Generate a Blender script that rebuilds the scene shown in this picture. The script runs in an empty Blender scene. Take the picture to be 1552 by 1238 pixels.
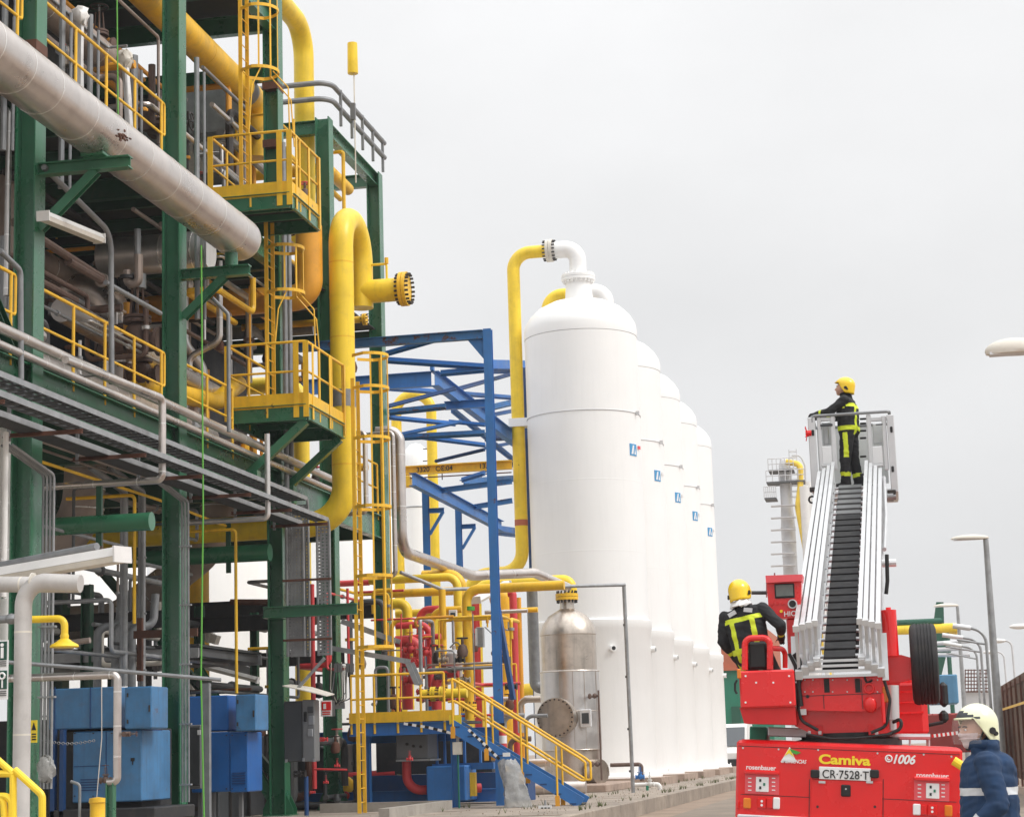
import bpy, bmesh, math, random
from mathutils import Vector, Matrix, noise
random.seed(7)
sc = bpy.context.scene
C = sc.collection
V = Vector

# ---------------------------------------------------------------- camera
FPX, IW, IH = 2985.0, 1552, 1238
EYE = V((0, 0, 1.5))
_t, _y, _r = math.radians(9.96), math.atan(0.1925), math.radians(1.77)
FW = V((-math.sin(_y)*math.cos(_t), math.cos(_y)*math.cos(_t), math.sin(_t)))
_r0 = V((math.cos(_y), math.sin(_y), 0)); _u0 = _r0.cross(FW)
RT = math.cos(_r)*_r0 - math.sin(_r)*_u0
UP = RT.cross(FW)
cd = bpy.data.cameras.new('camera'); cam = bpy.data.objects.new('camera', cd); C.objects.link(cam)
cd.sensor_width = 36.0; cd.sensor_fit = 'HORIZONTAL'; cd.lens = 36.0*FPX/IW
cd.clip_start = 0.1; cd.clip_end = 6000
cam.matrix_world = Matrix(((RT.x, UP.x, -FW.x, EYE.x), (RT.y, UP.y, -FW.y, EYE.y), (RT.z, UP.z, -FW.z, EYE.z), (0, 0, 0, 1)))
sc.camera = cam

# ---------------------------------------------------------------- overcast sky, soft sun, exposure
SUN_EL, SUN_AZ = math.radians(46), math.radians(100)     # azimuth clockwise from +Y
w = bpy.data.worlds.new('World'); sc.world = w; w.use_nodes = True
nt = w.node_tree; nt.nodes.clear()
def N(t, typ, **kw):
    n = t.nodes.new(typ)
    for k, v in kw.items():
        if k.startswith('i_'): n.inputs[int(k[2:]) if k[2:].isdigit() else k[2:].replace('_', ' ')].default_value = v
        else: setattr(n, k, v)
    return n
out = N(nt, 'ShaderNodeOutputWorld'); bg = N(nt, 'ShaderNodeBackground')
sky = N(nt, 'ShaderNodeTexSky', sky_type='NISHITA'); sky.sun_disc = False
sky.sun_elevation = SUN_EL; sky.sun_rotation = SUN_AZ; sky.dust_density = 4.0; sky.air_density = 1.5
skm = N(nt, 'ShaderNodeVectorMath', operation='SCALE'); skm.inputs['Scale'].default_value = 0.05
hs = N(nt, 'ShaderNodeHueSaturation'); hs.inputs['Saturation'].default_value = 0.12
tc = N(nt, 'ShaderNodeTexCoord'); sep = N(nt, 'ShaderNodeSeparateXYZ')
ramp = N(nt, 'ShaderNodeMapRange'); ramp.inputs[1].default_value = 0.0; ramp.inputs[2].default_value = 1.0
ramp.inputs[3].default_value = 0.82; ramp.inputs[4].default_value = 2.45     # overcast dome, brighter to the zenith
cl = N(nt, 'ShaderNodeTexNoise'); cl.inputs['Scale'].default_value = 4.0; cl.inputs['Detail'].default_value = 4; cl.inputs['Roughness'].default_value = .5
mp = N(nt, 'ShaderNodeMapping'); mp.inputs['Scale'].default_value = (1, 1, 2.2)
cr = N(nt, 'ShaderNodeMapRange'); cr.inputs[1].default_value = .3; cr.inputs[2].default_value = .7; cr.inputs[3].default_value = .945; cr.inputs[4].default_value = 1.05
mul = N(nt, 'ShaderNodeMath', operation='MULTIPLY')
cmb = N(nt, 'ShaderNodeVectorMath', operation='SCALE'); cmb.inputs[0].default_value = (.985, .99, 1.0)
mix = N(nt, 'ShaderNodeMix', data_type='RGBA'); mix.inputs[0].default_value = 0.9
L = nt.links.new
L(sky.outputs[0], skm.inputs[0]); L(skm.outputs[0], hs.inputs['Color'])
L(tc.outputs['Generated'], sep.inputs[0]); pw = N(nt, 'ShaderNodeMath', operation='POWER', use_clamp=True); pw.inputs[1].default_value = 2.3; L(sep.outputs[2], pw.inputs[0]); L(pw.outputs[0], ramp.inputs[0])
L(tc.outputs['Generated'], mp.inputs[0]); L(mp.outputs[0], cl.inputs[0]); L(cl.outputs[0], cr.inputs[0])
L(ramp.outputs[0], mul.inputs[0]); L(cr.outputs[0], mul.inputs[1]); L(mul.outputs[0], cmb.inputs['Scale'])
L(hs.outputs[0], mix.inputs[6]); L(cmb.outputs[0], mix.inputs[7])
L(mix.outputs[2], bg.inputs[0]); bg.inputs[1].default_value = 1.0; L(bg.outputs[0], out.inputs[0])
sd = bpy.data.lights.new('sun', 'SUN'); sun = bpy.data.objects.new('sun', sd); C.objects.link(sun)
sd.energy = 1.5; sd.angle = math.radians(14); sd.color = (1, .97, .93)
_sv = V((math.sin(SUN_AZ)*math.cos(SUN_EL), math.cos(SUN_AZ)*math.cos(SUN_EL), math.sin(SUN_EL)))
sun.rotation_euler = (-_sv).to_track_quat('-Z', 'Y').to_euler()
vs = sc.view_settings
vs.view_transform = 'Standard'; vs.look = 'None'; vs.gamma = 1; vs.use_curve_mapping = False; vs.exposure = 0.12

# ---------------------------------------------------------------- measuring: a sight line cut by a plane of the place
def P(u, v, X=None, Y=None, Z=None):
    d = FW*FPX + RT*(u-IW/2) - UP*(v-IH/2)
    if X is not None: t = (X-EYE.x)/d.x
    elif Y is not None: t = (Y-EYE.y)/d.y
    else: t = (Z-EYE.z)/d.z
    return EYE + d*t

# ---------------------------------------------------------------- materials
MATS = {}
def mat(name, col, rough=.5, metal=0.0, var=.12, vscale=1.5, streak=0.0, rust=0.0, rustcol=(.12, .045, .02), bump=0.0, bscale=40, spec=.5, coat=0.0, dirt=0.0):
    m = bpy.data.materials.new(name); m.use_nodes = True
    t = m.node_tree; b = t.nodes['Principled BSDF']; l = t.links.new
    g = N(t, 'ShaderNodeNewGeometry')
    n1 = N(t, 'ShaderNodeTexNoise'); n1.inputs['Scale'].default_value = vscale; n1.inputs['Detail'].default_value = 5; n1.inputs['Roughness'].default_value = .62
    l(g.outputs['Position'], n1.inputs[0])
    mr = N(t, 'ShaderNodeMapRange'); mr.inputs[1].default_value = .3; mr.inputs[2].default_value = .7; mr.inputs[3].default_value = 1-var; mr.inputs[4].default_value = 1+var*.7
    l(n1.outputs[0], mr.inputs[0])
    sc_ = N(t, 'ShaderNodeVectorMath', operation='SCALE'); sc_.inputs[0].default_value = col[:3]
    l(mr.outputs[0], sc_.inputs['Scale'])
    cur = sc_.outputs[0]
    def over(cur, fac, c):
        mx = N(t, 'ShaderNodeMix', data_type='RGBA'); l(fac, mx.inputs[0]); l(cur, mx.inputs[6]); mx.inputs[7].default_value = (*c, 1); return mx.outputs[2]
    if streak:
        mp = N(t, 'ShaderNodeMapping'); mp.inputs['Scale'].default_value = (9, 9, .7); l(g.outputs['Position'], mp.inputs[0])
        n2 = N(t, 'ShaderNodeTexNoise'); n2.inputs['Scale'].default_value = 1.0; n2.inputs['Detail'].default_value = 3; l(mp.outputs[0], n2.inputs[0])
        m2 = N(t, 'ShaderNodeMapRange'); m2.inputs[1].default_value = .5; m2.inputs[2].default_value = .75; m2.inputs[4].default_value = streak; l(n2.outputs[0], m2.inputs[0])
        cur = over(cur, m2.outputs[0], tuple(x*.45+.02 for x in col[:3]))
    if dirt:
        n4 = N(t, 'ShaderNodeTexNoise'); n4.inputs['Scale'].default_value = 4.5; n4.inputs['Detail'].default_value = 6; n4.inputs['Roughness'].default_value = .7; l(g.outputs['Position'], n4.inputs[0])
        m4 = N(t, 'ShaderNodeMapRange'); m4.inputs[1].default_value = .5; m4.inputs[2].default_value = .72; m4.inputs[4].default_value = dirt; l(n4.outputs[0], m4.inputs[0])
        cur = over(cur, m4.outputs[0], (.12, .095, .07))
    if rust:
        n3 = N(t, 'ShaderNodeTexNoise'); n3.inputs['Scale'].default_value = 2.6; n3.inputs['Detail'].default_value = 8; n3.inputs['Roughness'].default_value = .75; l(g.outputs['Position'], n3.inputs[0])
        m3 = N(t, 'ShaderNodeMapRange'); m3.inputs[1].default_value = .68-rust*.25; m3.inputs[2].default_value = .72-rust*.2; l(n3.outputs[0], m3.inputs[0])
        cur = over(cur, m3.outputs[0], rustcol)
    l(cur, b.inputs['Base Color'])
    b.inputs['Metallic'].default_value = metal; b.inputs['Specular IOR Level'].default_value = spec
    rr = N(t, 'ShaderNodeMapRange'); rr.inputs[1].default_value = .3; rr.inputs[2].default_value = .7; rr.inputs[3].default_value = max(.05, rough-.1); rr.inputs[4].default_value = min(1, rough+.12)
    l(n1.outputs[0], rr.inputs[0]); l(rr.outputs[0], b.inputs['Roughness'])
    if coat: b.inputs['Coat Weight'].default_value = coat; b.inputs['Coat Roughness'].default_value = .1
    if bump:
        nb = N(t, 'ShaderNodeTexNoise'); nb.inputs['Scale'].default_value = bscale; nb.inputs['Detail'].default_value = 4; l(g.outputs['Position'], nb.inputs[0])
        bp = N(t, 'ShaderNodeBump'); bp.inputs['Strength'].default_value = bump; bp.inputs['Distance'].default_value = .02; l(nb.outputs[0], bp.inputs['Height']); l(bp.outputs[0], b.inputs['Normal'])
    MATS[name] = m; return m
M = MATS
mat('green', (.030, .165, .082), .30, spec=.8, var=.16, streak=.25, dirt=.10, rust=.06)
mat('green_shaded', (.014, .085, .045), .42, var=.2, streak=.3, dirt=.25)  # copy of the green with the shade inside the frame put in
mat('yellow', (.90, .53, .02), .45, var=.16, streak=.22, dirt=.18, rust=.14)
mat('yellow_bright', (.97, .68, .035), .42, var=.12, streak=.20, dirt=.13, rust=.08)
mat('yellow_rail', (.92, .53, .03), .45, var=.14, dirt=.14, rust=.12)
mat('orange', (.80, .37, .03), .5, var=.15, dirt=.15)
mat('blue', (.035, .18, .50), .5, var=.15, streak=.25, dirt=.12, rust=.1)
mat('blue_rust', (.05, .20, .46), .6, var=.25, streak=.3, dirt=.2, rust=.5)
mat('blue_box', (.06, .20, .40), .45, var=.2, vscale=2.2, streak=.45, dirt=.25, rust=.1)
mat('blue_deep', (.012, .06, .19), .6, var=.15, dirt=.2)
mat('cladding', (.66, .61, .575), .33, metal=.85, var=.14, vscale=1.2, dirt=.12, bump=.08, bscale=9)
mat('cladding_worn', (.40, .33, .29), .5, metal=.5, var=.2, vscale=1.6, dirt=.3, bump=.08, bscale=9)
mat('cladding_band', (.85, .83, .8), .3, metal=.8, var=.06)
mat('galv', (.36, .37, .38), .5, metal=.5, var=.22, vscale=4, dirt=.2)
mat('galv_dark', (.10, .105, .108), .6, metal=.3, var=.25, dirt=.25)
mat('grey_conduit', (.27, .28, .29), .55, metal=.35, var=.2, vscale=5)
mat('stainless', (.60, .53, .46), .34, metal=.88, var=.2, vscale=1.4, streak=.4, dirt=.25)
mat('stainless_clean', (.66, .64, .62), .38, metal=.88, var=.10, vscale=2.5, streak=.18)
mat('white_tank', (.92, .92, .91), .42, var=.025, vscale=.5, streak=.05)
mat('white', (.80, .79, .77), .45, var=.08, dirt=.06)
mat('pale_pipe', (.56, .54, .52), .5, var=.12, dirt=.15, streak=.2)
mat('offwhite', (.72, .68, .60), .5, var=.1, dirt=.12)
mat('red_pipe', (.66, .055, .06), .42, var=.14, dirt=.10)
mat('rust', (.13, .055, .035), .8, var=.3, vscale=6)
mat('dark_iron', (.055, .05, .048), .6, metal=.4, var=.3, vscale=6, dirt=.3)
mat('valve_brown', (.16, .105, .085), .65, metal=.2, var=.3, vscale=6, dirt=.2)
mat('black', (.012, .012, .013), .55, var=.2, vscale=8)
mat('rubber', (.018, .018, .02), .75, var=.25, vscale=8, dirt=.15)
mat('interior_dark', (.03, .03, .033), .7, var=.3, dirt=.3)  # near-black colour standing in for the shade inside the bays
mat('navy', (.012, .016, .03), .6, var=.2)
mat('grey_box', (.17, .175, .18), .5, var=.12, dirt=.12)
mat('grey_dark', (.055, .06, .065), .5, var=.15)
mat('deck', (.055, .06, .06), .7, metal=.3, var=.3, vscale=5, dirt=.3)
mat('truck_red', (.80, .012, .014), .24, var=.05, coat=.35, dirt=.05)
mat('truck_red_matt', (.66, .014, .016), .45, var=.08, dirt=.06)
mat('pinkish', (.80, .10, .12), .4, var=.06)
mat('alu', (.62, .63, .64), .38, metal=.4, var=.06, vscale=5)
mat('alu_panel', (.74, .75, .76), .4, metal=.25, var=.05)
mat('print_white', (.86, .86, .86), .5, var=.02)
mat('print_yellow', (.95, .72, .03), .5, var=.02)
mat('print_black', (.01, .01, .01), .5, var=.02)
mat('print_green', (.06, .35, .04), .5, var=.02)
mat('print_blue', (.06, .32, .62), .5, var=.02)
mat('print_sign', (.01, .07, .045), .5, var=.04)
mat('amber', (.8, .22, .02), .2, var=.05)
mat('lens_red', (.75, .02, .02), .15, var=.05)
mat('concrete', (.36, .33, .29), .85, var=.22, vscale=1.1, dirt=.25, bump=.3)
mat('plinth', (.40, .30, .24), .9, var=.2, vscale=1.6, dirt=.35, bump=.3)
mat('pavement', (.34, .285, .235), .9, var=.3, vscale=.9, streak=0, dirt=.45, bump=.4, bscale=25)
mat('asphalt', (.235, .19, .15), .9, var=.3, vscale=.8, dirt=.3, bump=.3)
mat('weeds', (.10, .12, .035), .8, var=.3, vscale=8)
mat('soil', (.29, .215, .16), .95, var=.3, vscale=.7, dirt=.3, bump=.5, bscale=14)
mat('brown_fence', (.17, .115, .085), .8, var=.25, streak=.3)
mat('hose_green', (.13, .45, .06), .45, var=.05)
mat('fire_yellow', (.93, .62, .01), .28, var=.04, coat=.5)
mat('helmet_pale', (.86, .87, .58), .28, var=.04, coat=.5)
mat('jacket', (.016, .017, .02), .8, var=.3, vscale=14, bump=.3, bscale=11)
mat('jacket_blue', (.010, .038, .10), .8, var=.2, vscale=9, bump=.25, bscale=9)
mat('hivis', (.68, .80, .03), .55, var=.06)
mat('silver_tape', (.62, .64, .66), .4, var=.08)
mat('skin', (.62, .36, .27), .5, var=.06, vscale=14)
mat('mask', (.74, .60, .60), .7, var=.05)
mat('teal_green', (.015, .20, .12), .5, var=.12)
mat('far_green', (.012, .10, .06), .55, var=.12)
mat('terracotta', (.48, .14, .07), .7, var=.12)
mat('far_grey', (.62, .62, .63), .6, metal=.2, var=.1)  # lightened grey, distance haze put into the colour
mat('far_red', (.35, .05, .045), .6, var=.12)
mat('far_blue', (.10, .27, .44), .6, var=.1)
def perforated(name, col):
    # perforated galvanised tray: slots are real holes in the sheet
    m = mat(name, col, .7, metal=.0, var=.2, vscale=4, dirt=.2)
    t = m.node_tree; l = t.links.new; b = t.nodes['Principled BSDF']; o = t.nodes['Material Output']
    g = N(t, 'ShaderNodeNewGeometry'); s = N(t, 'ShaderNodeSeparateXYZ'); l(g.outputs['Position'], s.inputs[0])
    def stripe(sock, period, duty):
        a = N(t, 'ShaderNodeMath', operation='MULTIPLY'); l(sock, a.inputs[0]); a.inputs[1].default_value = 1/period
        f = N(t, 'ShaderNodeMath', operation='FRACT'); l(a.outputs[0], f.inputs[0])
        c = N(t, 'ShaderNodeMath', operation='LESS_THAN'); l(f.outputs[0], c.inputs[0]); c.inputs[1].default_value = duty; return c.outputs[0]
    yz = N(t, 'ShaderNodeMath', operation='ADD'); l(s.outputs[1], yz.inputs[0]); l(s.outputs[2], yz.inputs[1])
    k = N(t, 'ShaderNodeMath', operation='MULTIPLY'); l(stripe(s.outputs[0], .085, .45), k.inputs[0]); l(stripe(yz.outputs[0], .075, .36), k.inputs[1])
    tr = N(t, 'ShaderNodeBsdfTransparent'); mx = N(t, 'ShaderNodeMixShader')
    l(k.outputs[0], mx.inputs[0]); l(b.outputs[0], mx.inputs[1]); l(tr.outputs[0], mx.inputs[2]); l(mx.outputs[0], o.inputs['Surface'])
perforated('perforated', (.04, .041, .043)); perforated('perforated_pale', (.27, .275, .28))  # dark sheet has the shade under the trays in its colour
def special():
    # thin cloudy plastic film
    m = mat('plastic_film', (.5, .5, .48), .25, var=.2, vscale=6, bump=.6, bscale=12)
    b = m.node_tree.nodes['Principled BSDF']; b.inputs['Alpha'].default_value = .6
    m = mat('glass', (.05, .06, .07), .05, var=.02); m.node_tree.nodes['Principled BSDF'].inputs['Specular IOR Level'].default_value = .8
    m = mat('visor', (.75, .72, .68), .06, var=.02); b = m.node_tree.nodes['Principled BSDF']; b.inputs['Alpha'].default_value = .12
    # rough checker plate / ribbed rubber
special()

# ---------------------------------------------------------------- mesh builder
class MB:
    def __init__(s): s.v = []; s.f = []
    def add(s, vs, fs):
        o = len(s.v); s.v += [V(p) for p in vs]; s.f += [tuple(i+o for i in f) for f in fs]; return s
    def box(s, lo, hi):
        x0, y0, z0 = (min(a, b) for a, b in zip(lo, hi)); x1, y1, z1 = (max(a, b) for a, b in zip(lo, hi))
        return s.add([(x0, y0, z0), (x1, y0, z0), (x1, y1, z0), (x0, y1, z0), (x0, y0, z1), (x1, y0, z1), (x1, y1, z1), (x0, y1, z1)],
                     [(0, 3, 2, 1), (4, 5, 6, 7), (0, 1, 5, 4), (1, 2, 6, 5), (2, 3, 7, 6), (3, 0, 4, 7)])
    def rbox(s, lo, hi, b=.02):
        # box with chamfered edges
        bm = bmesh.new(); c = (V(lo)+V(hi))/2; d = V([abs(a-e) for a, e in zip(lo, hi)])
        bmesh.ops.create_cube(bm, size=1, matrix=Matrix.Translation(c) @ Matrix.Diagonal((*d, 1)))
        b = min(b, min(d)*.4)
        bmesh.ops.bevel(bm, geom=bm.edges[:], offset=b, segments=1, affect='EDGES', profile=.5)
        bm.verts.index_update(); s.add([v.co for v in bm.verts], [[v.index for v in f.verts] for f in bm.faces]); bm.free(); return s
    def extr(s, prof, p0, p1, up=(0, 0, 1)):
        # profile [(a,b)] in the plane across p0->p1; b along up
        p0, p1, up = V(p0), V(p1), V(up); d = (p1-p0).normalized()
        if abs(d.dot(up)) > .98: up = V((0, 1, 0)) if abs(d.y) < .9 else V((1, 0, 0))
        a = d.cross(up).normalized(); b = a.cross(d); n = len(prof)
        vs = [p+a*x+b*y for p in (p0, p1) for x, y in prof]
        fs = [(i, (i+1) % n, n+(i+1) % n, n+i) for i in range(n)] + [tuple(range(n-1, -1, -1)), tuple(range(n, 2*n))]
        return s.add(vs, fs)
    def bar(s, p0, p1, w, h=None, up=(0, 0, 1)):
        h = h or w; return s.extr([(-w/2, -h/2), (w/2, -h/2), (w/2, h/2), (-w/2, h/2)], p0, p1, up)
    def ibeam(s, p0, p1, h, w, up=(0, 0, 1), tf=.02, tw=.015):
        a, b = w/2, h/2; c = tw/2; e = b-tf
        return s.extr([(-a, -b), (a, -b), (a, -e), (c, -e), (c, e), (a, e), (a, b), (-a, b), (-a, e), (-c, e), (-c, -e), (-a, -e)], p0, p1, up)
    def chan(s, p0, p1, h, w, up=(0, 0, 1), t=.012):
        return s.extr([(0, -h/2), (w, -h/2), (w, -h/2+t), (t, -h/2+t), (t, h/2-t), (w, h/2-t), (w, h/2), (0, h/2)], p0, p1, up)
    def angle(s, p0, p1, w, up=(0, 0, 1), t=.01):
        return s.extr([(0, 0), (w, 0), (w, t), (t, t), (t, w), (0, w)], p0, p1, up)
    def tube(s, pts, r, seg=12, bend=None, caps=True, bseg=6, r1=None):
        pts = [V(p) for p in pts]; path = [pts[0]]
        bend = 3*r if bend is None else bend
        bl = bend if isinstance(bend, (list, tuple)) else [bend]*len(pts)
        for i in range(1, len(pts)-1):
            bend = bl[i-1]; a, b, c = pts[i-1], pts[i], pts[i+1]; d0 = (b-a).normalized(); d1 = (c-b).normalized(); ang = d0.angle(d1, 0)
            if ang < .03 or bend <= 0: path.append(b); continue
            tl = min(bend*math.tan(ang/2), (b-a).length*.49, (c-b).length*.49); R = tl/math.tan(ang/2)
            ax = d0.cross(d1).normalized(); cen = b-d0*tl + (ax.cross(d0))*R
            st = b-d0*tl-cen; nb = max(2, int(bseg*ang/1.57+.9))
            for k in range(nb+1): path.append(cen + Matrix.Rotation(ang*k/nb, 3, ax) @ st)
        path.append(pts[-1])
        q = [path[0]]
        for p in path[1:]:
            if (p-q[-1]).length > 1e-5: q.append(p)
        path = q; n = len(path); rings = []; d = (path[1]-path[0]).normalized()
        a = d.cross(V((0, 0, 1)) if abs(d.z) < .9 else V((0, 1, 0))).normalized()
        vs, fs = [], []
        for i, p in enumerate(path):
            if i == 0: t = d; tt = d
            elif i == n-1: t = (path[i]-path[i-1]).normalized(); tt = t
            else:
                t0 = (path[i]-path[i-1]).normalized(); t1 = (path[i+1]-path[i]).normalized(); tt = (t0+t1).normalized() if (t0+t1).length > 1e-4 else t1
            a = (a - tt*a.dot(tt)).normalized(); b = tt.cross(a)
            rr = r if r1 is None else r+(r1-r)*i/(n-1)
            vs += [p + (a*math.cos(2*math.pi*k/seg) + b*math.sin(2*math.pi*k/seg))*rr for k in range(seg)]
        for i in range(n-1):
            for k in range(seg):
                k2 = (k+1) % seg; fs.append((i*seg+k, i*seg+k2, (i+1)*seg+k2, (i+1)*seg+k))
        if caps: fs += [tuple(range(seg-1, -1, -1)), tuple(range((n-1)*seg, n*seg))]
        return s.add(vs, fs)
    def cyl(s, p0, p1, r, seg=16, r1=None): return s.tube([p0, p1], r, seg, r1=r1)
    def lathe(s, prof, base, axis=(0, 0, 1), seg=32, arc=None):
        base, ax = V(base), V(axis).normalized(); a = ax.cross(V((0, 1, 0)) if abs(ax.y) < .9 else V((1, 0, 0))).normalized(); b = ax.cross(a)
        m = len(prof); vs = []
        for k in range(seg):
            c, d = math.cos(2*math.pi*k/seg), math.sin(2*math.pi*k/seg)
            vs += [base + ax*z + (a*c+b*d)*max(r, 1e-4) for r, z in prof]
        fs = [(k*m+i, ((k+1) % seg)*m+i, ((k+1) % seg)*m+i+1, k*m+i+1) for k in range(seg) for i in range(m-1)]
        return s.add(vs, fs)
    def ring(s, c, axis, R, r, seg=24, s2=8, a0=0, a1=2*math.pi, start=(1, 0, 0)):
        ax = V(axis).normalized(); a = V(start); a = (a-ax*a.dot(ax)).normalized(); b = ax.cross(a)
        full = abs(a1-a0-2*math.pi) < 1e-3; n = seg if full else seg+1
        pts = [V(c)+(a*math.cos(a0+(a1-a0)*i/seg)+b*math.sin(a0+(a1-a0)*i/seg))*R for i in range(n)]
        if full: pts.append(pts[0])
        return s.tube(pts, r, s2, bend=0, caps=not full)
    def ell(s, c, rad, seg=16, rot=None):
        vs, fs = [], []; n = max(6, seg//2)
        for i in range(n+1):
            th = math.pi*i/n
            for k in range(seg):
                ph = 2*math.pi*k/seg; p = V((math.sin(th)*math.cos(ph)*rad[0], math.sin(th)*math.sin(ph)*rad[1], math.cos(th)*rad[2]))
                if rot is not None: p = rot @ p
                vs.append(V(c)+p)
        for i in range(n):
            for k in range(seg):
                k2 = (k+1) % seg; fs.append((i*seg+k, (i+1)*seg+k, (i+1)*seg+k2, i*seg+k2))
        return s.add(vs, fs)
    def xf(s, m): s.v = [m @ p for p in s.v]; return s
    def build(s, name, m, parent=None, smooth=32):
        me = bpy.data.meshes.new(name); me.from_pydata([tuple(p) for p in s.v], [], s.f); me.validate()
        mm = M[m] if isinstance(m, str) else m
        me.materials.append(mm)
        if smooth:
            bm = bmesh.new(); bm.from_mesh(me); bmesh.ops.remove_doubles(bm, verts=bm.verts, dist=1e-5); bmesh.ops.recalc_face_normals(bm, faces=bm.faces); bm.to_mesh(me); bm.free()
            me.shade_smooth(); me.set_sharp_from_angle(angle=math.radians(smooth))
        o = bpy.data.objects.new(name, me); C.objects.link(o)
        if parent: o.parent = parent
        return o
def thing(name, label, cat, group=None):
    o = bpy.data.objects.new(name, None); o.empty_display_size = .2; C.objects.link(o); return tag(o, label, cat, group)
def tag(o, label, cat, group=None):
    o['label'] = label; o['category'] = cat
    if group: o['group'] = group
    return o
def struct(o, kind='structure'): o['kind'] = kind; return o
def link_copy(o, parent, loc=(0, 0, 0), rot=None):
    c = o.copy(); C.objects.link(c); c.parent = parent; c.location = loc
    if rot is not None: c.rotation_euler = rot
    return c
def pxbox(mb, u0, v0, u1, v1, Y, dy, bev=0):
    um, vm = (u0+u1)/2, (v0+v1)/2
    x0, x1 = P(u0, vm, Y=Y).x, P(u1, vm, Y=Y).x; z0, z1 = P(um, v1, Y=Y).z, P(um, v0, Y=Y).z
    (mb.rbox((x0, Y, z0), (x1, Y+dy, z1), bev) if bev else mb.box((x0, Y, z0), (x1, Y+dy, z1))); return mb
def flange(c, axis, r, m, parent, bolts=12, t=.09, boltm='dark_iron', both=True):
    ax = V(axis).normalized(); c = V(c)
    mb = MB(); mb.cyl(c-ax*t/2, c-ax*.006, r, 28)
    if both: mb.cyl(c+ax*.006, c+ax*t/2, r, 28)
    f = mb.build('flange', m, parent)
    if bolts:
        a = ax.cross(V((0, 0, 1)) if abs(ax.z) < .9 else V((0, 1, 0))).normalized(); b = ax.cross(a); first = None
        for k in range(bolts):
            p = c + (a*math.cos(2*math.pi*k/bolts)+b*math.sin(2*math.pi*k/bolts))*r*.86
            if first is None:
                first = MB().cyl(-ax*t*.95, ax*t*.95, r*.055+.006, 6).build('bolt', boltm, f); first.location = p
            else: link_copy(first, f, p)
    return f
def pipe(label, m, r, pts, bend=None, bands=0, fl=(), name='pipe', cat='pipe', group=None, seg=18, bandm='cladding_band', bolts=12, caps=True, flm=None):
    t = thing(name, label, cat, group)
    MB().tube(pts, r, seg, bend=bend, bseg=9, caps=caps).build('pipe_run', m, t)
    if bands:
        for a, b in zip(pts[:-1], pts[1:]):
            a, b = V(a), V(b); d = (b-a); ln = d.length; d.normalize(); k = bands*.5
            while k < ln-.1:
                if k > r*3: MB().cyl(a+d*(k-.012), a+d*(k+.012), r*1.012, seg).build('cladding_band', bandm, t)
                k += bands*random.uniform(.85, 1.15)
    if not bands and r >= .12:
        for a, b in zip(pts[:-1], pts[1:]):
            a, b = V(a), V(b); d = (b-a).normalized(); ln = (b-a).length
            if ln > 10*r:
                for f_ in (.3, .72): c_ = a.lerp(b, f_); MB().tube([c_-d*.014, c_-d*.005, c_+d*.005, c_+d*.014], r*1.012, seg, bend=0).build('weld_seam', m, t)
    for c, ax in fl: flange(c, ax, r*1.45, flm or m, t, bolts)
    return t
def handrail(label, pts, z, h=1.1, posts=None, toe=True, m='yellow_rail', r=.024, loop_end=False, group=None, mid=.55, name='handrail', flat=False):
    # pts: list of (x,y) at deck level z
    t = thing(name, label, 'handrail', group)
    pts = [V((*p[:2], p[2] if len(p) > 2 else z)) for p in pts]; up = V((0, 0, 1))
    MB().tube([p+up*h for p in pts], r, 8, bend=.1).build('top_rail', m, t)
    MB().tube([p+up*mid for p in pts], r*.85, 8, bend=.1).build('mid_rail', m, t)
    if loop_end:
        d = (pts[-1]-pts[-2]).normalized(); e = pts[-1]
        MB().tube([e+up*h, e+up*h+d*.16, e+up*mid+d*.16, e+up*mid], r*.9, 8, bend=.06).build('end_loop', m, t)
    for i, (a, b) in enumerate(zip(pts[:-1], pts[1:])):
        n = posts[i] if posts else max(1, round((b-a).length/1.3))
        for k in range(n+1):
            if k == 0 and i > 0: continue
            p = a.lerp(b, k/n)
            mb = MB()
            if flat: mb.bar(p-up*.2, p+up*h, .085, .02, up=(b-a).cross(up))
            else: mb.cyl(p-up*.25, p+up*h, r, 8)
            mb.build('post', m, t)
        if toe:
            n_ = (b-a).cross(up).normalized()*.012
            MB().bar(a+up*.09+n_, b+up*.09+n_, .012, .16).build('toe_board', m, t)
    return t
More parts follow.
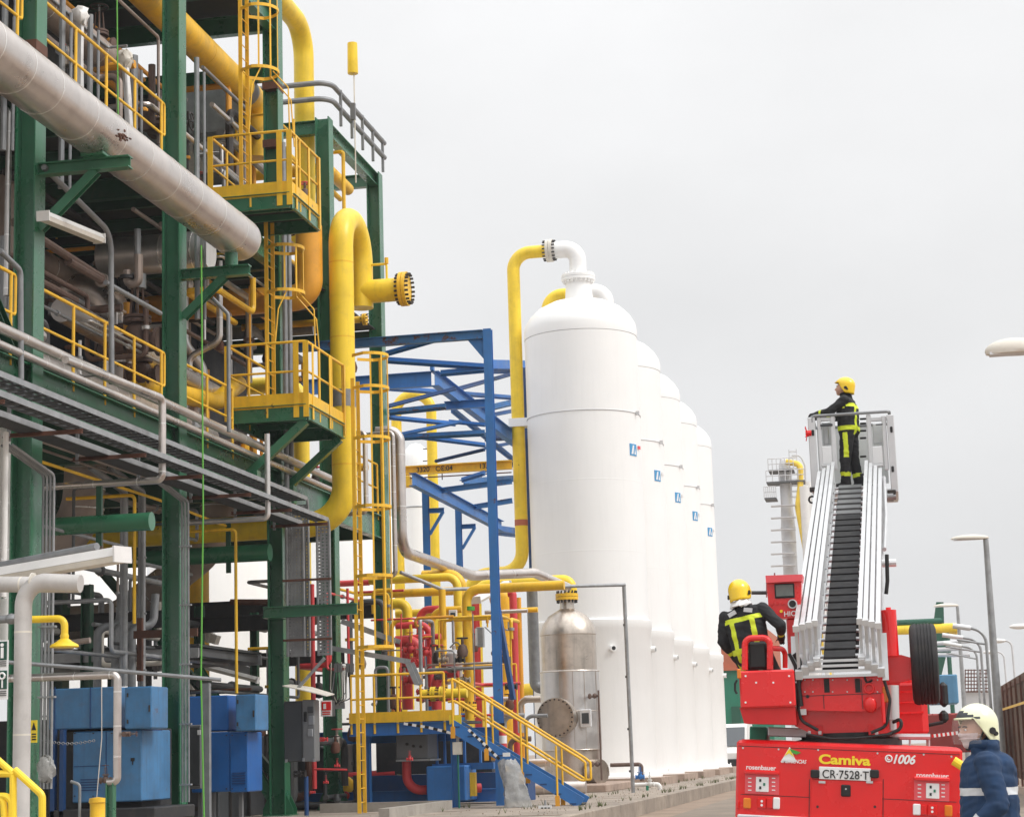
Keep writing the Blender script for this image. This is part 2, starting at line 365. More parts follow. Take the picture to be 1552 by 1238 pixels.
def ladder(label, x, y, z0, z1, w=.45, cage=None, side=1, m='yellow_rail', R=.46, hoops=None, rungstep=.3, name='caged_ladder', bars=(-70, -35, 0, 35, 70), flare=0):
    # rungs along Y; cage bulges towards +X*side
    t = thing(name, label, 'ladder')
    for s in (-1, 1): MB().bar((x, y+s*w/2, z0), (x, y+s*w/2, z1+(1.05 if cage else 0)), .022, .085, up=(1, 0, 0)).build('stile', m, t)
    z = z0+.25; first = None
    while z < z1:
        if first is None: first = MB().cyl((x, y-w/2, 0), (x, y+w/2, 0), .012, 6).build('rung', m, t); first.location.z = z
        else: link_copy(first, t, (0, 0, z))
        z += rungstep
    if cage:
        c0, c1 = cage; zs = hoops or [c0+(c1-c0)*k/max(1, round((c1-c0)/1.3)) for k in range(max(1, round((c1-c0)/1.3))+1)]
        for zz in zs:
            rr = R; fl = flare if zz == zs[0] else 0
            pts = [V((x, y-w/2, zz))]
            for k in range(13):
                a = math.radians(-90+180*k/12); pts.append(V((x+side*(.32+rr*math.cos(a)), y+math.sin(a)*(rr-.02+fl), zz)))
            pts.append(V((x, y+w/2, zz)))
            mb = MB()
            for p, q in zip(pts[:-1], pts[1:]): mb.bar(p, q, .012, .07)
            mb.build('cage_hoop', m, t)
        for a in bars:
            a = math.radians(a); p = V((x+side*(.32+(R-.012)*math.cos(a)), y+math.sin(a)*(R-.03), 0))
            MB().bar(p+V((0, 0, zs[0])), p+V((0, 0, zs[-1])), .04, .008, up=(math.cos(a), math.sin(a), 0)).build('cage_bar', m, t)
    return t
def evaluated(o):
    # evaluate one object alone in a scratch scene and return its mesh
    s_ = bpy.data.scenes.new('scratch'); s_.collection.objects.link(o); vl = s_.view_layers[0]; vl.update()
    me = bpy.data.meshes.new_from_object(o.evaluated_get(vl.depsgraph)); bpy.data.objects.remove(o); bpy.data.scenes.remove(s_); return me
def text(s, m, parent, origin, ex, ez, height, name='lettering', shear=0, bold=0, align='LEFT', width=None, depth=.004, space=1.0):
    cu = bpy.data.curves.new('txt', 'FONT'); cu.body = s; cu.size = 1.0; cu.shear = shear; cu.offset = bold; cu.extrude = .01; cu.align_x = align; cu.space_character = space
    o = bpy.data.objects.new('txt', cu); me = evaluated(o); me.name = name
    ys = [v.co.y for v in me.vertices]; xs = [v.co.x for v in me.vertices]
    k = height/.73; kx = k if not width else width/(max(xs)-min(xs))
    ex, ez = V(ex).normalized(), V(ez).normalized(); ny = ez.cross(ex); x0 = min(xs) if width else 0
    for v in me.vertices:
        c = v.co.copy(); v.co = V(origin)+ex*((c.x-x0)*kx)+ez*(c.y*k)-ny*(depth if c.z > 0 else 0)*(-1 if False else 1)
    me.materials.clear(); me.materials.append(M[m])
    o = bpy.data.objects.new(name, me); C.objects.link(o); o.parent = parent
    return o
XF, PAD = -13.4, .33
# ================================================================= setting
def sheet(name, pts, z, m):
    return struct(MB().add([(x, y, z) for x, y in pts], [tuple(range(len(pts)))]).build(name, m, smooth=0))
sheet('ground', [(-1500, -300), (1500, -300), (1500, 3000), (-1500, 3000)], 0, 'soil')
sheet('road', [(-5.4, -40), (3, -40), (3, 900), (-5.4, 900)], .006, 'asphalt')
pad = struct(MB().box((-60, 8, -.2), (-6.55, 135, PAD)).build('plant_pavement', 'pavement'))
for i in range(26):
    y = 20+i*4.0
    MB().rbox((-6.54, y+.01, -.1), (-6.3, y+3.98, PAD+.02), .02).build('kerb_stone', 'pavement', pad)
# expansion joints between pavement slabs, the slabs that show in the photograph
for i in range(18):
    for j in range(3):
        x0 = -6.56-j*3.0; y0 = 38+i*4
        MB().box((x0-2.97, y0+.02, PAD-.02), (x0, y0+3.97, PAD+.012+.008*random.random())).build('slab', 'pavement', pad)
# grit, pebbles and weeds that gather along the kerb and round the plinths
rg = random.Random(21); g = MB()
for k in range(1100):
    x = -6.6-abs(rg.gauss(0, 1.6)); y = rg.uniform(38, 95); s_ = rg.uniform(.006, .022)
    g.add([(x+rg.uniform(-s_, s_), y+rg.uniform(-s_, s_), PAD+.015) for _ in range(3)]+[(x, y, PAD+.02+s_*.9)], [(0, 1, 3), (1, 2, 3), (2, 0, 3)])
struct(g.build('grit', 'soil', smooth=0), 'stuff')
g = MB()
for k in range(420):
    x = rg.choice((-6.6, -6.62, -8.05, -9.9))+rg.gauss(0, .07); y = rg.uniform(39, 80)
    if noise.noise(V((x, y*.5, 0))) < .05: continue
    for j in range(7):
        a = rg.uniform(0, 6.28); h = rg.uniform(.04, .16); d = V((math.cos(a), math.sin(a), 0)); p = V((x, y, PAD+.015)); w_ = V((-d.y, d.x, 0))*.008
        g.add([p-w_, p+w_, p+d*h*.5+V((0, 0, h))], [(0, 1, 2)])
struct(g.build('weeds', 'weeds', smooth=0), 'stuff')
bw = tag(MB().box((-13.0, 43.3, PAD), (-10.0, 43.5, .55)).box((-10.22, 38, PAD), (-10.0, 43.3, .545)).build('bund_wall', 'concrete'), 'low bare concrete bund wall at the foot of the yellow ladder', 'wall')

# ================================================================= green steel structure
CY = [29.2, 35.8, 42.22, 46.4, 51.3]; XC = XF-.18
S = thing('steel_structure', 'tall dark green steel frame carrying pipes and decks on the left', 'structure')
def column(x, y, z1, m='green', z0=PAD, h=.36, w=.40, gus=False):
    c = MB().ibeam((x, y, z0), (x, y, z1), h, w, up=(1, 0, 0), tf=.028, tw=.02).build('column', m, S)
    if gus:
        MB().box((x-.32, y-.32, z0), (x+.32, y+.32, z0+.04)).build('base_plate', m, c)
        for sx in (-1, 1):
            for sy in (-.14, .14):
                a = x+sx*.181
                MB().add([(a, y+sy-.01, z0+.04), (a+sx*.16, y+sy-.01, z0+.04), (a+sx*.16, y+sy-.01, z0+.16), (a, y+sy-.01, z0+.5),
                          (a, y+sy+.01, z0+.04), (a+sx*.16, y+sy+.01, z0+.04), (a+sx*.16, y+sy+.01, z0+.16), (a, y+sy+.01, z0+.5)],
                         [(0, 1, 2, 3), (7, 6, 5, 4), (0, 4, 5, 1), (1, 5, 6, 2), (2, 6, 7, 3), (3, 7, 4, 0)]).build('gusset', m, c)
    return c
for i, y in enumerate(CY):
    column(XC, y, [24, 24, 22.5, 17.58, 17.55][i], gus=True)
    if i != 3:
        column(-18.8, y, 22 if i < 3 else 17.4, 'green_shaded')
        column(-24.0, y, 22 if i < 3 else 17.4, 'green_shaded')
def beam(p0, p1, h, w, m='green', name='beam', up=(0, 0, 1)): return MB().ibeam(p0, p1, h, w, up=up, tf=.022, tw=.016).build(name, m, S)
# longitudinal beams between the columns of the front row
seq = [20.0]+CY
for z, h, ys, mm in ((7.62, .62, (0, 1, 2, 3, 4, 5), 'green'), (12.86, .45, (0, 1, 2, 3, 4, 5), 'green'), (18.62, .5, (0, 1, 2, 3), 'green'), (17.36, .36, (4, 5), 'green')):
    for a, b in zip(ys[:-1], ys[1:]):
        if z == 12.86 and a >= 3: continue
        beam((XC, seq[a]+.012, z), (XC, seq[b]-.012, z), h, .24, mm)
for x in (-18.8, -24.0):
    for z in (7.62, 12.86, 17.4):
        for a, b in zip(seq[:-1], seq[1:]): beam((x, a+.25, z), (x, b-.25, z), .45, .22, 'green_shaded')
# cross beams of every frame
for i, y in enumerate(CY):
    for z, h in ((7.62, .55), (12.86, .42), (17.36, .36), (18.62, .45)):
        if i > 2 and z > 18: continue
        beam((XC-.19, y, z), (-24, y, z), h, .2, 'green' if z > 17 else 'green_shaded')
# joists under the decks
for z, m in ((7.78, 'green_shaded'), (12.95, 'green_shaded'), (18.7, 'green_shaded')):
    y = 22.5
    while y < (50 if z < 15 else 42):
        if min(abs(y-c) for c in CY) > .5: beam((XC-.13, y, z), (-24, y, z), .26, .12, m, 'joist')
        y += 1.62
# decks, open to the sky along the rear bays
for (x0, x1, y0, y1, z) in ((-24, XC-.02, 20, 42, 8.07), (-24, XC-.02, 42.45, 51.2, 8.07), (-24, XC-.02, 20, 42, 13.12), (-22, XC-.02, 42.45, 51.2, 13.12), (-26, XC-.02, 20, 42.6, 18.94), (-24, -17, 42.4, 51, 17.56)):
    MB().box((x0, y0, z-.03), (x1, y1, z)).build('deck', 'deck', S)
# low service beams seen under the first deck
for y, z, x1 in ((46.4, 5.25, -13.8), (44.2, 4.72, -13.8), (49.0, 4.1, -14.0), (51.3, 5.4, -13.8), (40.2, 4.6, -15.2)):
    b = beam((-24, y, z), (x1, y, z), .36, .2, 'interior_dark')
for y in (38.0, 44.6): beam((-16.3, y, PAD), (-16.3, y, 5.2), .2, .2, 'green_shaded', 'post', up=(1, 0, 0))
for x, y in ((-15.4, 46.0), (-17.6, 47.0), (-19.9, 48.0)): beam((x, y, PAD), (x, y, 5.1), .18, .18, 'green_shaded', 'post', up=(1, 0, 0))
# pipe brackets cantilevered from the columns
def bracket(y, pa, pb, drop, col_x=XF):
    z = pa.z; beam((col_x+.002, y, z), (pb.x, y, z), .2, .2, 'green', 'bracket_arm')
    MB().ibeam((col_x+.01, y, z-drop), (pa.x+(pb.x-pa.x)*.62, y, z-.1), .15, .15, up=(0, 1, 0), tf=.015, tw=.012).build('bracket_brace', 'green', S)
def bz_(u, v, y, z): q = P(u, v, Y=y); return V((q.x, y, z))
bracket(29.2, bz_(62, 261, 29.2, 11.2), bz_(198, 258, 29.2, 11.2), 1.0)
bracket(35.8, bz_(278, 416, 35.8, 10.98), bz_(379, 412, 35.8, 10.98), .85)
MB().cyl((-12.4, 35.8, 11.08), (-12.4, 35.8, 11.36), .13, 14).build('saddle_post', 'green', S)
MB().rbox((-12.6, 28.95, 11.3), (-12.2, 29.45, 11.36), .01).build('saddle_post', 'green', S)
# cantilever holding the vertical trays
pa, pb = P(400, 928, Y=41.3), P(541, 922, Y=41.3)
beam((pa.x, 41.3, pb.z), (pb.x, 41.3, pb.z), .24, .2, 'green', 'bracket_arm')
MB().box((pa.x-.05, 41.41, pb.z-.12), (pa.x+.35, 42.0, pb.z+.12)).build('bracket_plate', 'green', S)
# sloping braces
for a, b in (((XC, 22.8, 13.0), (XC, 28.9, 7.9)), ((-18.8, 35.9, 8.2), (-18.8, 42, 12.7)), ((XC, 42.4, 1.0), (-18.6, 42.4, 6.8)), ((-18.8, 46, 13.2), (-24, 46, 17))):
    MB().ibeam(a, b, .18, .18, tf=.015, tw=.012).build('brace', 'green_shaded', S)
MB().ibeam((XC-1.9, 42.3, 3.6), (XC-.2, 42.3, .7), .2, .2, up=(0, 1, 0)).build('brace', 'green', S)
# top corner: splice plates on columns
for y, z in ((29.2, 13.3), (35.8, 17.6), (35.8, 18.5), (42.22, 17.0), (42.22, 15.6)):
    MB().box((XF-.375, y-.22, z-.09), (XF+.006, y+.22, z+.09)).build('splice_plate', 'rust', S)

# ================================================================= cantilevered platforms
def platform(label, x0, x1, y0, y1, z, m='green'):
    t = thing('access_platform', label, 'platform')
    MB().box((x0+.02, y0+.02, z-.05), (x1-.02, y1-.02, z)).build('floor_grating', 'deck', t)
    for a, b in (((x0, y0), (x1, y0)), ((x0, y1), (x1, y1)), ((x0, y0), (x0, y1)), ((x1, y0), (x1, y1))):
        if a[0] == b[0]: MB().chan((a[0], a[1]+.08, z-.17), (b[0], b[1]-.08, z-.17), .34, .07).build('edge_beam', m, t)
        else: MB().chan((a[0], a[1], z-.17), (b[0], b[1], z-.17), .34, .07).build('edge_beam', m, t)
    for k in (1, 2):
        y = y0+(y1-y0)*k/3; MB().bar((x0+.07, y, z-.13), (x1-.07, y, z-.13), .06, .14).build('joist', m, t)
    return t
P1Z, P2Z = 13.28, 8.93
t = platform('upper green cantilevered platform boxed in by yellow rails', -13.75, -12.0, 38.42, 40.45, P1Z)
t = platform('lower green cantilevered platform at the top of the ground ladder', -13.75, -12.0, 39.42, 42.2, P2Z)
for y in (39.5, 42.05):
    MB().bar((-12.05, y, P2Z-.35), (-13.36, y, P2Z-1.45), .17, .17, up=(0, 1, 0)).build('brace', 'green', t)
    MB().box((-13.39, y-.12, P2Z-1.75), (-13.1, y+.12, P2Z-1.35)).build('brace_foot', 'green', t)
for (lab, x0, x1, y0, y1, z, side) in (('yellow flat bar railing round the upper green platform', -13.75, -12.0, 38.42, 40.45, P1Z, True), ('yellow flat bar railing round the lower green platform', -13.75, -12.0, 39.42, 42.2, P2Z, True)):
    h = 1.36
    r = handrail(lab, [(x0, y1), (x0, y0), (x1, y0), (x1, y1)], z, h=h, mid=.72, posts=[2, 2, 3], r=.03)
    for (x, y) in ((x0, y0), (x1, y0-.01), (x1-.22, y0), (x1, y0+.35), (x1, (y0+y1)/2+.25), (x1+.01, y1)):
        d = (1, 0, 0) if abs(y-y0) < .05 else (0, 1, 0)
        MB().bar((x+(.035 if d[1] else 0), y-(.045 if d[0] else 0), z-.28), (x+(.035 if d[1] else 0), y-(.045 if d[0] else 0), z+h), .12 if d[0] else .014, .014 if d[0] else .11, up=(0, 1, 0)).build('flat_post', 'yellow', r)
    MB().bar((x0, y0-.02, z+.1), (x1, y0-.02, z+.1), .014, .3).build('kick_plate', 'yellow', r)
    MB().bar((x1+.02, y0, z+.1), (x1+.02, y1, z+.1), .014, .3).build('kick_plate', 'yellow', r)
# ================================================================= railings along the decks
for (lab, y0, y1, z, loop) in (('yellow railing left of the first column on the top deck', 22.0, 28.65, 13.08, True), ('yellow railing above the large silver pipe on the top deck', 29.62, 35.1, 13.08, True),
        ('yellow railing left of the first column on the middle deck', 22.0, 28.55, 8.07, True), ('yellow railing above the cable trays on the middle deck', 29.62, 35.1, 8.07, True),
        ('short yellow railing beside the lower green platform', 36.1, 39.2, 8.07, False), ('yellow railing on the middle deck behind the yellow riser', 46.7, 51.0, 8.07, False)):
    handrail(lab, [(-13.58, y0), (-13.58, y1)], z, h=1.25, mid=.6, posts=[4 if y1-y0 > 5 else 2], toe=False, loop_end=loop, r=.03)
for (lab, y0, y1, x, z) in (('yellow railing at the rear of the top deck', 30, 42, -17.5, 13.12), ('yellow railing on the rear of the middle deck', 43, 51, -18.3, 8.07)):
    handrail(lab, [(x, y0), (x, y1)], z, posts=[8], toe=False)
# ================================================================= ladders
ladder('yellow caged ladder from the upper platform to the roof', -13.2, 39.0, P1Z, 21.5, cage=(P1Z+2.5, 21.5), hoops=[16.2, 17.6, 19.0, 20.4, 21.5])
ladder('yellow caged ladder joining the two green platforms', -13.05, 40.2, P2Z, P1Z-.4, cage=(P2Z+2.3, P1Z-.6), hoops=[11.55, 12.55])
ladder('tall yellow caged ladder reaching from the ground to the lower platform', -11.78, 42.45, PAD, P2Z, cage=(2.9, P2Z+1.05), hoops=[3.93, 5.5, 7.05, 8.6, 9.75, 10.5])
for (x, y, z0, z1, dx, k) in ((-13.05, 40.2, P2Z+1.36, 11.55, .5, 0), (-13.2, 39.0, P1Z+1.36, 16.2, .45, 1)):
    o = tag(MB().tube([(x+.5, y-.34, z1), (x+.35, y-.5, z1-.45), (x+.3, y-.6, z0)], .016, 6, bend=.1).tube([(x+.66, y, z1), (x+1.0, y, z1-.4), (x+1.02, y, z0)], .016, 6, bend=.1).tube([(x+.5, y+.34, z1), (x+.9, y+.5, z1-.5), (x+.95, y+.55, z0)], .016, 6, bend=.1).build('cage_skirt', 'yellow_rail'),
            ('splayed yellow guard bars under the roof ladder cage', 'splayed yellow guard bars under the cage of the middle ladder')[1-k], 'guard bars')
# ================================================================= grey twin rails and windsock on the roof
t = thing('conduit_rack', 'twin grey pipes clipped together along the roof edge', 'conduit')
for dz in (0, .42):
    MB().tube([(-15.4, 46.2, 18.06+dz), (-13.35, 46.2, 18.06+dz), (-13.3, 51.4, 18.02+dz)], .07, 10, bend=.4).build('conduit', 'grey_conduit', t)
for k in range(5):
    y = 47+k*1.05; MB().bar((-13.3, y, 17.55), (-13.3, y, 18.52), .07, .06).build('clip', 'grey_conduit', t)
t = thing('windsock', 'yellow cylindrical windsock on a thin mast above the roof', 'windsock')
p = P(538, 200, X=-13.1); a = P(536, 112, Y=p.y); b = P(534, 65, Y=p.y)
MB().cyl((p.x, p.y, 16.2), (p.x, p.y, b.z-.1), .018, 6).build('mast', 'offwhite', t)
MB().lathe([(.0, 0), (.135, 0), (.14, .02), (.13, b.z-a.z-.02), (.0, b.z-a.z)], (p.x-.03, p.y, a.z), seg=18).build('sock', 'yellow_bright', t)
MB().box((p.x-.1, p.y-.05, 17.9), (p.x+.02, p.y+.05, 18.35)).build('mast_clamp', 'grey_box', t)
# ================================================================= cable trays
def tray(label, x0, x1, z, y0, y1, zb, m='galv', legs=True):
    t = thing('cable_tray', label, 'cable tray')
    d = .09
    if 'inner' in label: MB().box((x0, y0, z-.01), (x1, y1, z)).build('tray_floor', 'perforated', t)
    else:
        first = None; y = y0+.2
        while y < y1:
            if first is None: first = MB().box((x0+.01, 0, z-.01), (x1-.01, .05, z+.02)).build('tray_rung', 'galv_dark', t); first.location.y = y
            else: link_copy(first, t, (0, y, 0))
            y += .3
        for k in range(4):
            xx = x0+.06+(x1-x0-.12)*k/3; MB().tube([(xx+random.uniform(-.02, .02), y0+(y1-y0)*j/9, z+.035+random.uniform(0, .02)) for j in range(10)], .018, 6, bend=0).build('cable', random.choice(['black', 'grey_dark', 'dark_iron']), t)
    for x in (x0, x1): MB().bar((x, y0, z+d/2), (x, y1+.05, z+d/2), .015, d).build('side_rail', m if x == x1 else 'galv_dark', t)
    if legs:
        MB().box((x0, y1+.09, zb), (x1, y1+.10, z-.08)).build('drop_floor', 'perforated_pale', t)
        for x in (x0, x1): MB().tube([(x, y1+.04, z+.04), (x, y1+.1, z-.15), (x, y1+.1, zb)], .03, 6, bend=.1).build('drop_rail', m, t)
    return t
tray('upper galvanised cable tray bolted along the green beam', -13.1, -12.7, 7.18, 20, 41.6, 3.75)
tray('outer galvanised cable tray turning down beside the yellow ladder', -12.44, -12.16, 6.66, 20, 41.4, 3.75)
tray('inner perforated cable tray turning down in front of the column', -13.14, -12.76, 6.62, 20, 41.4, 3.75)
t = thing('tray_supports', 'rusty angle irons carrying the cable trays', 'brackets')
for k, y in enumerate((25.3, 28.0, 30.6, 33.3, 36.0, 38.6, 41.2)):
    MB().angle((-13.4, y, 6.55), (-12.1, y, 6.55), .07).build('support_angle', 'rust', t)
    MB().bar((-13.32, y, 6.5), (-13.32, y, 7.3), .05, .05).build('hanger', 'grey_conduit', t)
for z in (5.4, 4.1): MB().bar((-13.2, 41.38, z), (-12.1, 41.38, z), .05, .05).build('support_angle', 'rust', t)
for lab, pts in (('cable tray branch leading right from the foot of the vertical trays', [(520, 945), (602, 975)]), ('lower cable tray branch ending in a bent end by the ladder', [(502, 985), (618, 1005)])):
    a, b = (P(*q, Y=43.0) for q in pts); t = thing('cable_tray', lab, 'cable tray')
    a.z -= .0
    MB().extr([(-.2, 0), (.2, 0), (.2, .01), (-.2, .01)], a, b).build('tray_floor', 'perforated', t)
    for s in (-.2, .2): MB().extr([(s-.01, -.01), (s+.01, -.01), (s+.01, .1), (s-.01, .1)], a, b).build('side_rail', 'galv', t)
    if 'bent' in lab:
        c = P(632, 1038, Y=43.0); MB().extr([(-.2, 0), (.2, 0), (.2, .015), (-.2, .015)], b, c).build('bent_end', 'galv_dark', t)
        for s in (-.2, .2): MB().extr([(s-.01, -.01), (s+.01, -.01), (s+.01, .1), (s-.01, .1)], b, c).build('side_rail', 'galv', t)
# ================================================================= large pipes on the green structure
z = 11.76; BX = -12.4; BR = .43
t = pipe('huge silver clad pipe slung along the front of the green structure', 'cladding', BR, [(BX, 16, z), (BX, 36.3, z)], bands=1.15, name='insulated_pipe', seg=36, caps=False)
MB().lathe([(.43, 0), (.42, .1), (.36, .2), (.22, .28), (.0, .31)], (BX, 36.3, z), axis=(0, 1, 0), seg=36).build('domed_end', 'cladding', t)
o = MB()
for k in range(26):
    a = random.gauss(0, .10); b = random.gauss(0, .05); p = P(186, 216, X=BX+.42)
    th = math.radians(-14)+b*2.2; c = V((BX+BR*math.cos(th), p.y+a*1.1, z+BR*math.sin(th)))
    n = V((math.cos(th), 0, math.sin(th))); o.ell(c, (.012+.02*random.random(), .02+.03*random.random(), .012+.012*random.random()), 6)
o.build('torn_patch', 'rust', t)
for k, (zz, lab, r) in enumerate(((8.12, 'upper of two thin silver pipes running along the green deck beam', .085), (7.86, 'lower of two thin silver pipes running along the green deck beam', .065))):
    pipe(lab, 'cladding', r, [(-13.12, 18, zz), (-13.12, 45.3, zz)], bands=1.4, name='insulated_pipe')
a, b, c, d = P(215, 598, X=-12.6), P(246, 597, X=-12.4), P(247, 728, X=-12.4), P(80, 727, X=-14.2)
pipe('silver pipe dropping through the cable trays', 'cladding', .065, [a-V((.0, 3.2, 0)), (b.x, b.y, a.z), (b.x, b.y, c.z), (b.x-2.6, b.y, c.z)], bend=.12, bands=.9, name='insulated_pipe')
a = P(405, 665, X=-12.3); b = P(405, 785, X=-12.3)
pipe('short bright silver pipe standing through the outer cable tray', 'stainless_clean', .055, [(a.x, a.y, a.z+.1), (a.x, a.y, b.z), (a.x-2.0, a.y, b.z)], bend=.1, name='insulated_pipe')

# the big yellow riser with its U bend and blind flange
YX, YY, R = -12.36, 43.5, .29
t = pipe('big bright yellow riser with a U bend and a blind flange', 'yellow_bright', R, [(-23, YY+.2, 6.85), (YX, YY, 6.87), (YX, YY, 14.25), (YX, YY+1.75, 14.25), (YX, YY+1.75, 12.3)], bend=.86, seg=32)
MB().cyl((YX, YY+1.75, 12.7), (-11.35, YY+1.75, 12.7), R*.985, 32).build('branch', 'yellow_bright', t)
for zz in (8.2, 11.2, 13.0): MB().cyl((YX, YY, zz-.012), (YX, YY, zz+.012), R*1.012, 32).build('weld_seam', 'yellow', t)
f = flange((-11.28, YY+1.75, 12.7), (1, 0, 0), .42, 'yellow', t, 20, t=.18)
MB().cyl((YX, YY, 9.55), (YX, YY, 9.95), R*1.012, 32).build('bare_patch', 'grey_conduit', t)
MB().tube([(-11.7, 45.2, 12.95), (-11.7, 45.2, 13.35), (-12.2, 45.2, 13.35)], .03, 8, bend=.06).build('vent_pipe', 'yellow_bright', t)
MB().cyl((-11.7, 45.2, 13.35), (-11.7, 45.2, 13.5), .05, 8).build('vent_valve', 'yellow', t)

# other yellow lines high in the frame
a, b = P(290, 60, X=-14.3), P(388, 152, X=-14.3)
pipe('fat yellow pipe slanting under the roof deck beside the second column', 'yellow', .33, [(-14.3, 30, a.z), (-14.3, b.y, a.z), (-14.3, b.y+.0, a.z-1.4)], bend=.5, seg=28, bands=0)
t = pipe('short grey band on the end of the fat yellow pipe', 'grey_conduit', .34, [(-14.3, b.y-1.1, a.z), (-14.3, b.y-.75, a.z)], seg=28, name='pipe_sleeve', cat='sleeve')
a, b = P(455, 60, X=-14.4), P(461, 140, Y=46.8)
pipe('yellow pipe bending down behind the roof ladder', 'yellow_bright', .26, [(b.x, 36, 20.2), (b.x, 46.8, 20.2), (b.x, 46.8, 14.4), (b.x-4, 46.8, 14.4)], bend=.8, seg=24)
a = P(440, 446, Y=43.1)
pipe('thick dull yellow pipe crossing behind the third column', 'orange', .31, [(-24, 43.1, a.z-.1), (-13.02, 43.1, a.z-.1), (-13.02, 43.1, a.z+1.6)], bend=.4, seg=28)
a = P(455, 560, Y=52.5)
pipe('pale yellow pipe standing behind the fourth column', 'yellow_bright', .24, [(a.x, 52.5, PAD), (a.x, 52.5, 12.0), (a.x-5, 52.5, 12.0)], bend=.6, seg=20)
t = pipe('small yellow line with a bolted end flange under the blind flange', 'yellow', .09, [(-16, 47.0, P(540, 484, Y=47.0).z), (P(551, 484, Y=47.0).x, 47.0, P(551, 484, Y=47.0).z)], seg=12)
flange((P(553, 484, Y=47.0).x, 47.0, P(553, 484, Y=47.0).z), (1, 0, 0), .15, 'yellow', t, 8, t=.1)
for (u, v, Y_, dx, lab) in ((515, 275, 48.4, 2.2, 'stubby yellow pipe coming out below the roof beam'), (503, 290, 49.2, 1.5, 'thin yellow pipe below the roof beam')):
    p = P(u, v, Y=Y_); pipe(lab, 'yellow', .16 if dx > 2 else .07, [(p.x-dx, Y_-1.2, p.z), (p.x, Y_-1.2, p.z), (p.x, Y_+.8, p.z)], bend=.3)
a = P(520, 230, Y=47.5); pipe('thin yellow vent line hanging under the roof corner', 'yellow', .05, [(a.x-.3, 47.5, a.z), (a.x, 47.5, a.z), (a.x, 47.5, a.z-1.6)], bend=.08, seg=8)
pipe('dull yellow pipe lying on the middle deck behind the railing', 'orange', .36, [(-15.6, 30, 8.75), (-15.6, 51, 8.75)], seg=24)
pipe('yellow pipe beside the silver bends above the middle deck', 'yellow', .2, [(-14.6, 36.4, 9.0), (-14.6, 41, 9.4), (-14.6, 42.6, 10.1)], seg=18, bend=.8)

# silver bends and vessels inside the frame
def clad(label, pts, r, bend=None, bands=.55, m='cladding_worn'): return pipe(label, m, r, pts, bend=bend, bands=bands, name='insulated_pipe', seg=24)
a = P(115, 320, Y=34)
clad('brownish insulated bend under the big silver pipe', [(-16.2, 33.8, 12.6), (-16.2, 33.8, 10.3), (-20.5, 33.8, 10.3)], .36, bend=.9)
clad('insulated pipe rising inside the frame above the cable trays', [(-15.9, 38.6, 8.1), (-15.9, 38.6, 11.6), (-18.5, 38.6, 11.6)], .32, bend=.9, m='cladding')
a = P(118, 700, Y=37.0)
clad('segmented insulated bend under the left end of the cable trays', [(a.x+.25, 37, 9.0), (a.x+.1, 37, 6.2), (a.x-2.2, 37, 5.0), (a.x-4, 37, 5.0)], .42, bend=1.3, bands=.42)
a = P(310, 800, Y=44.0)
clad('segmented insulated bend behind the green capped pipe', [(a.x+.35, 44, 9.0), (a.x+.3, 44, 6.6), (a.x-2.2, 44, 4.9), (a.x-4, 44, 4.9)], .40, bend=1.3, bands=.42)
clad('horizontal silver pipe behind the lower platform railing', [(-14.9, 33.5, 9.9), (-14.9, 42.2, 9.7)], .24, bands=.7, m='cladding')
clad('horizontal insulated pipe low behind the middle deck railing', [(-14.7, 30, 8.55), (-14.7, 40.8, 8.55)], .27, bands=.6, m='cladding')
clad('insulated drum end facing out beside the second column', [(-15.6, 37.0, P(303, 380, Y=37).z), (P(318, 380, Y=37).x, 37.0, P(303, 380, Y=37).z)], .40, bands=.22, m='stainless_clean')
clad('rust brown insulated pipe along the ceiling of the top deck', [(-14.6, 24, 15.2), (-14.6, 36, 15.2)], .28, bands=1.2)
clad('silver pipe hugging the ceiling inside the middle bay', [(-17.2, 24, 11.9), (-17.2, 41, 11.9)], .33, bands=1.2)
clad('silver bent pipe in the dim middle bay', [(-15.2, 40.6, 12.6), (-15.2, 40.6, 10.7), (-14.9, 41.0, 10.2), (-14.9, 41.0, 8.2)], .13, bend=.4, m='stainless_clean')
clad('thin silver pipe looped beside the third column', [(-14.2, 40.2, 12.4), (-14.2, 40.2, 10.6), (-14.9, 40.2, 10.3), (-14.9, 40.2, 8.1)], .07, bend=.25, m='stainless_clean')
# the tall white and silver pipes at the left edge
for k, (u, v0, v1, X, r, lab, m) in enumerate(((14, 165, 450, -13.9, .05, 'slim bright silver pipe standing left of the first column', 'stainless_clean'), (9, 655, 905, -13.2, .045, 'slim white pipe running down left of the first column', 'white'), (2, 650, 1000, -14.2, .16, 'white insulated pipe at the left edge under the trays', 'white'))):
    a = P(u, v0, X=X); b = P(u, v1, X=X); pipe(lab, m, r, [(a.x, a.y, a.z), (a.x, a.y, b.z)] if k else [(a.x-1, a.y, a.z), (a.x, a.y, a.z), (a.x, a.y, b.z)], bands=.8, bend=.1)
# green pipes closed with end plates
for (u0, u1, v, r_, Y, lab) in ((110, 226, 790, 14, 31.5, 'dark green pipe with a pale capped end below the trays'), (290, 406, 837, 13, 41.0, 'dark green capped pipe behind the third column')):
    a, b = P(u0, v+4, Y=Y), P(u1, v, Y=Y); r = r_*Y/2985*1.04
    t = pipe(lab, 'green', r, [(a.x-1.5, Y, b.z), (b.x, Y, b.z)], seg=26)
    MB().cyl((b.x, Y, b.z), (b.x+.05, Y, b.z), r*1.04, 26).build('end_plate', 'green', t)
    MB().bar((b.x-.9, Y, b.z-r-.22), (b.x-.9, Y, b.z+r+.5), .1, .06).build('hanger', 'green_shaded', t)

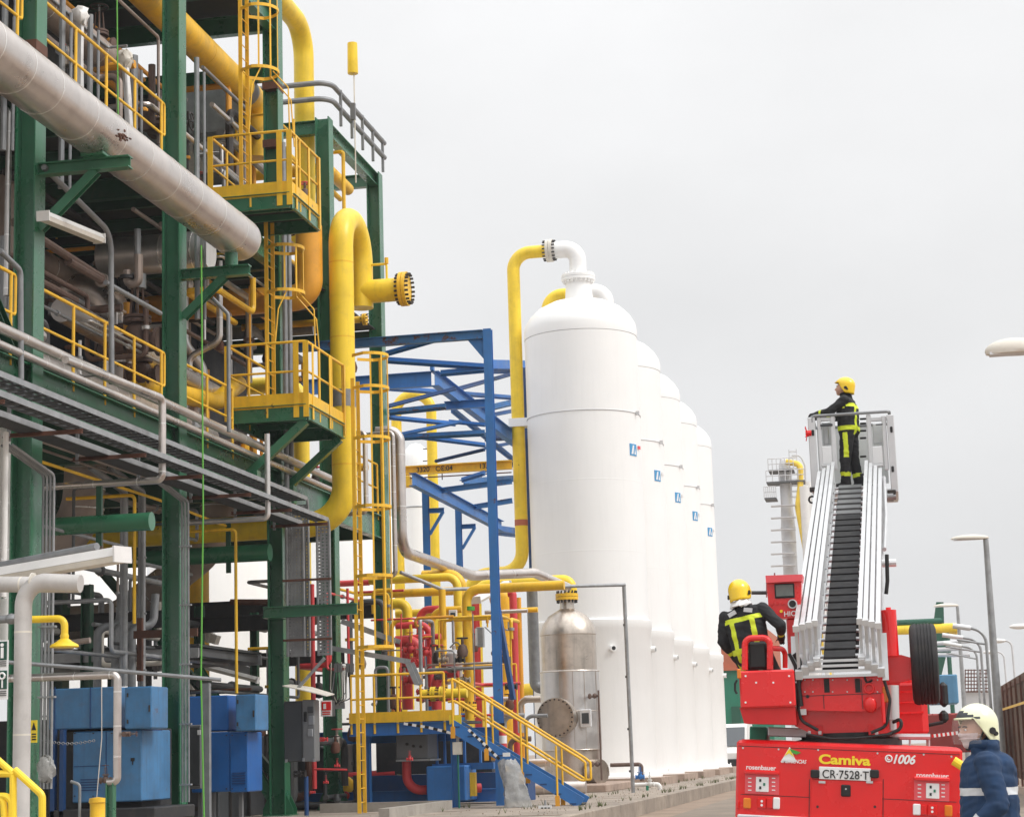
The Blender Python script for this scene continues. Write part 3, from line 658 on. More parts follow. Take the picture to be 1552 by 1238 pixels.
# ================================================================= dim plant inside
def inner_box(label, cat, lo, hi, m, name, ribs=0, ribm=None):
    t = thing(name, label, cat); MB().rbox(lo, hi, .03).build('casing', m, t)
    for k in range(ribs):
        y = lo[1]+(hi[1]-lo[1])*(k+.5)/ribs; MB().box((hi[0], y-.03, lo[2]), (hi[0]+.06, y+.03, hi[2])).build('rib', ribm or m, t)
    MB().box((lo[0]+.1, lo[1]-.04, lo[2]+.2), (hi[0]-.1, lo[1], lo[2]+.3)).build('edge_trim', ribm or m, t)
    return t
inner_box('navy duct box enlarged as a dark backing for the middle bay', 'duct', (-24.5, 40.6, 9.2), (-17.2, 50.9, 12.6), 'navy', 'air_duct', 4)  # duct mass enlarged so that the back of the bay stays dark
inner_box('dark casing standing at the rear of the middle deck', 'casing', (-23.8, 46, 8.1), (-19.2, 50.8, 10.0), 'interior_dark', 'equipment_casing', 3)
inner_box('dark backing box added to darken the top bay', 'casing', (-24.5, 36, 13.2), (-18.2, 45.8, 18.3), 'interior_dark', 'equipment_casing', 5)  # added dark backing, closes off the sky behind the bay
inner_box('grey finned casing on the top deck behind the upper platform', 'casing', (-17.4, 43.5, 16.3), (-14.7, 46, 17.6), 'galv', 'equipment_casing', 3)
def valve(label, p, s=1.0, m='valve_brown', wheel='dark_iron', stem=(0, 0, 1), name='gate_valve', act=False):
    t = thing(name, label, 'valve'); p = V(p); st = V(stem)
    sd_ = V((1, 0, 0)) if abs(st.x) < .5 else V((0, 1, 0))
    MB().lathe([(0, -.22*s), (.14*s, -.2*s), (.22*s, -.05*s), (.24*s, .1*s), (.18*s, .28*s), (.1*s, .34*s)], p, axis=st, seg=18).build('body', m, t)
    for k in (-1, 1): MB().cyl(p+sd_*k*.2*s, p+sd_*k*.36*s, .17*s, 16).cyl(p+sd_*k*.36*s, p+sd_*k*.42*s, .25*s, 18).build('end_flange', m, t)
    MB().cyl(p+st*.34*s, p+st*.40*s, .24*s, 18).cyl(p+st*.42*s, p+st*.47*s, .24*s, 18).build('bonnet_flange', m, t)
    for k in range(4):
        a = k*math.pi/2+.4; o = sd_*math.cos(a)*.12*s+st.cross(sd_)*math.sin(a)*.12*s
        MB().cyl(p+st*.47*s+o, p+st*.95*s+o*.7, .022*s, 6).build('yoke_rod', m, t)
    MB().cyl(p+st*.4*s, p+st*(1.6 if act else 1.2)*s, .028*s, 8).build('stem', 'grey_conduit', t)
    if act: MB().cyl(p+st*.95*s, p+st*1.2*s, .15*s, 14).cyl(p+st*1.2*s, p+st*2.0*s, .06*s, 10).build('actuator', 'grey_conduit', t)
    else:
        w = MB().ring(p+st*1.1*s, st, .22*s, .022*s, 20, 6, start=sd_).build('handwheel', wheel, t)
        for k in range(3):
            a = k*math.pi/3; o = (sd_*math.cos(a)+st.cross(sd_)*math.sin(a))*.22*s
            MB().cyl(p+st*1.1*s-o, p+st*1.1*s+o, .014*s, 6).build('spoke', wheel, w)
    return t
valve('large brown gate valve with a tall grey spindle on the middle deck', P(208, 520, X=-14.3), 1.15, act=True)
valve('brown valve lower down behind the middle deck railing', P(228, 560, X=-14.5)-V((0, .4, .2)), .8, wheel='rust')
valve('dark valve with a handwheel on the top deck', P(228, 190, X=-14.3), .8, stem=(1, 0, 0))
valve('valve with an upright handwheel behind the upper platform', P(355, 262, X=-15.2), .7, 'orange', stem=(0, 0, 1))
valve('brown valve in the rear of the top deck', P(150, 75, X=-14.8), .8)
# wrapped instruments on the top deck
for k, (u, v, lab) in enumerate(((122, 25, 'plastic wrapped instrument on a foil covered stand above the top railing'), (190, 90, 'second plastic wrapped instrument near the green hose'))):
    p = P(u, v, X=-14.0); t = thing('wrapped_instrument', lab, 'instrument')
    mb = MB().ell(p, (.16, .15, .18), 14); mb.v = [q+V((random.uniform(-.035, .035), random.uniform(-.035, .035), random.uniform(-.04, .04))) for q in mb.v]; mb.build('plastic_wrap', 'white' if k == 0 else 'offwhite', t, smooth=60)
    mb = MB().tube([p, (p.x+.05*k, p.y, p.z-.8), (p.x+.1*k, p.y, 13.12)], .07, 8); mb.v = [q+V((random.uniform(-.015, .015), random.uniform(-.015, .015), 0)) for q in mb.v]; mb.build('foil_post', 'stainless_clean', t)
for u, v0, X, lab, h in ((95, -5, -13.75, 'grey upright conduit behind the top railing near the first column', 3.5), (137, 23, -14.1, 'grey upright post behind the top railing', 2.0), (203, 85, -14.2, 'stout grey post behind the top railing near the green hose', 1.9), (298, 88, -13.2, 'grey upright conduit right of the second column', 5.4), (8, 0, -13.9, 'pair of grey posts at the top left corner', 2.6)):
    p = P(u, v0, X=X); tag(MB().cyl((p.x, p.y, p.z-h), p, .055 if 'stout' not in lab else .085, 10).cyl((p.x+.14, p.y+.05, p.z-h), (p.x+.14, p.y+.05, p.z-.3), .03, 8).build('conduit', 'grey_conduit'), lab, 'conduit')
# conduit poles and strip lights
a, b, c = P(66, 318, X=-13.3), P(150, 355, X=-13.3), P(172, 575, X=-13.3)
pipe('grey conduit pole curving over behind the strip light', 'grey_conduit', .05, [(-13.3, a.y, b.z+.55), (-13.3, P(168, 360, X=-13.3).y, b.z+.15), (-13.3, P(170, 400, X=-13.3).y, c.z-.1)], bend=.4, name='conduit', cat='conduit')
a, b, c = P(160, 428, X=-13.35), P(243, 475, X=-13.35), 0
pipe('grey conduit sloping above the middle railing', 'grey_conduit', .045, [a, b], name='conduit', cat='conduit')
pipe('grey conduit bending down by the left railing', 'grey_conduit', .045, [P(0, 380, X=-13.1), P(31, 410, X=-13.1), P(32, 575, X=-13.1)], bend=.12, name='conduit', cat='conduit')
a = P(346, 476, X=-12.6); pipe('grey conduit arching down beside the lower platform', 'grey_conduit', .04, [P(322, 452, X=-12.9), a, (a.x, a.y, P(348, 655, X=-12.6).z)], bend=.14, name='conduit', cat='conduit')
def strip_light(label, a, b, w=.2, under='offwhite'):
    t = thing('strip_light', label, 'lamp'); a, b = V(a), V(b)
    MB().extr([(-w/2, .0), (w/2, .0), (w*.3, w*.42), (-w*.3, w*.42)], a, b).build('housing', 'white', t)
    MB().extr([(-w*.4, -.07), (w*.4, -.07), (w*.5, -.004), (-w*.5, -.004)], a, b).build('diffuser', under, t)
    d = (b-a).normalized(); MB().extr([(-w/2-.01, -.08), (w/2+.01, -.08), (w/2+.01, w*.44), (-w/2-.01, w*.44)], b, b+d*.03).build('end_cap', 'white', t)
    MB().extr([(-w/2-.01, -.08), (w/2+.01, -.08), (w/2+.01, w*.44), (-w/2-.01, w*.44)], a-d*.03, a).build('end_cap', 'white', t)
    return t
strip_light('small strip light hanging beside the first column under the silver pipe', P(66, 328, X=-13.1), P(150, 362, X=-13.1), .2)
p, q = P(0, 868, Y=24), P(184, 843, Y=23); strip_light('large white strip light reaching in from the left edge', (p.x-1.0, p.y+.3, p.z-.12), q, .28)
q1, q2 = P(0, 857, Y=24.3), P(147, 828, Y=23.6)
pipe('rusty grey pole clamped above the large strip light', 'grey_conduit', .05, [q1-(q2-q1)*.4, q2], name='lamp_pole', cat='pole')
q1, q2 = P(285, 1003, Y=44), P(390, 1030, Y=44); strip_light('strip light slanting above the right blue cabinet', q1, q2, .16)
# green hoses hanging over the structure
pipe('bright green hose hanging across the top of the big silver pipe', 'hose_green', .013, [P(177, -30, X=-13.0), P(179, 180, X=-13.0)], name='hose', cat='hose', seg=8)
a = P(305, 372, X=-12.2); pipe('bright green hose hanging from the bracket to the ground', 'hose_green', .016, [a, (a.x+.02, a.y, 6), (a.x-.03, a.y, 3), (a.x+.02, a.y, PAD+.15)], name='hose', cat='hose', seg=8, bend=0)
# thin yellow gas lines
a, b = P(82, 706, X=-14.3), P(240, 757, X=-14.3)
pipe('thin yellow line sloping under the cable trays', 'yellow', .03, [(-14.3, a.y-1, a.z), (-14.3, b.y, a.z), (-14.3, b.y+4, a.z-.1)], seg=8)
for u, v0, v1, X, lab in ((204, 750, 945, -14.3, 'thin yellow drop line left of the second column'), (357, 802, 1050, -13.8, 'thin yellow drop line above the right blue cabinet')):
    p = P(u, v0, X=X); pipe(lab, 'yellow', .035, [(p.x-1.4, p.y, p.z), (p.x, p.y, p.z), (p.x, p.y, P(u, v1, X=X).z)], seg=8, bend=.1)
# bundles of grey conduit beside the columns
for u, v0, v1, X, n, lab in ((66, 720, 1195, -13.3, 4, 'bundle of grey conduits strapped to the first column'), (276, 760, 1215, -13.15, 3, 'bundle of grey conduits strapped to the second column'), (186, 745, 1040, -14.6, 2, 'wide grey conduits left of the second column'), (213, 745, 1040, -14.6, 2, 'dark conduits close to the second column')):
    t = thing('conduit_bundle', lab, 'conduit'); p = P(u, v0, X=X); z1 = P(u, v1, X=X).z
    for k in range(n): MB().tube([(p.x+k*.06-.25, p.y-1.0, p.z+.35), (p.x+k*.06, p.y, p.z), (p.x+k*.06, p.y, z1)], .022 if n > 2 else .05, 8, bend=.1).build('conduit', 'grey_conduit' if k % 2 == 0 else 'galv', t)
    zz = z1+.3
    while zz < p.z-.3: MB().box((p.x-.05, p.y-.035, zz), (p.x+n*.06, p.y+.035, zz+.03)).build('strap', 'galv', t); zz += 1.1
# vertical light pipes beside the third column
for k in range(2):
    p = P(430+k*7, 300, X=-13.2); pipe(('left', 'right')[k]+' of two slim grey pipes standing beside the third column', 'grey_conduit', .06, [(p.x, p.y, 5.0), (p.x, p.y, 15.5)], seg=10)
for u, v0, v1, X, lab in ((553, 655, 775, -12.2, 'thin silver pipe inside the tall ladder cage'), (595, 655, 870, -12.0, 'slim silver pipe right of the fifth column')):
    p = P(u, v0, X=X); pipe(lab, 'cladding', .06, [(p.x-1.2, p.y+.3, p.z), (p.x, p.y, p.z), (p.x, p.y, P(u, v1, X=X).z), (p.x-1, p.y+.3, P(u, v1, X=X).z)], bend=.12, bands=.6)

# insulated line swooping from the structure to the tanks
pts = [P(570, 655, Y=50), P(605, 660, Y=50), P(609, 835, Y=50), P(715, 872, Y=57), P(810, 868, Y=60), P(860, 890, Y=62)]
pts[1].z = pts[0].z; pts[2].x = pts[1].x; pts[2].y = pts[1].y
pipe('silver insulated pipe dropping beside the structure and running to the tanks', 'cladding', .15, pts, bend=.6, bands=1.3, name='insulated_pipe', seg=20)

# ================================================================= small bore pipework filling the bays
def bundle(label, lo, hi, n, mats, rr=(.025, .09), valves=2, seed=1, name='pipe_cluster'):
    rnd = random.Random(seed); t = thing(name, label, 'pipework'); lo, hi = V(lo), V(hi)
    for k in range(n):
        p = V([rnd.uniform(lo[i], hi[i]) for i in range(3)]); pts = [p.copy()]; ax = rnd.choice((1, 2, 2)); r = rnd.uniform(*rr)
        for s in range(rnd.randint(2, 4)):
            p = p.copy(); p[ax] = min(hi[ax], max(lo[ax], p[ax]+rnd.choice((-1, 1))*rnd.uniform(.25, .8)*(hi[ax]-lo[ax]))); 
            if (p-pts[-1]).length > .15: pts.append(p)
            ax = rnd.choice([a for a in (0, 1, 2) if a != ax])
        if len(pts) < 2: continue
        pr = MB().tube(pts, r, 10, bend=2.5*r).build('pipe_run', rnd.choice(mats), t)
        if rnd.random() < .6:
            a, b = pts[0], pts[1]; d = (b-a).normalized(); c = a.lerp(b, .5); MB().cyl(c-d*.035, c+d*.035, r*1.7, 12).build('flange', rnd.choice(mats), pr)
    for k in range(valves):
        c = V([rnd.uniform(lo[i], hi[i]) for i in range(3)]); s = rnd.uniform(.1, .17); m = rnd.choice(['valve_brown', 'rust', 'dark_iron', 'stainless'])
        vb = MB().lathe([(0, -s), (s*.8, -s*.8), (s, 0), (s*.7, s), (s*.25, s*1.3), (s*.25, s*2.4), (0, s*2.4)], c, seg=12).build('valve', m, t); MB().ring(c+V((0, 0, s*2.3)), (0, 0, 1), s*.9, s*.13, 16, 6).cyl(c+V((-s*.9, 0, s*2.3)), c+V((s*.9, 0, s*2.3)), s*.08, 6).build('handwheel', rnd.choice(['rust', 'dark_iron', 'red_pipe']), vb)
    return t
SB = ['cladding', 'cladding_worn', 'galv', 'grey_conduit', 'stainless_clean', 'valve_brown']
bundle('tangle of small pipes on the top deck between the first two columns', (-15.4, 29.8, 13.2), (-13.9, 41.5, 16.2), 16, SB+['orange'], seed=3, valves=5)
bundle('tangle of small pipes on the middle deck between the first two columns', (-15.8, 30.0, 8.2), (-13.9, 38.5, 10.6), 16, SB+['orange'], seed=4, valves=5)
bundle('dim hangers and lines under the ceiling of the middle bay', (-20, 33.0, 10.8), (-14.2, 48, 12.5), 14, ['cladding_worn', 'galv_dark', 'interior_dark', 'orange'], seed=5, valves=1)
bundle('small pipes around the second column above the lower platform', (-15.2, 36.3, 8.3), (-13.75, 43, 12.2), 15, SB+['yellow', 'orange'], seed=6, valves=4)
bundle('yellow and silver lines between the third and fifth columns', (-15.8, 43.2, 8.3), (-13.7, 50.8, 12.3), 14, ['yellow', 'orange', 'cladding', 'yellow_bright', 'grey_conduit'], (.04, .14), seed=8, valves=3)
bundle('lines and brackets high between the third and fourth columns', (-15.4, 40.8, 13.3), (-13.8, 46, 17.0), 10, ['yellow', 'orange', 'galv', 'dark_iron'], (.03, .10), seed=9, valves=4)
bundle('thin conduits dropping below the cable trays on the left', (-16.6, 30.2, 3.6), (-13.9, 40.8, 7.0), 14, ['grey_conduit', 'galv', 'cladding_worn', 'galv_dark'], (.02, .06), seed=10, valves=1)
bundle('grey conduits and supports above the blue enclosures', (-17.4, 35.0, 2.9), (-14.0, 45.5, 5.2), 16, ['grey_conduit', 'galv', 'galv_dark', 'rust', 'offwhite'], (.03, .08), seed=11, valves=1)
bundle('dark pipework at ground level under the deck', (-17.6, 36.0, .5), (-14.0, 46.0, 2.6), 14, ['dark_iron', 'galv_dark', 'grey_dark', 'interior_dark', 'rust'], (.04, .12), seed=12, valves=4)
bundle('pipework between the fourth and fifth columns above the skid level', (-15.4, 45.5, 2.4), (-12.9, 50.6, 5.8), 13, ['galv', 'grey_conduit', 'yellow', 'red_pipe', 'galv_dark'], (.03, .09), seed=13, valves=3)
bundle('dark pump pipework below the skid level', (-15.2, 44.4, .5), (-12.9, 50.6, 2.1), 10, ['dark_iron', 'galv_dark', 'red_pipe', 'grey_dark'], (.04, .11), seed=14, valves=4)
bundle('tubing and small fittings among the red and yellow skid pipes', (-12.9, 47.6, 2.5), (-9.7, 50.4, 4.9), 22, ['red_pipe', 'yellow', 'stainless', 'galv', 'orange', 'valve_brown'], (.015, .05), seed=15, valves=9)
# ================================================================= lower left: cabinets, shower, near pipes
t = pipe('thick off-white pipe post standing in the left foreground', 'pale_pipe', .105, [P(122, 884, Y=22.5), P(36, 880, Y=22.5), (P(36, 880, Y=22.5).x, 22.5, 0)], bend=.28, bands=1.25, name='insulated_pipe', seg=26, bandm='offwhite')
p = P(36, 884, Y=22.5)
pipe('off-white pipe leading in from the left edge behind the post', 'pale_pipe', .1, [P(-40, 885, Y=23.0), P(122, 886, Y=23.0)], bands=1.3, name='insulated_pipe', seg=20, bandm='offwhite')
# safety shower
t = thing('safety_shower', 'yellow emergency shower head on a bent arm', 'shower')
a = P(98, 937, Y=22.9); b = P(96, 960, Y=22.9)
MB().tube([P(30, 939, Y=22.9), (a.x, 22.9, a.z), (a.x, 22.9, b.z)], .045, 12, bend=.12).build('shower_arm', 'yellow_bright', t)
MB().lathe([(0, .0), (.045, .0), (.055, -.03), (.05, -.06), (.10, -.10), (.165, -.135), (.18, -.16), (.17, -.17), (.0, -.168)], (a.x, 22.9, b.z), seg=24).build('shower_head', 'yellow_bright', t)
p = P(20, 938, Y=23.0); MB().cyl((p.x-.6, 22.95, p.z), (p.x+.1, 22.95, p.z), .05, 12).ell((p.x, 22.95, p.z), (.08, .08, .07), 12).build('supply_elbow', 'grey_conduit', t)
# safety sign and warning sign
def signpx(label, u0, v0, u1, v1, Y, m, name='sign', rim=None):
    t = thing(name, label, 'sign'); pxbox(MB(), u0, v0, u1, v1, Y, .012).build('panel', m, t); return t
t = signpx('green and white emergency shower pictogram sign at the left edge', -14, 970, 12, 1060, 22.2, 'print_white')
pxbox(MB(), -12, 972, 10, 1000, 22.19, .012).build('pictogram_field', 'print_sign', t); pxbox(MB(), -12, 1016, 10, 1044, 22.19, .012).build('pictogram_field', 'print_sign', t)
for v in (1006, 1051):
    for k in range(3): pxbox(MB(), -8, v-4+k*3, 9, v-3+k*3, 22.188, .01).build('lettering', 'print_black', t)
p = P(3, 977, Y=22.18); MB().cyl((p.x, 22.18, p.z), (p.x, 22.186, p.z), .022, 12).build('pictogram', 'print_white', t); pxbox(MB(), 1, 981, 5, 997, 22.18, .008).build('pictogram', 'print_white', t)
p = P(3, 1024, Y=22.18); MB().ring((p.x, 22.18, p.z), (0, 1, 0), .035, .012, 16, 6).build('pictogram', 'print_white', t); pxbox(MB(), 2, 1030, 4, 1042, 22.18, .008).build('pictogram', 'print_white', t)
t = signpx('small yellow warning sign with black triangle on the first column', 46, 1091, 56, 1125, 28.6, 'print_yellow')
a, b, c = P(47.5, 1106, Y=28.59), P(54.5, 1106, Y=28.59), P(51, 1094, Y=28.59)
MB().add([a, b, c, a+V((0, .005, 0)), b+V((0, .005, 0)), c+V((0, .005, 0))], [(0, 1, 2), (5, 4, 3)]).build('triangle', 'print_black', t, smooth=0)
for k in range(3): pxbox(MB(), 48, 1111+k*4, 54.5, 1113+k*4, 28.59, .005).build('lettering', 'print_black', t)
# low yellow pipe rail
t = thing('guard_rail', 'bent yellow pipe guard rail in the lower left corner', 'guard rail')
for pts in ([(-30, 1128), (20, 1172), (20, 1260)], [(22, 1166), (64, 1204), (64, 1262)], [(-30, 1172), (22, 1172)], [(-20, 1206), (18, 1206), (18, 1262)], [(-20, 1206), (5, 1208), (8, 1260)]):
    MB().tube([P(u, v, Y=20.5) for u, v in pts], .04, 10, bend=.1).build('rail', 'yellow_bright', t)
# silver process line in front of the blue cabinets
p0, p1, p2, p3 = P(-10, 1018, Y=28), P(112, 1020, Y=28), P(183, 1022, Y=28), P(178, 1184, Y=28)
pipe('silver insulated line bending down in front of the left blue cabinet', 'cladding', .06, [(p0.x-2, 28, p2.z+.02), (p2.x-.05, 28, p2.z), (p2.x-.05, 28, p3.z), (p2.x-.2, 28, p3.z)], bend=.09, bands=.5, name='insulated_pipe')
pipe('thin grey conduit crossing in front of the first two columns', 'grey_conduit', .03, [P(10, 1003, Y=27.5), P(130, 1012, Y=28), P(335, 1030, Y=28.4)], bend=0, name='conduit', cat='conduit', seg=8)
t = thing('pipe_stand', 'green stub post under the silver line', 'post'); p = P(168, 1186, Y=28)
MB().ibeam((p.x, 28, PAD), (p.x, 28, p.z), .12, .12, up=(1, 0, 0)).build('post', 'green', t); MB().box((p.x-.12, 27.9, PAD), (p.x+.12, 28.1, PAD+.02)).build('foot', 'green', t)
valve('small brass valve on the silver line above the ground', P(190, 1112, Y=28), .16, 'valve_brown', 'rust', stem=(1, 0, 0))
valve('rusty valve at the foot of the silver line', P(160, 1182, Y=28), .2, 'valve_brown', 'rust', stem=(0, 0, 1))
# blue cabinets
def cab(label, rects, Y, dy, m='blue_box', cat='cabinet', name='machine_enclosure', extras=()):
    t = thing(name, label, cat)
    for (nm, u0, v0, u1, v1, oy, d, mm) in rects: pxbox(MB(), u0, v0, u1, v1, Y+oy, d, .02).build(nm, mm or m, t)
    return t
t = cab('weathered blue machine enclosure between the first two columns', [('upper_cabinet', 72, 1042, 176, 1104, .25, 1.6, None), ('side_cabinet', 189, 1040, 230, 1104, 0, .8, None), ('lower_cabinet', 110, 1107, 215, 1215, .3, 1.4, None), ('dark_interior', 73, 1105, 215, 1232, .8, 1.5, 'interior_dark'), ('motor_base', 74, 1225, 235, 1245, .1, 2, 'interior_dark')], 33.2, 1)
for u in (82, 136): pxbox(MB(), u, 1041, u+1.5, 1104, 33.44, .02).build('panel_seam', 'blue_deep', t)
p = P(198, 1148, Y=33.49); MB().box((p.x, 33.485, p.z-.06), (p.x+.07, 33.5, p.z)).box((p.x+.03, 33.485, p.z-.12), (p.x+.045, 33.5, p.z-.06)).build('stencil_mark', 'print_black', t)
for u in (76, 90): pxbox(MB(), u, 1105, u+6, 1240, 33.3, .12).build('frame_leg', 'blue_deep', t)
pxbox(MB(), 213, 1105, 218, 1190, 33.6, .9).build('side_panel', 'blue_deep', t)
def trim(t, rects, Y, m): 
    for (nm, u0, v0, u1, v1) in rects: pxbox(MB(), u0, v0, u1, v1, Y, .03).build(nm, m, t)
trim(t, [('hinge', 192, 1050, 194, 1056), ('hinge', 192, 1090, 194, 1096), ('handle', 225, 1068, 227, 1078)], 33.18, 'dark_iron')
trim(t, [('bolt', u, v, u+1.6, v+1.6) for u in (112, 140, 168) for v in (1110, 1205)]+[('bolt', u, 1045, u+1.6, 1046.6) for u in (78, 100, 120, 150, 170)], 33.47, 'dark_iron')
trim(t, [('vent_slot', 122, 1180+k*4, 150, 1181.6+k*4) for k in range(5)], 33.485, 'blue_deep')
trim(t, [('door_seam', 160, 1108, 161, 1213), ('door_seam', 112, 1160, 160, 1161)], 33.488, 'blue_deep')
t = cab('deep blue machine enclosure between the second and third columns', [('upper_cabinet', 238, 1055, 346, 1108, .25, 1.4, 'blue_deep'), ('side_cabinet', 357, 1052, 388, 1107, 0, .8, None), ('lower_cabinet', 290, 1109, 348, 1200, .2, 1.2, None), ('door', 348, 1109, 376, 1200, .18, .9, None)], 38.2, 1)
m2 = mat('blue_vivid', (.018, .13, .42), .4, var=.12, streak=.25, dirt=.1)
for c in t.children:
    if c.name.split('.')[0] != 'side_cabinet': c.data.materials[0] = m2
trim(t, [('hinge', 359, 1060, 361, 1066), ('hinge', 359, 1094, 361, 1100), ('handle', 383, 1076, 385, 1086)], 38.18, 'dark_iron')
trim(t, [('bolt', u, v, u+1.6, v+1.6) for u in (294, 318, 342, 351, 371) for v in (1113, 1194)], 38.36, 'dark_iron')
trim(t, [('vent_slot', 352, 1170+k*4, 372, 1171.6+k*4) for k in range(5)], 38.36, 'blue_deep')
for u in (300, 320, 362): pxbox(MB(), u, 1200, u+5, 1245, 38.6, .1).build('leg', 'grey_box', t)
t = cab('grey upright control panel beside the green hose', [('casing', 284, 1098, 305, 1195, 0, .35, 'grey_box'), ('door', 286, 1101, 303, 1190, -.02, .03, 'grey_dark'), ('label_plate', 299, 1106, 304, 1113, -.03, .01, 'print_white')], 36.8, 1, name='control_panel', cat='control panel')
tag(pxbox(MB(), 306, 1035, 317, 1245, 36.4, .12).build('steel_post', 'grey_conduit'), 'grey square post standing right of the green hose', 'post')
t = cab('dark grey electrical cabinet with instruments fixed to the third column', [('casing', 430, 1062, 458, 1154, 0, .35, 'grey_dark'), ('door', 458, 1060, 477, 1154, -.02, .37, 'grey_box'), ('gauge', 460, 1078, 465, 1093, -.05, .04, 'black'), ('display', 466, 1070, 475, 1080, -.04, .03, 'grey_dark'), ('display', 467, 1084, 476, 1098, -.04, .03, 'galv'), ('display', 466, 1104, 474, 1116, -.04, .03, 'galv')], 41.2, 1, name='electrical_cabinet')
for u, v in ((432, 1150), (458, 1148), (474, 1149)): pxbox(MB(), u, v, u+3, v+5, 41.15, .04).build('bolt', 'galv', t)
a, b, c = P(428, 1040, Y=41.0), P(462, 1047, Y=40.9), P(495, 1055, Y=41.0)
tag(MB().add([a, b, c, c+V((0, .6, .05)), b+V((0, .6, .08)), a+V((0, .6, .05)), a+V((0, 0, .02)), b+V((0, 0, .02)), c+V((0, 0, .02)), c+V((0, .6, .07)), b+V((0, .6, .1)), a+V((0, .6, .07))], [(0, 1, 4, 5), (1, 2, 3, 4), (11, 10, 7, 6), (10, 9, 8, 7), (0, 6, 7, 1), (1, 7, 8, 2), (2, 8, 9, 3), (3, 9, 10, 4), (4, 10, 11, 5), (5, 11, 6, 0)]).build('rain_canopy', 'offwhite'), 'sagging sheet metal rain canopy above the electrical cabinet', 'canopy')
a, b = P(452, 1042, Y=41.2), P(492, 997, Y=41.2); tag(MB().bar(a, b, .06, .06).build('strut', 'galv'), 'slanted galvanised strut above the rain canopy', 'strut')
t = signpx('red fire point sign on the fourth column', 486, 1061, 503, 1085, 41.9, 'print_white'); pxbox(MB(), 487.5, 1063, 501.5, 1076, 41.89, .01).build('red_field', 'lens_red', t); pxbox(MB(), 490, 1066, 494, 1074, 41.885, .01).build('pictogram', 'print_white', t)
for k in range(2): pxbox(MB(), 488.5, 1078+k*3, 500.5, 1079.5+k*3, 41.89, .01).build('lettering', 'lens_red', t)
pxbox(MB(), 486, 1061, 503, 1085, 41.915, .25).build('mounting', 'grey_dark', t)
# cable bundle with boxes
t = thing('cable_bundle', 'tangle of pale cables hanging from junction boxes beside the ladder', 'cables')
for k in range(14):
    u0 = 500+k*2.2; a = P(u0, 1005+random.uniform(-3, 6), Y=42.8); b = P(u0+random.uniform(-6, 4), 1050+random.uniform(-6, 12), Y=42.7); c = P(507+random.uniform(-4, 8), 1068, Y=42.75)
    MB().tube([a, b, c], .012, 6, bend=.05).build('cable', random.choice(['grey_conduit', 'offwhite', 'dark_iron']), t)
for u in (506, 512, 524, 530): pxbox(MB(), u, 1005, u+5, 1018, 42.6, .1).build('junction_box', 'grey_box', t)
pxbox(MB(), 494, 1064, 522, 1074, 42.8, .05).build('gland_plate', 'galv', t)
# red sprinkler line with valves
a = P(473, 905, Y=43.2)
pipe('thin red fire main standing behind the electrical cabinet', 'red_pipe', .055, [(a.x, 43.2, a.z+.3), (a.x, 43.2, P(474, 1195, Y=43.2).z)], seg=12, bands=0)
pipe('thin red cross line between the columns', 'red_pipe', .022, [P(476, 1165, Y=42.6), P(526, 1166, Y=42.6)], seg=8)
pipe('thin red line up the outside of the fifth column', 'red_pipe', .018, [P(608, 930, Y=46), P(606, 1150, Y=46)], seg=8)
for u, v, s, lab in ((491, 1120, .2, 'red valve on the fire main at cabinet height'), (511, 1160, .14, 'red valve on the thin cross line'), (494, 1185, .13, 'red drain valve hanging below the cross line'), (474, 1200, .13, 'red drain valve at the foot of the fire main'), (621, 1150, .16, 'red valve under the grey duct beside the fifth column')):
    valve(lab, P(u, v, Y=42.5), s, 'red_pipe', 'red_pipe', stem=(0, 0, 1) if 'cross' in lab or 'duct' in lab else (0, -1, 0))
p = P(464, 1176, Y=41.6); pipe('grey blue hose standing below the black handwheel', 'blue_deep', .05, [(p.x, 41.6, p.z), (p.x, 41.6, PAD)], seg=12, name='hose', cat='hose')
valve('black handwheel valve below the electrical cabinet', P(455, 1172, Y=41.5), .3, 'dark_iron', 'black', stem=(0, -1, 0))
# pump with yellow motor, bag on the first column
t = thing('dosing_pump', 'small orange yellow pump at the foot of the left blue enclosure', 'pump')
p = P(148, 1222, Y=29.5); MB().lathe([(0, 0), (.13, 0), (.14, .04), (.12, .08), (.12, .3), (.14, .32), (.13, .38), (0, .4)], (p.x, 29.5, p.z-.25), seg=20).build('motor', 'yellow', t)
MB().rbox((p.x-.4, 29.2, PAD), (p.x+.35, 29.9, p.z-.25), .03).build('base', 'offwhite', t); MB().tube([(p.x-.3, 29.5, p.z-.2), (p.x-.3, 29.5, p.z+.35), (p.x-.45, 29.5, p.z+.4)], .025, 8).build('feed_pipe', 'grey_conduit', t)
p = P(70, 1165, Y=29.0); mb = MB().ell(p, (.15, .1, .2), 16); mb.v = [q+V((random.uniform(-.03, .03), random.uniform(-.03, .03), random.uniform(-.03, .03))) for q in mb.v]
tag(mb.build('plastic_bag', 'plastic_film', smooth=60), 'crumpled clear plastic bag tied to the first column', 'bag')
t = thing('chain', 'slack chain across the front of the left blue enclosure', 'chain'); a, b = P(66, 1122, Y=32.5), P(142, 1122, Y=32.5)
for k in range(24):
    q = a.lerp(b, k/23); q.z -= .05*math.sin(math.pi*k/23); MB().ring(q, (0, 1, 0) if k % 2 else (0, 0, 1), .022, .006, 10, 5).build('link', 'galv', t)
a, b = P(154, 1022, Y=32.4), P(146, 1215, Y=32.4); tag(MB().tube([a, a.lerp(b, .5)+V((.05, 0, 0)), b], .008, 5, bend=0).build('cord', 'offwhite'), 'thin cord hanging in front of the left blue enclosure', 'cord')
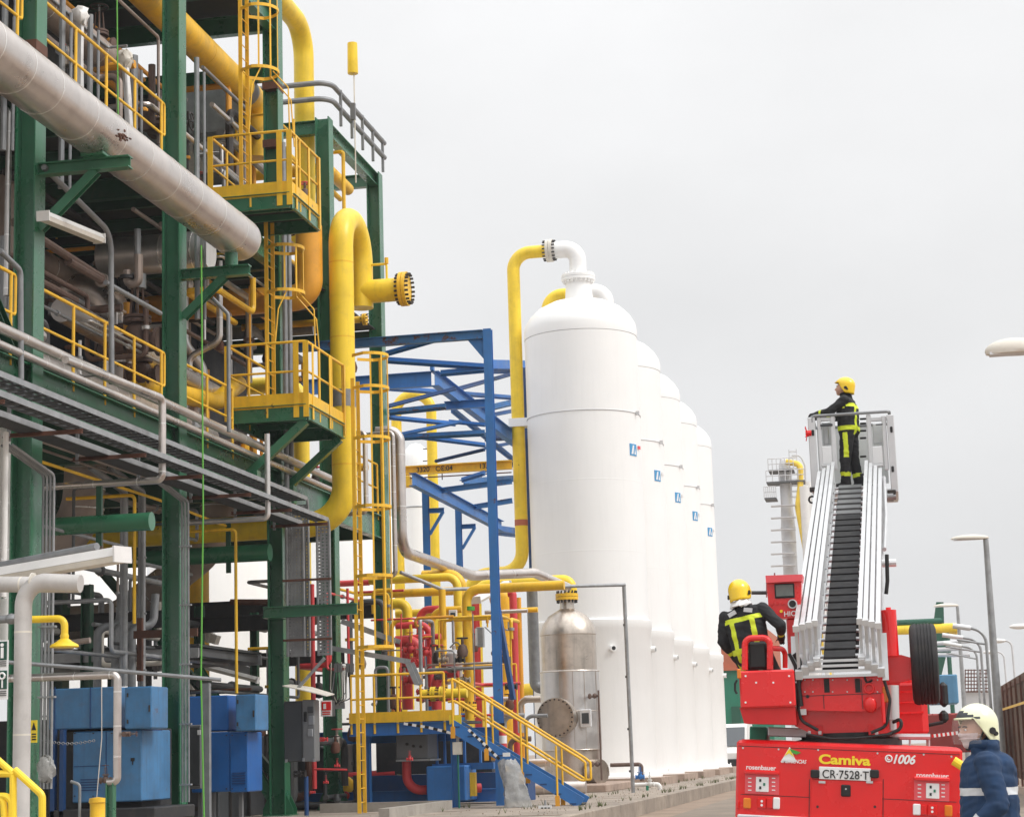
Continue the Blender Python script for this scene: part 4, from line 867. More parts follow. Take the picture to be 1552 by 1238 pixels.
# conduits that loop down behind the cabinets
for k, u in enumerate((148, 175, 200)):
    p = P(u, 950, Y=36.5); q = P(u+24, 945, Y=36.5)
    pipe(('first', 'second', 'third')[k]+' from the left of three arched grey conduits above the blue enclosure', 'grey_conduit', .08, [(q.x, 36.9, q.z+.6), (q.x, 36.8, q.z), (p.x, 36.5, p.z-.02), (p.x, 36.5, P(u, 1050, Y=36.5).z)], bend=.2, name='conduit', cat='conduit')
p = P(211, 940, Y=36.2); tag(MB().box((p.x-.05, 36.2, P(0, 1040, Y=36.2).z), (p.x+.05, 36.3, p.z+.05)).box((p.x-.1, 36.15, p.z-.35), (p.x+1.2, 36.2, p.z-.2)).build('rusty_post', 'rust'), 'rust brown post with an angle arm behind the second column', 'post')
p = P(150, 985, Y=40); t = thing('service_platform', 'grey grated service platform behind the cabinets', 'platform')
MB().box((-21, 38, 3.85), (-13.9, 42, 3.9)).build('floor_grating', 'deck', t); 
for k in range(6): MB().bar((-20.5+k*1.3, 38, 3.75), (-20.5+k*1.3, 42, 3.75), .06, .16).build('joist', 'galv_dark', t)
for y in (38.0, 42.0): MB().bar((-21, y, 3.72), (-13.9, y, 3.72), .05, .2).build('edge_beam', 'galv', t)
for (u0, v0, u1, v1, Y, m, lab) in ((60, 960, 250, 1010, 47, 'galv', 'sloping silver duct behind the arched conduits'), (285, 955, 330, 970, 46, 'offwhite', 'pale duct right of the second column'), (288, 985, 385, 1020, 47, 'galv', 'sloping grey duct above the right blue enclosure')):
    a, b = P(u0, v0, Y=Y), P(u1, v1, Y=Y); t = thing('duct', lab, 'duct'); MB().bar(a, b, .3, .22).build('duct_run', m, t)
    for k in (.25, .5, .75): q = a.lerp(b, k); MB().bar(q-(b-a).normalized()*.03, q+(b-a).normalized()*.03, .33, .25).build('duct_joint', m, t)
# yellow drum and dark machinery under the deck
a = P(297, 900, Y=47); pipe('upright dull yellow drum between the second and third columns', 'yellow', .33, [(a.x, 47, PAD), (a.x, 47, P(297, 850, Y=47).z)], seg=26, name='drum', cat='drum')
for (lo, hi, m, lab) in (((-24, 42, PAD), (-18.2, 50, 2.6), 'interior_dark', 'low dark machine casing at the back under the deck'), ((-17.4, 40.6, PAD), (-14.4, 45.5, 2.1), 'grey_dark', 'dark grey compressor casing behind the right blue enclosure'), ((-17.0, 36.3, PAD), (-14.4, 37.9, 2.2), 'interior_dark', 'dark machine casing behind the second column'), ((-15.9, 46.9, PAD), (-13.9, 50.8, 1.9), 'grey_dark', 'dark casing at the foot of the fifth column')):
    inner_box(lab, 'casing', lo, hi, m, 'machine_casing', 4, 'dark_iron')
# ================================================================= blue crane gantry
G = thing('crane_gantry', 'blue steel crane gantry with rust streaked beams beside the tanks', 'gantry')
def gb(p0, p1, h, w, m='blue', name='beam', up=(0, 0, 1)): return MB().ibeam(p0, p1, h, w, up=up, tf=.016, tw=.012).build(name, m, G)
GX, GZ = -9.4, 11.72
gb((GX, 46.0, PAD), (GX, 46.0, GZ), .2, .2, name='column', up=(0, 1, 0))
b2 = P(797, 558, Y=71.8); gb((b2.x, 71.8, PAD), (b2.x, 71.8, b2.z), .2, .2, 'blue_deep', 'column', up=(0, 1, 0))  # darker blue puts the column's shadow side into its colour
for y, z1 in ((56.2, 9.4), (60.6, 9.5)): gb((-13.5, y, PAD), (-13.5, y, z1), .18, .18, name='column', up=(0, 1, 0))
a = P(735, 500, Y=46); b = P(585, 520, Y=46)
gb((GX-.12, 46, GZ-.12), (-14.2, 46, GZ-.12), .22, .18, 'blue_rust')
MB().add([(GX-.1, 45.98, GZ-.24), (GX-.5, 45.98, GZ-.24), (GX-.1, 45.98, GZ-.75), (GX-.1, 46.02, GZ-.24), (GX-.5, 46.02, GZ-.24), (GX-.1, 46.02, GZ-.75)], [(0, 2, 1), (3, 4, 5), (0, 1, 4, 3), (1, 2, 5, 4), (2, 0, 3, 5)]).build('gusset', 'blue', G)
a = P(660, 574, Y=58); gb((a.x-.13, 58, a.z), (-18.5, 58, a.z), .46, .22, 'blue')
gb((a.x, 57.9, a.z), (a.x, 74, a.z), .46, .26, 'blue'); MB().box((a.x-.12, 57.8, a.z+.24), (a.x-.02, 58, a.z+.55)).build('stop_plate', 'blue', G)
b = P(690, 614, Y=61); c = P(741, 612, Y=61); gb((b.x-.35, 61, b.z), (c.x, 61, b.z), .26, .2)
def gpx(u0, v0, Y0, u1, v1, Y1, w=.12, m='blue', name='brace'): return MB().angle(P(u0, v0, Y=Y0), P(u1, v1, Y=Y1), w, t=.02).bar(P(u0, v0, Y=Y0), P(u1, v1, Y=Y1), .03, w*.9).build(name, m, G)
for args in ((585, 538, 47.0, 690, 508, 46.2), (588, 548, 50.9, 735, 558, 50.9, .16), (668, 568, 50.9, 735, 562, 50.9, .16), (740, 560, 50.9, 778, 560, 50.9, .34), (690, 592, 51, 775, 568, 50.9, .1, 'blue_deep'), (588, 617, 48, 690, 590, 51, .1, 'blue_deep'), (590, 590, 51, 776, 604, 52, .12), (590, 627, 52, 676, 618, 52, .16, 'blue_rust'), (742, 620, 52, 776, 612, 52, .16, 'blue_rust'),
             (590, 634, 52, 690, 644, 54, .12), (606, 660, 52, 700, 640, 53, .1), (606, 665, 53, 735, 658, 53, .16, 'blue_rust'), (640, 664, 53, 735, 676, 54, .12), (735, 632, 53, 776, 624, 53, .1), (660, 700, 54, 735, 682, 53, .08, 'blue_deep'), (735, 680, 53, 776, 672, 52, .08), (684, 622, 61, 795, 712, 76, .16), (735, 665, 50, 780, 700, 54, .16, 'blue_deep'), (680, 640, 54, 735, 645, 54, .1), (735, 665, 54, 778, 663, 54, .22, 'blue_deep'),
             (700, 729, 60.6, 735, 718, 60, .14), (735, 714, 60, 776, 706, 60, .12), (703, 733, 60.6, 778, 727, 62, .16, 'blue_rust'), (750, 806, 56, 783, 810, 56, .24)):
    args = list(args)
    if args[3] >= 770:      # these run on to the far column beyond the yellow riser
        k_ = (796-args[0])/(args[3]-args[0]); args[4] = args[1]+(args[4]-args[1])*k_; args[3] = 796; args[5] = 78; args[2] = max(args[2], 62)
    if args[0] >= 735: args[2] = 71.2
    if len(args) > 6: args[6] = args[6]*(.8 if args[5] < 70 else 1.1)
    else: args.append(.1 if args[5] < 70 else .14)
    gpx(*args)
for (y, zc) in ((56.2, 9.0), (60.6, 9.0)):
    gb((-13.4, y, zc-.35), (-12.95, y, zc-.35), .14, .12, name='corbel')
    MB().bar((-13.4, y, zc-1.05), (-12.98, y, zc-.4), .08, .1, up=(0, 1, 0)).build('corbel_brace', 'blue', G)
gb((-13.0, 52.6, 9.1), (-13.0, 65, 9.1), .36, .2, 'blue', 'runway_beam')
for y in (56.2, 60.6): gb((-13.5, y, 9.2), (P(776, 800, Y=y).x, y+.2, 9.42), .16, .12, 'blue_rust')
b0, b1 = P(752, 905, Y=47.2), P(778, 1060, Y=47.2)
MB().bar(b0, b1, .1, .26, up=(0, 1, 0)).build('brace', 'blue_deep', G)
gb(P(748, 800, Y=56), P(748, 860, Y=56)-V((0, 0, .3)), .2, .2, name='column', up=(0, 1, 0))
t = thing('crane_girder', 'yellow overhead crane girder with black capacity lettering', 'crane')
GY = 68.6; a, b = P(606, 712, Y=GY), P(776, 706, Y=GY); a.z = b.z = (a.z+b.z)/2+.0
MB().ibeam((a.x, GY, a.z), (b.x, GY, a.z), .32, .24, tf=.04).build('girder', 'yellow', t)
MB().rbox((a.x-.05, GY-.2, a.z-.6), (a.x+.4, GY+.2, a.z-.2), .03).build('end_carriage', 'yellow', t)
MB().cyl((a.x, GY-.14, a.z-.3), (b.x, GY-.14, a.z-.3), .025, 6).build('festoon_cable', 'rust', t)
for k, (u, s) in enumerate(((631, '3320'), (660, 'C€:04'), (726, '13.20'))):
    p = P(u, 715, Y=GY-.125); text(s, 'print_black', t, (p.x, GY-.125, a.z-.09), (1, 0, 0), (0, 0, 1), .18, bold=.02)
for u in (670, 729): p = P(u, 715, Y=GY-.14); MB().cyl((p.x, GY-.14, a.z-.42), (p.x, GY-.14, a.z-.2), .02, 6).build('hook', 'dark_iron', t)
# ================================================================= blue stair and metering skid
SK = 2.33
t = thing('skid_platform', 'blue skid platform edged with a yellow kick plate', 'platform')
xs = P(697, 1090, Y=45.0).x
MB().box((-12.75, 45.0, SK-.06), (xs, 47.4, SK)).build('floor_grating', 'deck', t)
MB().chan((-12.75, 44.98, SK-.16), (xs, 44.98, SK-.16), .28, .08).build('edge_beam', 'blue', t)
MB().bar((-12.75, 44.93, SK+.12), (xs-.15, 44.93, SK+.12), .015, .24).build('kick_plate', 'yellow', t)
for x in (-12.4, -10.3): MB().ibeam((x, 45.2, PAD), (x, 45.2, SK-.2), .16, .16, up=(1, 0, 0)).build('leg', 'blue', t)
MB().ibeam((-15, 47.2, SK-.3), (-9.6, 47.2, SK-.3), .3, .2).ibeam((-15, 46.8, PAD+.25), (-9.6, 46.8, PAD+.25), .3, .2).build('rear_beam', 'blue', t)
handrail('yellow railing along the front of the blue skid', [(-12.7, 44.95), (xs-.35, 44.95)], SK, h=1.1, toe=False, posts=[4], r=.03)
st = thing('steel_stair', 'blue steel stair descending from the skid to the pavement', 'stair')
x0, x1 = xs-.05, P(882, 1224, Y=44.3).x; ya, yb = 44.25, 44.98
for y in (ya, yb): MB().bar((x0, y, SK-.12), (x1, y, PAD+.06), .05, .27, up=(0, 0, 1)).build('stringer', 'blue', st)
n = 9
for k in range(n):
    f = (k+.6)/n; x = x0+(x1-x0)*f; z = SK-.02+(PAD-SK)*f
    MB().box((x-.14, ya+.03, z-.03), (x+.14, yb-.03, z)).build('tread', 'galv_dark', st)
    MB().box((x-.13, ya-.035, z-.03), (x+.02, ya-.025, z+.0)).build('tread_bracket', 'blue_deep', st)
h = thing('stair_railing', 'yellow double handrail down both sides of the blue stair', 'handrail')
for y in (ya, yb):
    for dz in (1.0, .52):
        MB().tube([(x0-.05, y, SK+dz-.12), (x0+.1, y, SK+dz-.1), (x1-.0, y, PAD+dz+.05), ], .028, 8, bend=.1).build('rail', 'yellow_rail', h)
    MB().tube([(x1, y, PAD+1.05), (x1+.12, y, PAD+.95), (x1+.12, y, PAD+.55), (x1, y, PAD+.57)], .028, 8, bend=.05).build('end_loop', 'yellow_rail', h)
    for f in (.02, .28, .55, .82):
        x = x0+(x1-x0)*f; z = SK-.1+(PAD-SK)*f; MB().cyl((x, y-.03, z-.15), (x, y-.03, z+1.08), .024, 8).build('post', 'yellow_rail', h)
        MB().box((x-.05, y-.06, z-.28), (x+.05, y-.03, z-.02)).build('post_foot', 'orange', h)
# hazard tape, film wrapped post, signs
a, b = P(612, 1097, Y=44.9), P(690, 1112, Y=44.9)
t = thing('hazard_tape', 'black and white striped tape sagging below the skid edge', 'tape')
pts = [P(612, 1096, Y=44.86), P(650, 1102, Y=44.86), P(690, 1112, Y=44.86)]; pts2 = [P(710, 1105, Y=44.2), P(732, 1125, Y=44.2), P(757, 1150, Y=44.2)]
for pp in (pts, pts2):
    for s in range(2):
        for k in range(6):
            q0 = pp[s].lerp(pp[s+1], k/6); q1 = pp[s].lerp(pp[s+1], (k+1)/6); MB().bar(q0, q1, .01, .06).build('tape_stripe', 'print_black' if k % 2 else 'print_white', t, smooth=0)
p0, p1 = P(768, 1150, Y=43.8), P(785, 1228, Y=43.8)
def drape(cx, cy, z0, z1, r0, r1, lean):
    vs, fs, n, m = [], [], 18, 14
    for i in range(m+1):
        f = i/m; z = z1+(z0-z1)*f; r = r0+(r1-r0)*f
        if i == 0: r *= .8
        for k in range(n):
            a = 2*math.pi*k/n; q = r*(1+.2*math.sin(3*a+2.2*f)+.13*math.sin(7*a+5*f)+random.uniform(-.09, .09))
            vs.append((cx+lean*f+q*math.cos(a), cy+q*math.sin(a)*.7, z+random.uniform(-.03, .03)))
    for i in range(m):
        for k in range(n): fs.append((i*n+k, i*n+(k+1) % n, (i+1)*n+(k+1) % n, (i+1)*n+k))
    return MB().add(vs, fs)
tag(drape(p0.x, 43.85, PAD+.02, p0.z, .19, .30, .22).build('plastic_wrap', 'plastic_film', smooth=70), 'cloudy plastic sheet wrapped round a post beside the blue stair', 'plastic sheet')
tag(pxbox(MB(), 762, 1140, 773, 1146, 43.9, .02).build('notice', 'print_white'), 'small white notice above the plastic wrapped post', 'notice')
t = thing('marker_post', 'thin green marker post with a beige box and sign below the skid', 'post')
p = P(692, 1142, Y=44.4); MB().cyl((p.x+.03, 44.4, PAD), (p.x+.03, 44.4, p.z), .02, 8).build('post', 'teal_green', t); pxbox(MB(), 686, 1124, 699, 1143, 44.3, .12).build('junction_box', 'offwhite', t); pxbox(MB(), 681, 1083, 699, 1097, 44.3, .03).build('sign_panel', 'print_yellow', t); pxbox(MB(), 691, 1097, 695, 1124, 44.34, .05).build('bracket', 'galv', t)
t = thing('stair_sign', 'small white stand sign on the ground at the foot of the stair', 'sign')
pxbox(MB(), 816, 1220, 836, 1230, 42.5, .02).build('panel', 'print_white', t); p = P(826, 1212, Y=42.5); MB().cyl((p.x, 42.53, 0), (p.x, 42.53, p.z), .025, 8).build('stem', 'galv', t)
for k in range(3): pxbox(MB(), 820+k*5, 1223, 823.5+k*5, 1227, 42.49, .006).build('lettering', 'print_black', t)
# under the skid
t = thing('equipment_skid', 'blue and dark machinery under the skid platform', 'machine')
pxbox(MB(), 646, 1160, 706, 1214, 45.6, 1.2, .03).build('tank_box', 'blue', t); pxbox(MB(), 600, 1110, 648, 1150, 45.5, 1.0, .02).build('control_box', 'grey_box', t); pxbox(MB(), 600, 1150, 652, 1153, 45.4, 1.1).build('control_box_rim', 'galv', t)
pxbox(MB(), 560, 1172, 800, 1216, 48.0, 1.0).build('base_beam', 'blue_deep', t); pxbox(MB(), 570, 1105, 745, 1172, 48.5, .8).build('dark_casing', 'interior_dark', t)
for u in (660, 672, 702, 726): pxbox(MB(), u, 1112, u+3, 1160, 46.8, .1).build('frame_post', 'blue', t)
pxbox(MB(), 655, 1156, 748, 1166, 46.2, .15).build('cross_beam', 'blue', t)
for u, v in ((617, 1127), (627, 1130), (638, 1131)): p = P(u, v, Y=45.48); MB().cyl((p.x, 45.44, p.z), (p.x, 45.52, p.z), .035, 10).build('knob', 'dark_iron', t)
pxbox(MB(), 712, 1170, 720, 1206, 46.0, .2).build('orange_bracket', 'yellow', t)
p = P(616, 1150, Y=45.8); pipe('red pipe curving under the skid platform', 'red_pipe', .11, [(p.x, 45.8, p.z+.3), (p.x, 45.8, .75), (p.x+1.6, 46.6, .75)], bend=.35)
p = P(519, 1190, Y=47.5); t = thing('pump_motor', 'yellow round motor cover under the deck beside the ladder', 'motor'); MB().lathe([(0, 0), (.18, .01), (.24, .08), (.25, .25), (.22, .5)], (p.x, 47.3, p.z), axis=(0, 1, 0), seg=22).build('cover', 'yellow', t); MB().cyl((p.x, 47.8, p.z), (p.x, 48.4, p.z), .2, 18).build('body', 'dark_iron', t)
t = pipe('thick red manifold behind the yellow motor', 'red_pipe', .12, [P(520, 1178, Y=48.6), P(600, 1172, Y=48.6)], seg=16)
p = P(762, 1113, Y=45.6); t = thing('fire_extinguisher', 'red fire extinguisher with a white label beside the stair', 'extinguisher')
MB().lathe([(0, 0), (.085, 0), (.09, .03), (.09, .42), (.06, .5), (.025, .53), (.025, .58), (0, .59)], (p.x, 45.6, p.z-.35), seg=18).build('cylinder', 'red_pipe', t); MB().cyl((p.x, 45.6, p.z-.2), (p.x, 45.6, p.z-.02), .0915, 18).build('label_band', 'print_white', t); MB().box((p.x-.07, 45.57, p.z+.2), (p.x+.05, 45.63, p.z+.27)).build('handle', 'black', t)
# ================================================================= pipework cluster on the skid
def pp(label, m, r, pts, Y, **k):
    q = [P(a[0], a[1], Y=(a[2] if len(a) > 2 else Y)) for a in pts]; return pipe(label, m, r, q, **k)
Yk = 50
def ortho(label, m, rp, pts, Y, bend=None, fl=None, **k):
    # pixel polyline whose runs are snapped to be upright or level
    q = [P(pts[0][0], pts[0][1], Y=Y)]
    for (a, b) in zip(pts[:-1], pts[1:]):
        w_ = P(b[0], b[1], Y=Y); l = q[-1]
        q.append(V((l.x, Y, w_.z)) if abs(b[1]-a[1]) > abs(b[0]-a[0]) else V((w_.x, Y, l.z)))
    r = rp*Y/2985; t = pipe(label, m, r, q, bend=bend if bend is not None else 2.6*r, **k)
    for (i, f) in (fl or ()):
        c = q[i].lerp(q[i+1], f); flange(c, (q[i+1]-q[i]), r*1.5, m, t, 10, t=.12)
    return t
ortho('tall yellow standpipe with a green band in front of the skid pipes', 'yellow', 7.5, [(712, 1090), (712, 893), (855, 883)], 49.0, fl=[(0, .1)])
a = P(712, 922, Y=49.0); tag(MB().cyl((a.x, 49, a.z-.05), (a.x, 49, a.z+.05), .128, 24).build('pipe_band', 'print_green'), 'green marker band round the tall yellow standpipe', 'band')
ortho('yellow pipe feeding down into the stainless vessel', 'yellow_bright', 9.5, [(728, 1185), (728, 886), (865, 886), (865, 906)], 62.5, bend=.55)
ortho('second broad yellow standpipe behind the blue gantry leg', 'yellow', 15, [(768, 1185), (768, 900), (744, 900)], 55, bend=.5)
ortho('yellow crossover pipe at the top of the skid pipes', 'yellow_bright', 6.5, [(560, 880), (693, 879), (693, 1060)], 52, bend=.3)
ortho('lower yellow crossover pipe on the skid', 'yellow', 6.5, [(565, 901), (700, 903)], 53)
ortho('yellow riser standing left of the grey instrument', 'yellow', 5.5, [(674, 1060), (674, 893)], 50.5, fl=[(0, .3)])
ortho('yellow hoop pipe behind the red pipes', 'yellow', 5.5, [(657, 1060), (657, 925), (700, 921)], 51, bend=.35)
ortho('yellow elbow pipe left of the red pipes', 'yellow_bright', 8, [(590, 915), (617, 915), (617, 1075)], 51.5, bend=.4)
ortho('long level yellow pipe behind the red hoop', 'yellow_bright', 6, [(600, 930), (690, 930)], 54)
ortho('narrow yellow riser beside the skid corner post', 'yellow', 3.5, [(596, 1075), (596, 940), (620, 940)], 49.5, bend=.25)
ortho('yellow manifold spool behind the stair head', 'yellow_bright', 7.5, [(640, 1052), (708, 1050)], 47.0, fl=[(0, .45), (0, .25)])
ortho('yellow riser right of the blue gantry leg', 'yellow', 4, [(783, 1185), (783, 925), (815, 925)], 56, bend=.3)
ortho('orange yellow riser near the far grey column', 'orange', 3.5, [(795, 1185), (795, 905)], 56)
ortho('yellow riser behind the green band standpipe', 'yellow', 9, [(704, 1080), (704, 870), (640, 870)], 54, bend=.4)
ortho('red hoop pipe on the skid', 'red_pipe', 6, [(638, 1000), (638, 924), (665, 922)], 51.8, bend=.35)
ortho('red pipe bending down beside the yellow riser', 'red_pipe', 5.5, [(600, 948), (651, 949), (651, 1070)], 50.2, bend=.3)
ortho('short thick red elbow on the skid', 'red_pipe', 9, [(600, 972), (634, 972), (634, 1010)], 49.6, bend=.32)
ortho('red level pipe between the yellow risers', 'red_pipe', 4.5, [(620, 966), (668, 966)], 50.0)
ortho('thick red standpipe left on the skid', 'red_pipe', 8.5, [(618, 1075), (618, 970)], 50.4, fl=[(0, .55)])
ortho('red riser behind the green band standpipe', 'red_pipe', 6, [(728, 1185), (728, 890)], 55)
ortho('red hooked riser right of the blue gantry leg', 'red_pipe', 6, [(786, 1185), (786, 898), (770, 895)], 54.5, bend=.35)
ortho('curved red pipe low behind the skid railing', 'red_pipe', 8, [(662, 1075), (662, 1020), (695, 1015)], 48.8, bend=.45)
ortho('thin red line along the skid top', 'red_pipe', 2, [(535, 898), (612, 900)], 50)
ortho('red manifold end far behind the ladder', 'red_pipe', 5, [(500, 885), (560, 886)], 56)
ortho('grey pipe crossing behind the blue gantry leg', 'cladding', 3, [(735, 928), (800, 940)], 52)
p = P(688, 990, Y=49.3); t = thing('instrument_pot', 'grey cylindrical instrument pot among the skid pipes', 'instrument')
MB().lathe([(0, -.3), (.2, -.3), (.21, -.27), (.21, .28), (.14, .36), (.05, .4), (.05, .5), (0, .5)], (p.x, 49.3, p.z-.3), seg=22).build('pot', 'alu_panel', t); MB().tube([(p.x-.1, 49.3, p.z+.15), (p.x+.1, 49.3, p.z+.35), (p.x+.3, 49.3, p.z-.2)], .02, 6, bend=.1).build('impulse_line', 'grey_conduit', t)
t = thing('instrument_display', 'small white framed display on the skid pipes', 'instrument'); pxbox(MB(), 680, 924, 692, 938, 48.8, .1, .01).build('frame', 'white', t); pxbox(MB(), 682.5, 928, 690, 935, 48.79, .02).build('screen', 'glass', t); p = P(686, 938, Y=48.85); MB().cyl((p.x, 48.85, p.z-.6), (p.x, 48.85, p.z), .03, 8).build('stalk', 'galv', t)
p = P(728, 968, Y=48.0); t = thing('junction_cabinet', 'slim grey cabinet clipped to the green band standpipe', 'cabinet'); pxbox(MB(), 722, 950, 732, 980, 48.2, .2, .01).build('casing', 'galv', t); pxbox(MB(), 720, 952, 723, 978, 48.18, .1).build('door_edge', 'white', t); MB().tube([(p.x+.1, 48.1, p.z+.3), (p.x+.5, 48.1, p.z-.1), (p.x+.3, 48.1, p.z-1)], .015, 6, bend=.2).build('cable', 'grey_conduit', t)
vn = 0
VL = ['lowest', 'second lowest', 'third lowest', 'middle', 'upper middle', 'third highest', 'second highest', 'highest']
for k, (u, v, s, m) in enumerate(((625, 1030, .5, 'red_pipe'), (631, 1005, .5, 'red_pipe'), (645, 990, .35, 'red_pipe'), (640, 1048, .32, 'red_pipe'), (622, 985, .4, 'red_pipe'))):
    valve('red valve in the skid pipe cluster, '+('bottom left of the cluster', 'second up from the bottom left', 'uppermost on the right side', 'lowest on the right side', 'uppermost on the left side')[k], P(u, v, Y=48.6), s, m, m, stem=(0, -1, 0) if k % 2 else (0, 0, 1))
for k, (u, v, s) in enumerate(((672, 1000, .3), (668, 1025, .35), (683, 1015, .3), (697, 1000, .3), (705, 1030, .3), (750, 990, .3), (765, 1000, .35), (775, 1040, .35))):
    valve('small brownish valve among the skid pipes, '+('just left of the instrument pot', 'directly below the instrument pot on its left', 'under the middle of the instrument pot', 'just right of the instrument pot foot', 'low beside the green band standpipe', 'left of the blue gantry leg', 'behind the dark gantry brace', 'low beside the dark gantry brace')[k], P(u, v, Y=48.2), s, random.choice(['valve_brown', 'stainless', 'dark_iron']), 'dark_iron', stem=((0, 0, 1), (0, -1, 0), (1, 0, 0))[k % 3])
ortho('thin brass line looping over the skid valves', 'orange', 1.2, [(640, 1040), (640, 965), (655, 975)], 48.3, bend=.1, seg=8)
ortho('thin silver impulse line on the skid left', 'galv', 1.2, [(690, 1060), (690, 985), (660, 1005)], 48.0, bend=.1, seg=8)
ortho('thin silver impulse line beside the standpipe', 'galv', 1.0, [(720, 1060), (720, 930)], 47.9, seg=8)
handrail('short yellow railing at the back of the skid', [(-11.6, 50.9), (-9.9, 50.9)], SK+.4, h=1.1, toe=False, posts=[3])
# lamp frame over the vessel
t = thing('lamp_gantry', 'grey bent pipe frame carrying a strip light over the vessel', 'lamp frame')
q0, q1, q2, q3 = P(607, 867, Y=50), P(670, 893, Y=51), P(947, 886, Y=56), P(957, 1192, Y=56); q2.z = q2.z
MB().tube([q0, q1, q2], .05, 10, bend=.15).build('arm', 'galv', t); MB().tube([q2-V((.03, 0, 0)), (q2.x+.0, 56, PAD)], .055, 10).build('post', 'galv', t)
for f in (.1, .3, .55, .8): MB().box((q2.x-.09, 55.95, PAD+(q2.z-PAD)*f), (q2.x-.05, 56.02, PAD+(q2.z-PAD)*f+.06)).build('clip', 'dark_iron', t)
strip_light('slanted strip light hung from the grey lamp frame', P(722, 910, Y=51.5), P(768, 886, Y=53.5), .26)
ortho('tall pale grey pipe column left of the stainless vessel', 'grey_conduit', 8.5, [(832, 1042), (811, 1042), (811, 880)], 63, bend=.3)

for k, (u, v0, v1, Y, m, r) in enumerate(((765, 1085, 1130, 52, 'galv', 4), (790, 1060, 1110, 53, 'stainless', 5), (800, 1085, 1190, 54, 'grey_conduit', 3), (748, 1060, 1170, 52, 'cladding', 4), (775, 1120, 1190, 54, 'valve_brown', 4))):
    ortho(('galvanised', 'stained steel', 'grey', 'silver', 'brown')[k]+' upright pipe in the clutter behind the blue stair', m, r, [(u, v1), (u, v0), (u+30, v0)], Y, bend=.2)
